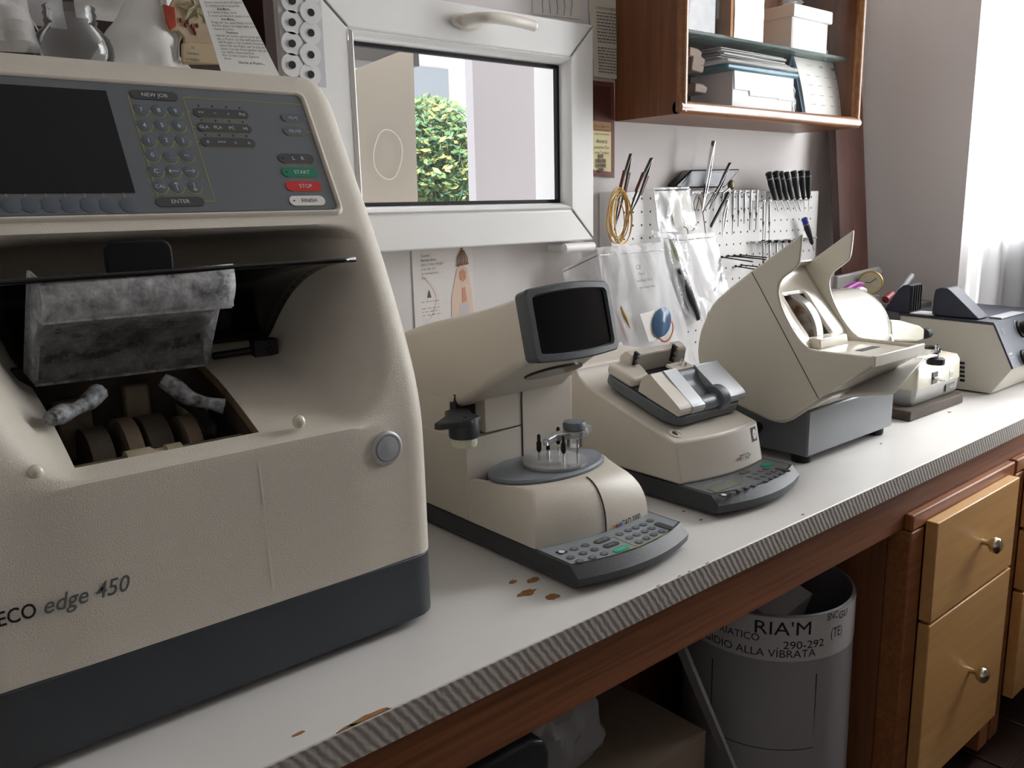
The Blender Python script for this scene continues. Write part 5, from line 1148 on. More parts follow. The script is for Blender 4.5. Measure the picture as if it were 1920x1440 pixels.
for k, (dx0, dx1, t, cl) in enumerate(((-0.05, -0.02, 0.003, (168, 166, 166)), (-0.046, -0.026, 0.003, (120, 118, 118)), (-0.04, -0.03, 0.0035, (190, 188, 186)), (-0.05, -0.034, 0.003, (104, 100, 100)), (-0.044, -0.03, 0.003, (182, 180, 178)), (-0.052, -0.036, 0.003, (140, 138, 136)))):
    stack_sheet('paper_envelope', ('pale grey envelope lowest in the pile on the bubble sleeve', 'dark grey envelope lying on the lowest pale envelope', 'whitish envelope in the middle of the cabinet pile', 'charcoal envelope over the whitish one in the pile', 'light grey envelope second from top of the pile', 'mid grey envelope topmost of the pile under the glass shelf')[k], 'envelope', xa+dx0, xb+dx1, CBy+0.05, CBy+0.150, z, t, mat('envelope_%d' % k, rgb(*cl), 0.6), tilt=0.03*((k % 3)-1), grp='envelopes piled in the wall cabinet'); z += t+0.0004
# brown torn papers at the left of the stack
for k, (px, py) in enumerate(((1300, 98), (1306, 112), (1304, 125), (1310, 165))):
    q = on_y(px, py, CBy+0.075); m = MB(); r = random.Random(k)
    zb = FLR+0.002
    m.prism([(q.x-0.020, q.z-0.010), (q.x+0.020, q.z-0.012), (q.x+0.026, q.z+0.002), (q.x+0.010, q.z+0.008), (q.x-0.018, q.z+0.010)], 'y', CBy+0.070, CBy+0.16)
    o = m.build('brown_pouch', mat('pouch_%d' % k, rgb(126-8*k, 104-6*k, 84-5*k), 0.6, bump=0.3, bscale=60), bevel=0.003); tag(o, ('small brown paper pouch in the pile left of the envelopes', 'crumpled brown pouch below the uppermost pouch', 'folded tan pouch above the carton side', 'dark striped pouch beside the white carton side')[k], 'pouch')
# desk calendar
cx0, _ = cbx(1505, 214, CBy+0.05); cx1, _ = cbx(1585, 218, CBy+0.05); ctz = on_y(1503, 108, CBy+0.078).z
DC = thing('desk_calendar', 'white and light blue spiral desk calendar standing in the wall cabinet', 'calendar', ((cx0+cx1)/2, CBy+0.08, FLR))
M_cblue = mat('calendar_blue', rgb(168, 200, 226), 0.6)
m = MB(); m.hexa([(cx0, CBy+0.045, FLR), (cx1, CBy+0.045, FLR), (cx1, CBy+0.047, FLR), (cx0, CBy+0.047, FLR), (cx0-0.01, CBy+0.077, ctz), (cx1-0.018, CBy+0.077, ctz), (cx1-0.018, CBy+0.079, ctz), (cx0-0.01, CBy+0.079, ctz)]); m.build('front_board', M_cblue, DC)
m = MB(); m.hexa([(cx0, CBy+0.118, FLR), (cx1, CBy+0.118, FLR), (cx1, CBy+0.120, FLR), (cx0, CBy+0.120, FLR), (cx0-0.01, CBy+0.079, ctz), (cx1-0.018, CBy+0.079, ctz), (cx1-0.018, CBy+0.081, ctz), (cx0-0.01, CBy+0.081, ctz)]); m.build('back_board', M_cblue, DC)
A0, A1, B0, B1 = Vector((cx0+0.004, CBy+0.0440, FLR+0.008)), Vector((cx1-0.002, CBy+0.0440, FLR+0.008)), Vector((cx0-0.008, CBy+0.0755, ctz-0.002)), Vector((cx1-0.020, CBy+0.0755, ctz-0.002))
def cp(u, v, l=0.0): return A0.lerp(A1, u).lerp(B0.lerp(B1, u), v)+Vector((0.006*math.sin(PI*v)*u, -0.004*math.sin(PI*v)-l, 0))
m = MB(); m.grid(lambda i, j: cp(i/4.0, j/10.0), 4, 10); m.build('page', M_paper, DC, solid=0.0008)
m = MB(); 
for k in range(14): 
    u = (k+0.5)/14; c_ = B0.lerp(B1, u); m.tube([c_+Vector((0, -0.003*math.cos(t)+0.003, 0.004*math.sin(t))) for t in [2*PI*i/8 for i in range(8)]], 0.0006, 4, close=True)
stuff(m.build('spiral_binding', M_ink, DC))
m = MB(); text(m, 'CALENDARIO', frame(cp(0.30, 0.885, 0.001), B1-B0, B0-A0), 0.0045, w=0.028); m.build('calendar_lettering', mat('print_faint', rgb(168, 160, 156)), DC)
m = MB(); text(m, '2020', frame(cp(0.58, 0.885, 0.001), B1-B0, B0-A0), 0.0050, w=0.016, bold=0.01); m.build('calendar_year', M_ink, DC)
m = MB(); m.add([cp(0.84, 0.855, 0.0009), cp(0.93, 0.855, 0.0009), cp(0.93, 0.90, 0.0009), cp(0.84, 0.90, 0.0009)], [(0, 1, 2, 3)]); m.build('calendar_mark', mat('calendar_cyan', rgb(70, 150, 190), 0.6), DC)
m = MB(); r = random.Random(2)
for a in range(4):
    for b in range(4): 
        u, v = 0.16+0.22*a, 0.70-0.17*b; m.add([cp(u, v, .0009), cp(u+0.10, v, .0009), cp(u+0.10, v+0.012, .0009), cp(u, v+0.012, .0009)], [(0, 1, 2, 3)])
stuff(m.build('month_print', mat('print_faint', rgb(168, 160, 156)), DC))
# clear packet beside the calendar
def pillow(c, w, h, d, M, nu=10, nv=12, seed=1, amp=0.15):
    """crumpled flat bag: closed pillow of width w, height h, thickness d in frame M"""
    m = MB()
    def surf(sg):
        def f(i, j):
            u, v = i/nu*2-1, j/nv*2-1; t = max(0, (1-u**4))*max(0, (1-v**4)); nz = noise.noise(Vector((u*2.3+seed, v*2.9, sg*3.1+seed*1.7)))
            return M @ Vector((u*w/2*(1+0.03*nz), v*h/2, sg*d/2*t*(0.75+amp*4*nz)))
        return f
    m.grid(surf(1), nu, nv); m.grid(surf(-1), nu, nv); return m
q = on_y(1491, 175, CBy+0.062); m = pillow(q, 0.030, 0.085, 0.016, frame((q.x, CBy+0.07, FLR+0.044), (1, 0.1, 0), (0, 0.12, 1)), seed=4); o = m.build('clear_packet', M_bagm, smooth=60, weld=True); tag(o, 'milky plastic packet between the carton and the calendar', 'packet')
# upper shelf: brown carton, white lidded box, small things
SZ = shelf_z+0.0032
xa, _ = cbx(1368, 52, CBy+0.05); xb, _ = cbx(1430, 62, CBy+0.05)
K = thing('brown_carton', 'brown cardboard carton with foil wrap and white label on the glass shelf', 'box', ((xa+xb)/2-0.03, CBy+0.1, SZ))
MB().box((xa, CBy+0.048, SZ), (xb, CBy+0.160, SZ+0.14)).build('carton', M_card, K, bevel=0.001, seg=1)
m = MB(); m.grid(lambda i, j: Vector((xa+0.012+(xb-xa-0.016)*i/10.0, CBy+0.0465-0.003*abs(noise.noise(Vector((i*0.9, j*0.7, 1)))), SZ+0.001+0.135*j/12.0)), 10, 12); m.build('foil_wrap', mat('foil', rgb(176, 176, 180), 0.38, metal=0.7, bump=0.5, bscale=60), K, smooth=30)
q0, q1 = on_y(1310, 0, CBy+0.06), on_y(1340, 30, CBy+0.06); 
m = MB(); lx = xa-0.0012; m.box((lx, CBy+0.078, SZ+0.045), (lx+0.001, CBy+0.13, SZ+0.12)); lb = m.build('address_label', M_paper, K)
m = MB(); 
for k in range(3): text(m, ('Dott. Ottica', 'via Roma', 'Ancarano')[k], frame((lx-0.0004, CBy+0.104, SZ+0.075-0.012*k), (0, -1, 0), (0, 0, 1)), 0.006, w=0.040); 
stuff(m.build('label_writing', M_ink, lb))
q = on_y(1298, 30, CBy+0.1); o = MB().box((CBx0+0.03, CBy+0.06, SZ), (xa-0.03, CBy+0.16, SZ+0.12)).build('film_packet', mat('dark_film', rgb(60, 56, 60), 0.2, var=0.5, vscale=40), bevel=0.008); tag(o, 'dark crinkled film packet at the left end of the glass shelf', 'packet')
xa, _ = cbx(1484, 60, CBy+0.05); xb, _ = cbx(1551, 72, CBy+0.05)
B2 = thing('lidded_box', 'white shoebox style box with glossy lid on the glass shelf', 'box', ((xa+xb)/2, CBy+0.11, SZ))
zt3 = on_y(1484, 30, CBy+0.05).z
MB().box((xa, CBy+0.05, SZ), (xb, CBy+0.168, zt3)).build('box_body', M_cwhite, B2, bevel=0.001, seg=1)
MB().box((xa-0.003, CBy+0.044, zt3-0.001), (xb+0.012, CBy+0.169, zt3+0.028)).build('box_lid', mat('lid_white', rgb(226, 224, 222), 0.2, coat=0.3), B2, bevel=0.003)
m = MB(); m.box((xa+0.004, CBy+0.0492, SZ+0.004), (xb-0.004, CBy+0.0502, zt3-0.004)); m.build('front_label', M_paper, B2)
m = pillow(None, 0.06, 0.03, 0.05, frame(((xa+xb)/2-0.01, CBy+0.1, zt3+0.045), (1, 0, 0), (0, 0, 1)), seed=9); o = m.build('clear_packet', M_bagm, smooth=60, weld=True); tag(o, 'crumpled clear packet on the lid of the white box', 'packet')
q = on_y(1594, 50, CBy+0.1); o = MB().box((q.x-0.014, CBy+0.10, SZ), (q.x+0.010, CBy+0.112, q.z+0.02)).build('grey_case', mat('case_grey', rgb(98, 98, 104), 0.5), bevel=0.002); tag(o, 'flat grey case standing in the dark end of the glass shelf', 'case')
q = on_y(1560, 95, CBy+0.09); o = MB().box((q.x-0.02, CBy+0.09, FLR), (q.x+0.012, CBy+0.10, q.z)).build('white_folder', M_cwhite, bevel=0.002); tag(o, 'white perforated folder standing behind the calendar', 'folder')
m = MB(); q = on_y(1590, 78, CBy+0.07)
m.tube([Vector((q.x-0.02, CBy+0.07, SZ+0.004)), Vector((q.x+0.0, CBy+0.075, SZ+0.018)), Vector((q.x+0.018, CBy+0.07, SZ+0.006))], 0.005, 8); o = m.build('steel_clamp', M_chrome, smooth=50); tag(o, 'small shiny metal clamp at the right end of the glass shelf', 'clamp')

# ---- plank leaning in the corner between cabinet and side wall
b0, b1 = on_z(1562, 560, 0.0), None
m = MB()
p = [(1532, 241), (1594, 241)]
yT, yB = 1.272, 1.17
zT = 0.632
xl_t, xr_t = on_y(1528, 232, yT).x, on_y(1590, 232, yT).x
xl_t = 2.195; xr_t = 2.345
m.hexa([(xl_t, yB, 0.001), (xr_t, yB, 0.001), (xr_t, yB+0.022, 0.001), (xl_t, yB+0.022, 0.001), (xl_t, 1.268, 0.95), (xr_t, 1.268, 0.95), (xr_t, 1.290, 0.95), (xl_t, 1.290, 0.95)])
o = m.build('wooden_plank', wood('plank_wood', rgb(86, 46, 34), rgb(56, 28, 22), 0.35, axis='Z', ws=10, coat=0.2), bevel=0.002); tag(o, 'dark reddish wooden plank leaning upright in the corner right of the cabinet', 'plank')

# ================================================================ perforated tool board and its tools
PBY = 1.262                                     # face of the board
M_peg = mat('pegboard_white', rgb(222, 220, 218), 0.5)
pbz1 = on_y(1146, 359, PBY).z; pxl = on_y(1146, 359, PBY).x; pxm = on_y(1438, 350, PBY).x; pxr = on_y(1536, 350, PBY).x
def pegboard(x0, x1, z1, label):
    B = thing('pegboard', label, 'pegboard', ((x0+x1)/2, PBY+0.016, 0.001), 'tool boards on the back wall')
    m = MB(); m.box((x0, PBY, 0.0015), (x1, PBY+0.036, z1)); m.build('board', M_peg, B, bevel=0.002)
    m = MB(); p = 0.0285; nx = int((x1-x0)/p); nz = int((z1-0.10)/p)
    for i in range(nx):
        for j in range(nz):
            x, z = x0+0.012+p*i, z1-0.016-p*j
            m.add([Vector((x+0.0027*math.cos(2*PI*k/8), PBY-0.0002, z+0.0027*math.sin(2*PI*k/8))) for k in range(8)], [tuple(range(8))])
    stuff(m.build('peg_holes', M_ink, B)); return B
pegboard(pxl, pxm-0.0008, pbz1, 'long white perforated tool board holding tweezers and small screwdrivers')
pegboard(pxm+0.0008, min(pxr, 2.19), pbz1-0.004, 'narrow white perforated tool board holding the black-handled screwdrivers')
TY0 = PBY-0.022
def TP(px, py, dy=0.0): return on_y(px, py, TY0+dy)
# rails
def rail(a, b, label, hooks=8):
    p, q = TP(*a), TP(*b); R_ = thing('tool_rail', label, 'rail', (p.lerp(q, 0.5).x, TY0, p.lerp(q, 0.5).z), 'metal rails on the tool boards')
    m = MB(); m.box((p.x, TY0+0.004, min(p.z, q.z)-0.0014), (q.x, PBY-0.0003, min(p.z, q.z)+0.0014)); m.build('bar', M_steel, R_)
    for k in range(hooks):
        c = p.lerp(q, (k+0.5)/hooks); m = MB(); m.tube([Vector((c.x+0.0055*math.cos(t), TY0+0.0055*math.sin(t), min(p.z, q.z))) for t in [2*PI*i/10 for i in range(10)]], 0.0012, 6, close=True); m.build('ring', M_steel, R_, smooth=60)
    return min(p.z, q.z)
rA = rail((1301, 362), (1424, 357), 'steel tool rail carrying the tweezers and small screwdrivers', 9)
rB = rail((1422, 377), (1521, 372), 'steel tool rail carrying the black screwdrivers', 9)
rC = rail((1420, 454), (1535, 445), 'lower steel tool rail carrying the chromed drivers', 7)
# black handled screwdrivers
M_band = mat('handle_band', rgb(120, 118, 118), 0.4)
def screwdriver(top, mid, tip, label, hr=0.0085, mt=M_black, capm=None, grp='black handled screwdrivers', name='screwdriver'):
    a, b, c = (TP(*p) for p in (top, mid, tip)); L = (b-a).length
    S = thing(name, label, 'screwdriver', c, grp); AM = axis_m(b, a)
    m = MB(); m.lathe([(0.003, 0), (hr*0.62, 0.006), (hr*0.8, L*0.35), (hr, L*0.6), (hr*0.9, L*0.78)], AM, 14); m.build('handle', mt, S, smooth=40)
    m = MB(); m.lathe([(hr*0.92, L*0.78), (hr*1.0, L*0.80), (hr*1.0, L*0.82), (hr*0.9, L*0.83)], AM, 14); m.build('band', M_band, S, smooth=40)
    m = MB(); m.lathe([(hr*0.9, L*0.83), (hr*0.92, L*0.93), (hr*1.05, L*0.95), (hr*0.9, L), (0, L*1.01)], AM, 14); m.build('cap', capm or mt, S, smooth=40)
    m = MB(); m.tube([b, c], 0.0013, 8); m.build('blade', M_steel, S, smooth=60); return S
TOPS = ((1441, 324), (1454, 322), (1463, 323), (1474, 324), (1488, 321), (1502, 320), (1515, 320)); MIDS = ((1454, 376), (1465, 376), (1476, 376), (1486, 375), (1496, 375), (1507, 374), (1516, 373)); TIPS = ((1459, 396), (1472, 395), (1483, 396), (1494, 396), (1501, 396), (1509, 398), (1517, 396))
LBL = ('black screwdriver hanging first on its rail next to the steel drivers', 'black screwdriver hanging second on the black screwdriver rail', 'black screwdriver hanging third, leaning against the fourth', 'most tilted black screwdriver, fourth on its rail', 'black screwdriver hanging fifth, after the gap on the rail', 'black screwdriver hanging sixth on the rail', 'black screwdriver hanging last on the rail beside the plank')
for a, b, c, l in zip(TOPS, MIDS, TIPS, LBL): screwdriver(a, b, c, l)
screwdriver((1508, 410), (1523, 458), (1526, 470), 'black screwdriver with a blue cap on the lower rail', 0.0085, M_black, mat('cap_blue', rgb(34, 52, 150), 0.35), grp=None)
# slim steel precision drivers
def precision(px, py0, py1, label, grp, dx=0, dark=False):
    a, b = TP(px, py0), TP(px+dx, py1); L = (a-b).length; S = thing('precision_driver', label, 'screwdriver', b, grp); AM = axis_m(b, a)
    m = MB(); m.lathe([(0.0026, L*0.45), (0.0032, L*0.5), (0.0032, L*0.86), (0.0022, L*0.88), (0.0022, L*0.93)], AM, 10); m.build('grip', M_steel, S, smooth=40)
    m = MB(); m.lathe([(0.0044, L*0.93), (0.0048, L*0.95), (0.0044, L*1.0), (0, L)], AM, 12); m.build('swivel_cap', M_ink if dark else M_chrome, S, smooth=40)
    m = MB(); m.lathe([(0.0008, 0), (0.0009, L*0.30), (0.0024, L*0.42), (0.0026, L*0.45)], AM, 8); m.build('shaft', M_darksteel, S, smooth=40); return S
for px, y1, dx, l in ((1375, 440, -2, 'long steel precision driver next to the black knife'), (1385, 425, -1, 'steel precision driver second after the black knife'), (1396, 419, -1, 'thin short steel precision driver with plain shaft'), (1408, 432, -3, 'steel precision driver fourth after the black knife'), (1419, 432, -2, 'last steel precision driver on the tweezer rail')): precision(px, 357, y1, l, 'steel precision drivers', dx)
for px, dx, l in ((1432, -2, 'long steel driver hanging first on the black screwdriver rail'), (1443, -1, 'long steel driver beside the first black screwdriver')): precision(px, 374, 450, l, 'steel precision drivers', dx)
for k, px in enumerate((1431, 1443, 1456, 1468, 1480, 1492)): precision(px, 450, 520, ('first', 'second', 'third', 'fourth', 'fifth', 'sixth')[k]+' chromed driver with black top on the lower rail', 'black topped drivers on the lower rail', 0, True)
# tweezers
def tweezers(pts, label, mt, w0=0.006, spread=0.010, grips=None, name='tweezers'):
    """two sprung blades running through pixel points (top .. tip), spread apart in the middle"""
    P_ = [TP(*p) for p in pts]; ax = (P_[-1]-P_[0]).normalized(); sd = ax.cross(Vector((0, 1, 0))).normalized()
    S = thing(name, label, 'tweezers', P_[-1], 'tweezers on the tool board'); n = len(P_)
    for sg in (-1, 1):
        m = MB(); vs_ = []
        for k in range(13):
            t = k/12.0; i = min(int(t*(n-1)), n-2); f = t*(n-1)-i; p = P_[i].lerp(P_[i+1], f)
            off = spread*math.sin(PI*min(1, t*1.05))*sg*0.5; w = w0*(1-0.75*t)+0.0006
            for a, b in ((-0.0006, -w/2), (0.0006, -w/2), (0.0006, w/2), (-0.0006, w/2)): vs_.append(p+sd*(off+a)+Vector((0, b, 0)))
        m.add(vs_, [(k*4+i, k*4+(i+1) % 4, k*4+4+(i+1) % 4, k*4+4+i) for k in range(12) for i in range(4)]+[(0, 1, 2, 3), (48, 49, 50, 51)]); m.build('blade', mt, S)
        if grips:
            p0, p1 = P_[0].lerp(P_[1], 0.45)+sd*spread*0.45*sg, P_[0].lerp(P_[1], 0.98)+sd*spread*0.5*sg; m = MB()
            m.add([p0+sd*sg*0.0008+Vector((0, s*0.004, 0)) for s in (-1, 1)]+[p1+sd*sg*0.0008+Vector((0, s*0.004, 0)) for s in (-1, 1)]+[p0+sd*sg*0.0036+Vector((0, s*0.004, 0)) for s in (-1, 1)]+[p1+sd*sg*0.0036+Vector((0, s*0.004, 0)) for s in (-1, 1)], [(0, 1, 3, 2), (4, 5, 7, 6), (0, 1, 5, 4), (2, 3, 7, 6), (0, 2, 6, 4), (1, 3, 7, 5)]); m.build('grip_plate', grips, S, bevel=0.0008)
    return S
M_brown = mat('fibre_brown', rgb(96, 40, 36), 0.5)
tweezers(((1183, 288), (1166, 362), (1152, 432)), 'steel soldering tweezers with brown grips inside the coiled wire', M_darksteel, 0.008, 0.012, M_brown)
tweezers(((1222, 296), (1196, 364), (1178, 408)), 'steel soldering tweezers with brown grips beside the coiled wire', M_darksteel, 0.009, 0.012, M_brown)
tweezers(((1338, 264), (1326, 340), (1316, 396)), 'tall bright steel tweezers standing in front of the black tray', M_chrome, 0.010, 0.008)
tweezers(((1369, 305), (1350, 350), (1318, 398)), 'dark steel tweezers leaning beside the bright pair', M_darksteel, 0.008, 0.007)
tweezers(((1365, 318), (1345, 360), (1330, 392)), 'short dark tweezers hanging behind the leaning pair', M_darksteel, 0.007, 0.006)
tweezers(((1364, 375), (1358, 410), (1355, 444)), 'fine pointed steel tweezers below the black knife', M_steel, 0.006, 0.010)
# pliers with brass joint, black knife, wire hook
a, b = TP(1371, 347, -0.01), TP(1358, 362, -0.01); S = thing('small_pliers', 'small pliers with olive brass joint hanging near the knife', 'pliers', b)
m = MB(); m.sphere(tuple(a), (0.011, 0.007, 0.012), 14, 8); m.build('joint', mat('old_brass', rgb(96, 88, 60), 0.4, metal=0.5), S, smooth=60)
for k in (-1, 1): m = MB(); m.tube([a+Vector((k*0.004, 0, -0.006)), b+Vector((k*0.006, 0, 0)), b+Vector((k*0.004-0.006, 0, -0.02))], [0.003, 0.0024, 0.001], 8); m.build('handle', M_steel, S, smooth=50)
a, b = TP(1366, 362, -0.012), TP(1333, 424, -0.012); AMk = axis_m(b, a); L = (a-b).length; m = MB(); m.prism(rrect(0.014, 0.006, 0.0025, 3), 'z', 0, L, AMk)
o = m.build('craft_knife', mat('knife_black', rgb(24, 24, 26), 0.35), bevel=0.001); tag(o, 'black plastic craft knife hanging tilted on the tool board', 'knife')
m = MB(); q = [TP(1308, 363), TP(1301, 380), TP(1304, 395), TP(1312, 372), TP(1318, 400), TP(1324, 446)]; m.tube(cr_spline([tuple(p) for p in q], 4), 0.0011, 6); o = m.build('wire_hook', mat('wire_bronze', rgb(142, 116, 72), 0.35, metal=0.7), smooth=60); tag(o, 'bent bronze wire hook hanging from the tweezer rail', 'hook')
# yellow wire coil
c = TP(1161, 408, -0.008); m = MB(); pts = []; r = random.Random(4)
for k in range(9*24):
    t = 2*PI*k/24; lp = k/24.0; jr = 0.006*math.sin(lp*2.7)+0.004*math.cos(lp*5.1)
    pts.append(c+Vector(((0.026+jr)*math.cos(t)+0.004*math.sin(lp*1.7), 0.006*math.sin(lp*1.9+t*0.5), (0.050+jr*1.3)*math.sin(t)+0.005*math.cos(lp*2.3))))
m.tube(pts, 0.0012, 5); o = m.build('wire_coil', mat('wire_yellow', rgb(184, 142, 60), 0.4, metal=0.3), smooth=60); tag(o, 'coil of yellow wire hanging at the end of the tool board', 'wire')
# pegboard spikes
for k, ((a, b), ln_, l) in enumerate((((1353, 482), 0.15, 'lowest left black display spike of the upper row'), ((1365, 480), 0.15, 'black display spike crossing the upper row'), ((1377, 479), 0.14, 'thin slanted black display spike'), ((1388, 478), 0.13, 'upper right black display spike'), ((1379, 499), 0.13, 'left black display spike of the lower row'), ((1390, 497), 0.12, 'right black display spike of the lower row'))):
    p = on_y(a, b, PBY-0.001); q = p+Vector((0.006*((k % 3)-1), -ln_*0.62, -0.008+0.004*(k % 2))); m = MB(); m.tube([p, q], 0.0016, 8); m.lathe([(0.0032, 0), (0.0032, 0.002)], axis_m(p, q), 10); o = m.build('display_spike', M_black, smooth=50); tag(o, l, 'hook', 'black spikes on the tool board')
# dark tray standing behind the board's top edge
q = [on_y(px, py, 1.281) for px, py in ((1262, 346), (1290, 319), (1380, 317), (1378, 322), (1352, 352), (1262, 352))]
m = MB(); m.prism([(p.x, p.z) for p in q], 'y', 1.270, 1.2985); TR = m.build('plastic_tray', mat('tray_black', rgb(26, 28, 34), 0.3), bevel=0.003); tag(TR, 'dark plastic tray wedged behind the top edge of the tool board', 'tray')
q = [on_y(px, py, 1.269) for px, py in ((1280, 346), (1294, 325), (1368, 323), (1352, 348))]
m = MB(); m.prism([(p.x, p.z) for p in q], 'y', 1.2690, 1.2699); m.build('tray_recess', mat('tray_blue_black', rgb(36, 44, 62), 0.25), TR)

# ================================================================ clear bags hanging from the board
def bag(px, y, d, label, seed, mt=M_bag, nu=14, nv=18, cat='bag', crease=0.006):
    """flat zip bag through four pixel corners TL TR BR BL at depth y (top) leaning to y2 (bottom)"""
    (y0, y1) = y if isinstance(y, tuple) else (y, y)
    c = [on_y(px[0][0], px[0][1], y0), on_y(px[1][0], px[1][1], y0), on_y(px[2][0], px[2][1], y1), on_y(px[3][0], px[3][1], y1)]
    S = thing('plastic_bag', label, cat, c[3].lerp(c[2], 0.5), 'clear plastic bags hanging in front of the tool board'); m = MB(); S['mid'] = 0; del S['mid']
    nrm = -(c[1]-c[0]).cross(c[3]-c[0]).normalized()
    if nrm.y > 0: nrm = -nrm
    for sg in (1, -1):
        def f(i, j, sg=sg):
            u, v = i/nu, j/nv; p = c[0].lerp(c[1], u).lerp(c[3].lerp(c[2], u), v); t = (1-(2*u-1)**4)*(1-(2*v-1)**6)
            nz = noise.noise(Vector((u*3.2+seed*3.1, v*2.4+seed, sg*0.7)))+0.5*noise.noise(Vector((u*9+v*2+seed, v*3, sg)))
            rid = abs(noise.noise(Vector((u*5+v*2+seed*1.3, v*1.2, 4.2))))
            return p+nrm*(sg*d/2*t+crease*(nz*0.8-rid)*(0.3+t))+ (c[1]-c[0])*0.02*nz*(1 if i in (0, nu) else 0)
        m.grid(f, nu, nv)
    m.build('film', mt, S, smooth=50, weld=True)
    zp = MB(); zp.tube([c[0].lerp(c[3], 0.06)+nrm*0.003, c[1].lerp(c[2], 0.06)+nrm*0.003], 0.0012, 5); zp.build('zip_strip', M_acryl, S)
    return S, c, nrm
S1, c, nr = bag(((1226, 352), (1292, 350), (1310, 432), (1236, 436)), (1.246, 1.240), 0.010, 'small clear bag with a paper insert hung above the other bags', 1)
m = MB(); ins = [c[0].lerp(c[1], 0.32).lerp(c[3].lerp(c[2], 0.32), 0.1), c[0].lerp(c[1], 0.92).lerp(c[3].lerp(c[2], 0.92), 0.1), c[0].lerp(c[1], 0.95).lerp(c[3].lerp(c[2], 0.95), 0.9), c[0].lerp(c[1], 0.42).lerp(c[3].lerp(c[2], 0.42), 0.92)]; m.add(ins, [(0, 1, 2, 3)]); m.build('paper_insert', M_paper, S1, solid=0.0008)
S2, c, nr = bag(((1220, 432), (1272, 440), (1330, 600), (1262, 606)), (1.244, 1.242), 0.012, 'long clear bag with dark strips and a green stem', 2)
def inbag(S, c, u0, v0, u1, v1, mt, nm, rad=0.004): m = MB(); a = c[0].lerp(c[1], u0).lerp(c[3].lerp(c[2], u0), v0); b = c[0].lerp(c[1], u1).lerp(c[3].lerp(c[2], u1), v1); m.tube([a, a.lerp(b, 0.5), b], [rad*0.6, rad, rad*0.5], 8); m.build(nm, mt, S, smooth=50)
inbag(S2, c, 0.62, 0.08, 0.66, 0.30, mat('stem_green', rgb(120, 140, 50), 0.5), 'green_stem', 0.005); inbag(S2, c, 0.55, 0.40, 0.70, 0.98, M_black, 'dark_strip', 0.011); inbag(S2, c, 0.85, 0.42, 0.80, 0.92, mat('strip_brown', rgb(110, 90, 78), 0.5), 'brown_strip', 0.006); inbag(S2, c, 0.3, 0.5, 0.5, 0.9, M_darksteel, 'dark_strip', 0.005)
S3, c, nr = bag(((1268, 440), (1340, 436), (1372, 560), (1318, 604)), (1.226, 1.214), 0.014, 'crinkled bright clear bag hanging from the brass wire', 3)
m = MB(); a = on_y(1282, 425, 1.235); m.tube(cr_spline([tuple(a), tuple(a+Vector((0.008, -0.004, -0.006))), tuple(a+Vector((0.010, -0.004, -0.02))), tuple(a+Vector((0.008, 0, -0.028)))], 4), 0.0013, 6); m.build('brass_wire', mat('wire_bronze', rgb(142, 116, 72)), S3, smooth=50)
S4, c, nr = bag(((1052, 506), (1124, 470), (1150, 560), (1080, 575)), (1.262, 1.255), 0.008, 'half hidden clear bag beneath the window hinge', 5)
S5, c, nr = bag(((1120, 464), (1238, 454), (1310, 690), (1165, 712)), (1.235, 1.200), 0.018, 'large clear zip bag with lens blank and printed label', 6, crease=0.013, nu=22, nv=28)
def PB(u, v, l=0.0): return c[0].lerp(c[1], u).lerp(c[3].lerp(c[2], u), v)+nr*l
o = MB(); o.add([PB(0.34, 0.52, .012), PB(0.62, 0.50, .012), PB(0.60, 0.72, .012), PB(0.38, 0.74, .012)], [(0, 1, 2, 3)]); o.build('white_card', M_paper, S5, solid=0.0008)
lc = PB(0.60, 0.60, 0.016); m = MB(); AMl = axis_m(lc, lc+nr) @ Matrix.Scale(1.15, 4); m.lathe([(0.0, 0.004), (0.018, 0.003), (0.027, 0.0), (0.026, -0.002), (0.0, 0.001)], AMl @ Matrix.Diagonal((1.15, 0.9, 1, 1)), 28); m.build('blue_lens', thin('lens_blue', (0.13, 0.24, 0.40, 1), 0.85, rough=0.1, gloss=0.2), S5, smooth=60)
lc2 = PB(0.63, 0.66, 0.014); m = MB(); AMl = axis_m(lc2, lc2+nr); m.lathe([(0.024, 0.0), (0.028, 0.001), (0.024, 0.002)], AMl @ Matrix.Diagonal((1.1, 0.9, 1, 1)), 28, cap=False); m.build('amber_rim', mat('rim_amber', rgb(196, 120, 84), 0.3), S5, smooth=60)
for k, t in enumerate(('CE', 'Polyol', 'lens blank 70/10', 'uncut single vision')):
    m = MB(); text(m, t, frame(PB(0.46+0.02*k, 0.17+0.05*k, 0.016), c[1]-c[0], c[0]-c[3]), 0.0055 if k else 0.009, w=None if k < 2 else 0.05); m.build('bag_lettering', M_ink, S5)
inbag(S5, c, 0.16, 0.45, 0.22, 0.62, mat('ochre_bit', rgb(168, 138, 80), 0.5), 'ochre_strip', 0.006); inbag(S5, c, 0.10, 0.50, 0.15, 0.72, mat('pink_bit', rgb(170, 96, 110), 0.5), 'pink_strip', 0.004)
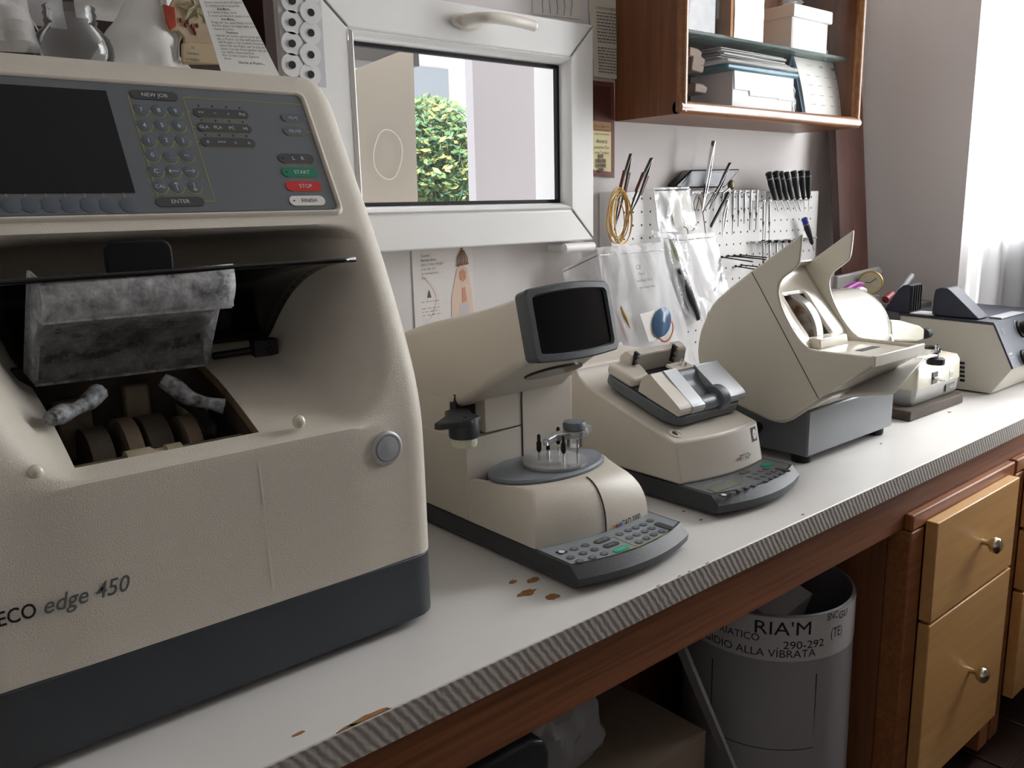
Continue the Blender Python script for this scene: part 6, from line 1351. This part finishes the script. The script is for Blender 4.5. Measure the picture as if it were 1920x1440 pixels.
# leaflet with blue print under the bag
q = [on_y(px, py, yy) for px, py, yy in ((1128, 668, 1.16), (1165, 640, 1.16), (1190, 700, 1.12), (1142, 712, 1.12))]
m = MB(); m.grid(lambda i, j: q[0].lerp(q[1], i/3.0).lerp(q[3].lerp(q[2], i/3.0), j/3.0), 3, 3); o = m.build('solution_leaflet', mat('leaflet_paper', rgb(232, 226, 222)), solid=0.001); tag(o, 'white leaflet with blue lettering below the large zip bag', 'leaflet')
m = MB(); text(m, 'SOLUTI', frame(q[1].lerp(q[2], 0.5).lerp(q[0].lerp(q[3], 0.5), 0.2)+Vector((0, -0.002, 0.001)), q[2]-q[1], q[1]-q[0]), 0.014, w=(q[2]-q[1]).length*0.85, bold=0.01); m.build('leaflet_lettering', mat('ink_blue', rgb(40, 70, 120), 0.6), o)
q = [on_y(px, py, yy) for px, py, yy in ((1104, 684, 1.19), (1140, 664, 1.19), (1150, 690, 1.15), (1106, 704, 1.15))]
m = MB(); m.add(q, [(0, 1, 2, 3)]); o = m.build('brown_card', mat('card_dull', rgb(120, 90, 80), 0.7), solid=0.001); tag(o, 'dull brown card lying behind the frame tracer', 'card')

# ================================================================ clutter in the far corner behind the hand edger
q = on_y(1632, 530, 1.112)
CL = thing('alarm_clock', 'small round brass clock with cream dial behind the hand edger', 'clock', (q.x, 1.112, q.z-0.035)); AMc = axis_m(q, EYE)
m = MB(); m.lathe([(0.030, -0.014), (0.032, 0.0), (0.030, 0.003), (0.0275, 0.003)], AMc, 30); m.build('case', mat('brass_case', rgb(168, 140, 92), 0.3, metal=0.6), CL, smooth=40)
m = MB(); m.lathe([(0.0265, 0.0036), (0, 0.0036)], AMc, 30, cap=False); m.build('dial', mat('dial_cream', rgb(204, 194, 166), 0.5, var=0.15, vscale=80), CL)
m = MB()
for a, l in ((0.1, 0.019), (-2.2, 0.012)): m.tube([AMc @ Vector((0, 0, 0.0046)), AMc @ Vector((l*math.sin(a), l*math.cos(a), 0.0046))], 0.0009, 5)
stuff(m.build('hands', M_ink, CL))
zc = q.z-0.038
m = MB(); m.box((q.x-0.02, 1.098, 0.0003), (q.x+0.03, 1.140, zc+0.004)); o = m.build('card_box', mat('grey_card_box', rgb(120, 114, 110), 0.7), bevel=0.002); tag(o, 'grey cardboard box under the small clock', 'box')
def lump(name, label, cat, pts, y0, y1, mt, bev=0.004):
    P_ = [on_y(a, b, y0) for a, b in pts]; m = MB(); m.prism([(p.x, p.z) for p in P_], 'y', y0, y1); o = m.build(name, mt, bevel=bev, seg=2); tag(o, label, cat); return o
lump('grey_packet', 'grey translucent packet leaning behind the clock', 'packet', ((1568, 545), (1570, 518), (1600, 512), (1650, 500), (1656, 508), (1636, 545)), 1.146, 1.160, mat('packet_grey', rgb(140, 136, 134), 0.4))
lump('magenta_pouch', 'magenta pouch lying beside the clock', 'pouch', ((1586, 548), (1592, 538), (1612, 528), (1622, 530), (1620, 548)), 1.075, 1.092, mat('pouch_magenta', rgb(150, 50, 140), 0.4))
lump('white_disc', 'small white round lid in front of the clock', 'lid', ((1612, 548), (1613, 541), (1620, 538), (1627, 541), (1628, 549)), 1.055, 1.07, M_white)
a, b = on_y(1672, 565, 1.06), on_y(1708, 518, 1.06); m = MB(); m.tube([a, b], [0.007, 0.009], 12); m.sphere(tuple(b), 0.009, 12, 8); o = m.build('marker_tube', mat('tube_clear_grey', rgb(150, 148, 150), 0.25), smooth=60); tag(o, 'slim grey clear tube leaning behind the heater', 'tube')
a, b = on_y(1660, 562, 1.06), on_y(1672, 552, 1.06); m = MB(); m.tube([a, b], 0.010, 12); o = m.build('red_cap', mat('cap_red', rgb(140, 50, 60), 0.4), smooth=40); tag(o, 'dull red cap lying by the clear tube', 'cap')
m = MB(); m.box((on_y(1600, 600, 1.05).x, 1.036, 0.0003), (2.40, 1.09, on_y(1672, 567, 1.06).z-0.008)); o = m.build('tool_case', mat('case_dark', rgb(70, 66, 66), 0.5), bevel=0.004); tag(o, 'dark case standing behind the hand edger drum', 'case')

# ================================================================ dark open wall unit behind the edger and the things standing on the edger
TZ = 0.6143
ux1 = on_y(522, 60, 1.20).x
M_dkw = wood('dark_unit_wood', rgb(58, 32, 24), rgb(40, 22, 17), 0.5, axis='Z', ws=10)
U = thing('wall_unit', 'dark brown open wall unit behind the big edging machine', 'shelf unit', (0.25, 1.25, 0.65))
MB().box((-0.25, 1.286, 0.65), (ux1, 1.2995, 1.25)).build('back_panel', M_dkw, U)
MB().box((-0.25, 1.21, 0.648), (ux1, 1.286, 0.666)).build('bottom_board', M_dkw, U)
MB().box((ux1-0.016, 1.21, 0.666), (ux1, 1.286, 1.25)).build('side_board', M_dkw, U)
MB().box((-0.25, 1.21, 1.0), (ux1-0.016, 1.286, 1.016)).build('shelf_board', M_dkw, U)
# glass jar
jc = on_y(138, 90, 1.02); jx = jc.x; J = thing('glass_jar', 'small empty clear glass jar with threaded neck on the edger', 'jar', (jx, 1.02, TZ))
s = 0.001
m = MB(); m.lathe([(0.030, 0.0), (0.036, 0.003), (0.039, 0.012), (0.039, 0.020), (0.036, 0.030), (0.028, 0.038), (0.0245, 0.042), (0.026, 0.046), (0.0245, 0.049), (0.026, 0.053), (0.0245, 0.056), (0.0255, 0.060), (0.024, 0.061), (0.0225, 0.059), (0.0225, 0.043), (0.034, 0.030), (0.037, 0.014), (0.033, 0.004), (0.0, 0.004)], Matrix.Translation((jx, 1.02, TZ)), 36)
m.build('jar_glass', thin('jar_clear', (0.75, 0.78, 0.78, 1), 0.10, rough=0.05, gloss=0.16), J, smooth=60)
# white paper cone / crumpled tissue bag
def cone(c, w, h, d, label, seed, mt, name='paper_bag', lean=0.0, top=0.25):
    m = MB()
    def f(i, j):
        t = 2*PI*i/28; v = j/16.0; k = (1-v)+top*v; nz = noise.noise(Vector((math.cos(t)*1.6+seed, math.sin(t)*1.6, v*2.6)))
        bul = 1+0.26*nz+0.16*abs(noise.noise(Vector((t*2.2, v*3, seed))))
        return Vector((c[0]+w/2*k*math.cos(t)*bul+lean*v, c[1]+d/2*k*math.sin(t)*bul, c[2]+h*v))
    m.grid(f, 28, 16, closeu=True); m.add([f(i, 16) for i in range(28)], [tuple(range(28))]); m.add([f(i, 0) for i in range(28)], [tuple(range(28))])
    o = m.build(name, mt, smooth=50, weld=True); tag(o, label, 'bag'); return o
q = on_y(248, 100, 1.06)
M_tis = mat('white_tissue', rgb(226, 224, 220), 0.6, bump=0.9, bscale=26)
cone((q.x+0.004, 1.06, TZ), 0.118, 0.088, 0.09, 'white crumpled paper bag on the edger beside the jar', 2.0, M_tis, lean=0.016, top=0.30)
q = on_y(255, 5, 1.14); o = pillow(None, 0.14, 0.10, 0.05, frame((q.x, 1.145, TZ+0.125), (1, 0, 0), (0, 0.1, 1)), seed=3, nu=14, nv=12).build('paper_bag', M_tis, smooth=50, weld=True); tag(o, 'white crumpled bag leaning behind the paper bag beside the jar', 'bag')
# clear bags on the left
q = on_y(28, 75, 0.995); o = pillow(None, 0.085, 0.058, 0.05, frame((q.x-0.022, 1.0, TZ+0.034), (1, 0.1, 0.06), (0, 0.25, 1)), seed=6, nu=14, nv=10).build('plastic_bag', M_bagm, smooth=50, weld=True); tag(o, 'milky clear plastic bag lying on the edger left of the jar', 'bag')
q = on_y(30, 25, 1.06); o = pillow(None, 0.11, 0.085, 0.04, frame((q.x-0.005, 1.07, TZ+0.090), (1, 0.1, 0), (0, 0.12, 1)), seed=8, nu=14, nv=12).build('plastic_bag', M_bag, smooth=50, weld=True); tag(o, 'shiny clear bag with white ties propped behind the milky bag', 'bag')
m = MB(); a = on_y(32, 5, 1.04)
for dx, dz in ((0.014, -0.03), (0.010, -0.034), (0.018, -0.028)): m.tube([a+Vector((dx*0.2, 0, 0)), a+Vector((dx, 0, dz))], 0.0008, 5)
stuff(m.build('white_ties', M_paper, o))
# parchment plaque with red fan edge
YP = 1.03
def q2(pts, y): return [(p.x, p.z) for p in (on_y(a, b, y) for a, b in pts)]
PLm = thing('holy_plaque', 'parchment coloured holy plaque with red scalloped edge and open book relief', 'plaque', (on_y(350, 100, YP).x, YP, TZ))
bz = TZ
out = q2(((305, 8), (318, 12), (340, -30), (420, -30), (440, 60), (450, 120), (345, 120), (346, 70), (335, 58), (318, 58), (310, 40)), YP); out = [(x, max(z, bz)) for x, z in out]
m = MB(); m.prism(out, 'y', YP, YP+0.006); m.build('plaque', mat('parchment', rgb(196, 178, 148), 0.6, var=0.25, vscale=25), PLm, bevel=0.001)
m = MB(); m.prism(q2(((305, 8), (327, 14), (331, 50), (318, 58), (310, 40)), YP-0.001), 'y', YP-0.003, YP-0.0002); m.build('red_fan', mat('fan_red', rgb(176, 70, 48), 0.5, var=0.3, vscale=90), PLm, bevel=0.0008)
for a, b in ((339, 38), (352, 41), (348, 47), (360, 50), (364, 56), (370, 48), (366, 62)):
    p = on_y(a, b, YP-0.001); m = MB(); m.sphere(tuple(p), (0.0018, 0.0012, 0.0028), 8, 6); m.build('red_drop', mat('drop_red', rgb(110, 36, 28), 0.4), PLm)
m = MB(); bk_ = [(x, max(z, bz+0.0005)) for x, z in q2(((340, 82), (352, 80), (388, 84), (428, 92), (430, 122), (340, 118)), YP-0.002)]; m.prism(bk_, 'y', YP-0.006, YP-0.0003); bo = m.build('open_book', mat('book_page', rgb(190, 172, 140), 0.7), PLm, bevel=0.001)
for k, t in enumerate(('Io', 'l\'amore', 'e meglio')):
    p = on_y(362, 89+11*k, YP-0.0065); m = MB(); text(m, t, frame(p, (1, 0, 0), (0, 0, 1)), 0.0032); m.build('book_writing', M_inkgrey, bo)
for k in range(7):
    p = on_y(352+7*k, 12+6*((k*2) % 4), YP-0.001); m = MB(); M2 = frame(p, (math.cos(k*0.9), 0, math.sin(k*0.9)), (0, 0, 1)); m.add([M2 @ Vector(v_) for v_ in ((-0.014, 0, 0), (0, -0.005, 0.002), (0.014, 0, 0), (0, 0.005, 0.002))], [(0, 1, 2, 3)]); m.build('leaf', mat('leaf_relief', rgb(150, 140, 108), 0.6), PLm)
# white ceramic edge beside the plaque
m = MB(); pts = [on_y(a, b, 1.045) for a, b in ((303, -20), (308, 20), (313, 60), (318, 112), (330, 113), (330, 80), (338, 62))]; pts = [Vector((p.x, p.y, max(p.z, TZ+0.004))) for p in pts]; m.tube(cr_spline([tuple(p) for p in pts], 3), 0.004, 10); o = m.build('ceramic_handle', mat('white_ceramic', rgb(224, 222, 214), 0.2, coat=0.4), smooth=60); tag(o, 'white ceramic handle-shaped piece behind the plaque', 'ornament')
# prayer card
CY0, CY1 = 0.985, 1.000
cc = [on_y(374, 0, CY1), on_y(455, 0, CY1), on_y(526, 131, CY0), on_y(415, 124, CY0)]
dn = cc[3]-cc[0]; sc_ = 1.0
zmin = min(cc[2].z, cc[3].z)
PC = thing('prayer_card', 'tall white prayer card with printed verses leaning on the edger', 'card', cc[3].lerp(cc[2], 0.5))
up_ = 0.35
e0, e1 = cc[0]-dn*up_, cc[1]-(cc[2]-cc[1])*up_
base_shift = Vector((0, 0, TZ+0.001-zmin))
cq = [e0, e1, cc[2]+Vector((0, 0, -(cc[2].z-TZ-0.0005))), cc[3]+Vector((0, 0, -(cc[3].z-TZ-0.0005)))]
m = MB(); m.add(cq, [(0, 1, 2, 3)]); m.build('card_sheet', M_paper, PC, solid=0.0008)
XD = (cc[2]-cc[3]).normalized(); 
lines_ = (('Eccomi, sono la serva del Signore.', 386, 4, 0), ('Si compia in me la tua parola.', 391, 13, 0), ('Ave Maria...', 403, 22, 1), ('E il Verbo si fece carne', 400, 27, 0), ('E venne ad abitare in mezzo a noi.', 403, 35, 0), ('Ave Maria...', 420, 40, 1), ('Prega per noi, santa Madre di Dio.', 412, 46, 0), ('Perche siamo resi degni delle pro-', 415, 54, 0), ('messe di Cristo.', 420, 61, 0), ('Preghiamo', 440, 67, 1), ('Infondi nel nostro spirito la tua gra-', 408, 74, 0), ('zia, o Padre, tu che nell\'annuncio', 412, 82, 0), ('dell\'Angelo ci hai rivelato l\'incarna-', 414, 90, 0), ('zione del tuo Figlio, per la sua pas-', 417, 97, 0), ('sione e la sua croce guidaci alla glo-', 419, 104, 0), ('ria della risurrezione.', 422, 110, 0), ('Per Cristo nostro Signore', 424, 116, 0), ('Amen.', 427, 121, 0), ('Gloria al Padre...', 460, 124, 1))
nn_ = (cq[1]-cq[0]).cross(cq[3]-cq[0]).normalized(); nn_ = nn_ if nn_.y < 0 else -nn_
xd = (cq[2]-cq[3]).normalized(); yd = nn_.cross(xd)
if yd.z < 0: yd = -yd
LB = MB()
for k, (t, px, py, bd_) in enumerate(lines_):
    v = (k+0.8)/19.6; a = cc[0].lerp(cc[3], v*0.97+0.0); b = cc[1].lerp(cc[2], v*0.97)
    o_ = a.lerp(b, 0.08 if not bd_ else 0.30)+nn_*0.001; wd = (b-a).length*(0.86 if len(t) > 30 else 0.86*len(t)/34.0)
    MM = frame(o_, b-a, yd); text(LB, t, MM, 0.0027, w=wd, align='L', bold=0.02 if bd_ else 0.0, lift=0.0006)
stuff(LB.build('verse_print', M_ink, PC))
# card of round adhesive pads
YS = 1.02
ps = [on_y(a, b, YS) for a, b in ((524, -60), (612, -60), (604, 146), (527, 132))]
PS = thing('pad_card', 'hanging card with two columns of round white adhesive pads beside the window', 'card', (ps[3].lerp(ps[2], 0.5).x, YS, TZ+0.0005))
z0 = TZ+0.0005; xL, xR = on_y(526, 70, YS).x, on_y(606, 70, YS).x
m = MB(); m.box((xL, YS, z0), (xR, YS+0.0012, z0+0.22)); m.build('backing_card', mat('pad_backing', rgb(204, 204, 206), 0.5), PS)
M_pad = mat('pad_white', rgb(232, 232, 232), 0.5)
pad_me = hole_me = None
for cxp, ys in ((547, (2, 42, 82, 122, -38)), (582, (24, 62, 103, 140, -15))):
    for py in ys:
        p = on_y(cxp, py, YS-0.001); r_ = 0.0140
        if p.z < z0+0.004: pass
        m = MB(); n = 28; pts = []
        for i in range(n):
            t = 2*PI*i/n; d = 1+0.07*max(0, math.cos(t-(PI*0.05 if cxp < 560 else PI*0.95)))**6; pts.append((p.x+r_*d*math.cos(t), p.z+r_*math.sin(t)))
        pts = [(x, max(z, z0)) for x, z in pts]
        dy_ = 0.0 if cxp < 560 else 0.0007
        m.prism(pts, 'y', YS-0.0014-dy_-0.0002*(py % 5), YS-0.0001); pd = m.build('adhesive_pad', M_pad, PS)
        if p.z > z0+0.004:
            m = MB(); m.prism([(p.x+0.0046*math.cos(2*PI*i/14), p.z+0.0046*math.sin(2*PI*i/14)) for i in range(14)], 'y', YS-0.0034, YS-0.0014); m.build('pad_hole', M_ink, pd)

# ================================================================ under the counter
MB().box((-0.998, 1.06, -0.78), (1.446, 1.08, -0.036)).build('back_board', M_side, ct)  # board added to hide the bright wall and darken the space below
BC, BR_, BZ = Vector((1.288, 0.812, 0)), 0.150, -0.222
BN = thing('waste_bin', 'grey plastic waste bin with taped handwritten band under the worktop', 'bin', (BC.x, BC.y, -0.795))
M_bin = mat('bin_grey', rgb(150, 146, 148), 0.5, var=0.06, vscale=6)
m = MB(); m.lathe([(BR_-0.02, -0.795), (BR_-0.004, -0.785), (BR_+0.004, -0.70), (BR_, BZ), (BR_-0.005, BZ+0.001), (BR_-0.009, -0.70), (BR_-0.02, -0.77), (0, -0.77)], Matrix.Translation((BC.x, BC.y, 0)), 64); m.build('bin_body', M_bin, BN, smooth=50)
ang = math.atan2(-BC.y, -BC.x)
def BW_(a, z, r=BR_+0.0012): return Vector((BC.x+r*math.cos(a), BC.y+r*math.sin(a), z))
m = MB(); m.grid(lambda i, j: BW_(ang-1.5+3.0*i/48.0, BZ-0.001-0.080*j), 48, 1); m.build('paper_band', mat('band_paper', rgb(190, 187, 186), 0.5), BN, solid=0.0006)
def wrap(txt, s0, z, h, w=None, align='L'):
    m = MB(); text(m, txt, None, h, w=w, align=align, bold=0.0, warp=lambda p: BW_(ang+(s0+0.030+p.x)/BR_, z+p.y, BR_+0.0022)); m.build('marker_writing', M_ink, BN)
wrap("O", -0.112, BZ-0.012, 0.013); wrap("RIA'M", -0.048, BZ-0.020, 0.024, w=0.092); wrap('SNC', 0.075, BZ-0.006, 0.013, w=0.024); wrap('GU', 0.102, BZ-0.010, 0.013)
wrap('ADRIATICO', -0.135, BZ-0.040, 0.013, w=0.095); wrap('. 290-292', -0.012, BZ-0.050, 0.014, w=0.082); wrap('(TE)', 0.085, BZ-0.038, 0.018, w=0.028)
wrap('EGIDIO ALLA VIBRATA', -0.150, BZ-0.066, 0.014, w=0.205)
wrap('Ca', -0.075, -0.62, 0.05, w=0.06); wrap('. d .', 0.0, -0.62, 0.045, w=0.08)
m = MB(); n = 40
for a, b in ((0.52, -0.33), (0.52, -0.47)): pass
m.tube([BW_(ang-0.62+0.001*i*0, -0.33-0.14*i/10.0, BR_+0.001) for i in range(11)], 0.0010, 4); m.tube([BW_(ang+0.60, -0.33-0.14*i/10.0, BR_+0.001) for i in range(11)], 0.0010, 4); m.tube([BW_(ang-0.62+1.22*i/20.0, -0.47, BR_+0.0015) for i in range(21)], 0.0010, 4)
stuff(m.build('panel_groove', M_ink, BN))
m = MB(); m.lathe([(0.0, -0.37), (BR_-0.012, -0.37)], Matrix.Translation((BC.x, BC.y, 0)), 40, cap=False); m.build('bag_liner', M_black, BN)
bxm = frame((BC.x-0.012, BC.y-0.03, BZ-0.022), (1, 0.05, 0.10), (-0.05, 1, 0.35))
m = MB(); m.box((-0.062, -0.035, -0.09), (0.062, 0.035, 0.002), bxm); bxo = m.build('medicine_box', M_cwhite, bevel=0.001); tag(bxo, 'white printed carton thrown into the waste bin', 'box')
m = MB()
for k in range(8): m.add([bxm @ Vector((0.030+0.004*k, -0.004, 0.0026)), bxm @ Vector((0.032+0.004*k, -0.004, 0.0026)), bxm @ Vector((0.032+0.004*k, 0.026, 0.0026)), bxm @ Vector((0.030+0.004*k, 0.026, 0.0026))], [(0, 1, 2, 3)])
stuff(m.build('bar_marks', M_ink, bxo))
# storage on the left: box, bags, dark machine, leaning panel
M_dkbox = mat('dull_carton', rgb(134, 116, 98), 0.8, var=0.1)
p = on_y(1345, 1365, 0.74)
BX = thing('storage_carton', 'open dull carton standing under the worktop left of the bin', 'box', (0.86, 0.87, -0.795))
MB().box((0.70, 0.745, -0.795), (1.02, 1.03, p.z)).build('carton', M_dkbox, BX, bevel=0.002)
m = MB(); m.hexa([(0.70, 0.745, p.z), (1.02, 0.745, p.z), (1.02, 0.90, p.z), (0.70, 0.90, p.z), (0.70, 0.745, p.z+0.003), (1.02, 0.745, p.z+0.003), (1.02, 0.90, p.z+0.003), (0.70, 0.90, p.z+0.003)]); m.build('carton_flap', M_dkbox, BX)
for k, (x, y, w, h, l) in enumerate(((0.78, 0.84, 0.18, 0.14, 'clear bag lying on the dull carton'), (0.95, 0.96, 0.12, 0.16, 'milky bag behind the clear bag on the carton'))):
    o = pillow(None, w, h, 0.09, frame((x, y, p.z+0.003+h*0.46+0.0), (1, 0.1, 0), (0, 0.25, 1)), seed=11+k, nu=16, nv=14).build('plastic_bag', M_bagm if k else M_bag, smooth=50, weld=True); tag(o, l, 'bag')
a, b = on_y(1285, 1205, 0.672), on_y(1382, 1440, 0.672)
d = (b-a).normalized(); e = a+d*((a.z+0.79)/-d.z)
m = MB(); t = 0.006; nrm2 = Vector((d.z, 0, -d.x)); dp = Vector((0, 0.018, 0))
m.hexa([a, a+nrm2*t, e+nrm2*t, e, a+dp, a+nrm2*t+dp, e+nrm2*t+dp, e+dp]); o = m.build('thin_slat', mat('panel_dull', rgb(120, 118, 116), 0.6)); tag(o, 'thin grey slat leaning between the carton and the waste bin', 'slat')
q = on_y(1010, 1395, 0.70)
DV = thing('black_device', 'black rounded device housing standing under the worktop edge', 'device', (0.40, 0.83, -0.795))
m = MB(); zt_d = on_y(985, 1395, 0.70).z; xd1 = on_y(1032, 1430, 0.70).x
m.prism([(xd1-0.5, -0.795), (xd1, -0.795), (xd1, zt_d-0.03), (xd1-0.008, zt_d-0.01), (xd1-0.03, zt_d), (xd1-0.5, zt_d)], 'y', 0.70, 1.0); m.build('housing', mat('housing_black', rgb(52, 52, 56), 0.35), DV, bevel=0.006, seg=3)
m = MB(); m.box((xd1-0.30, 0.76, zt_d-0.0002), (xd1-0.06, 0.94, zt_d+0.004)); m.build('top_hatch', M_black, DV, bevel=0.003)
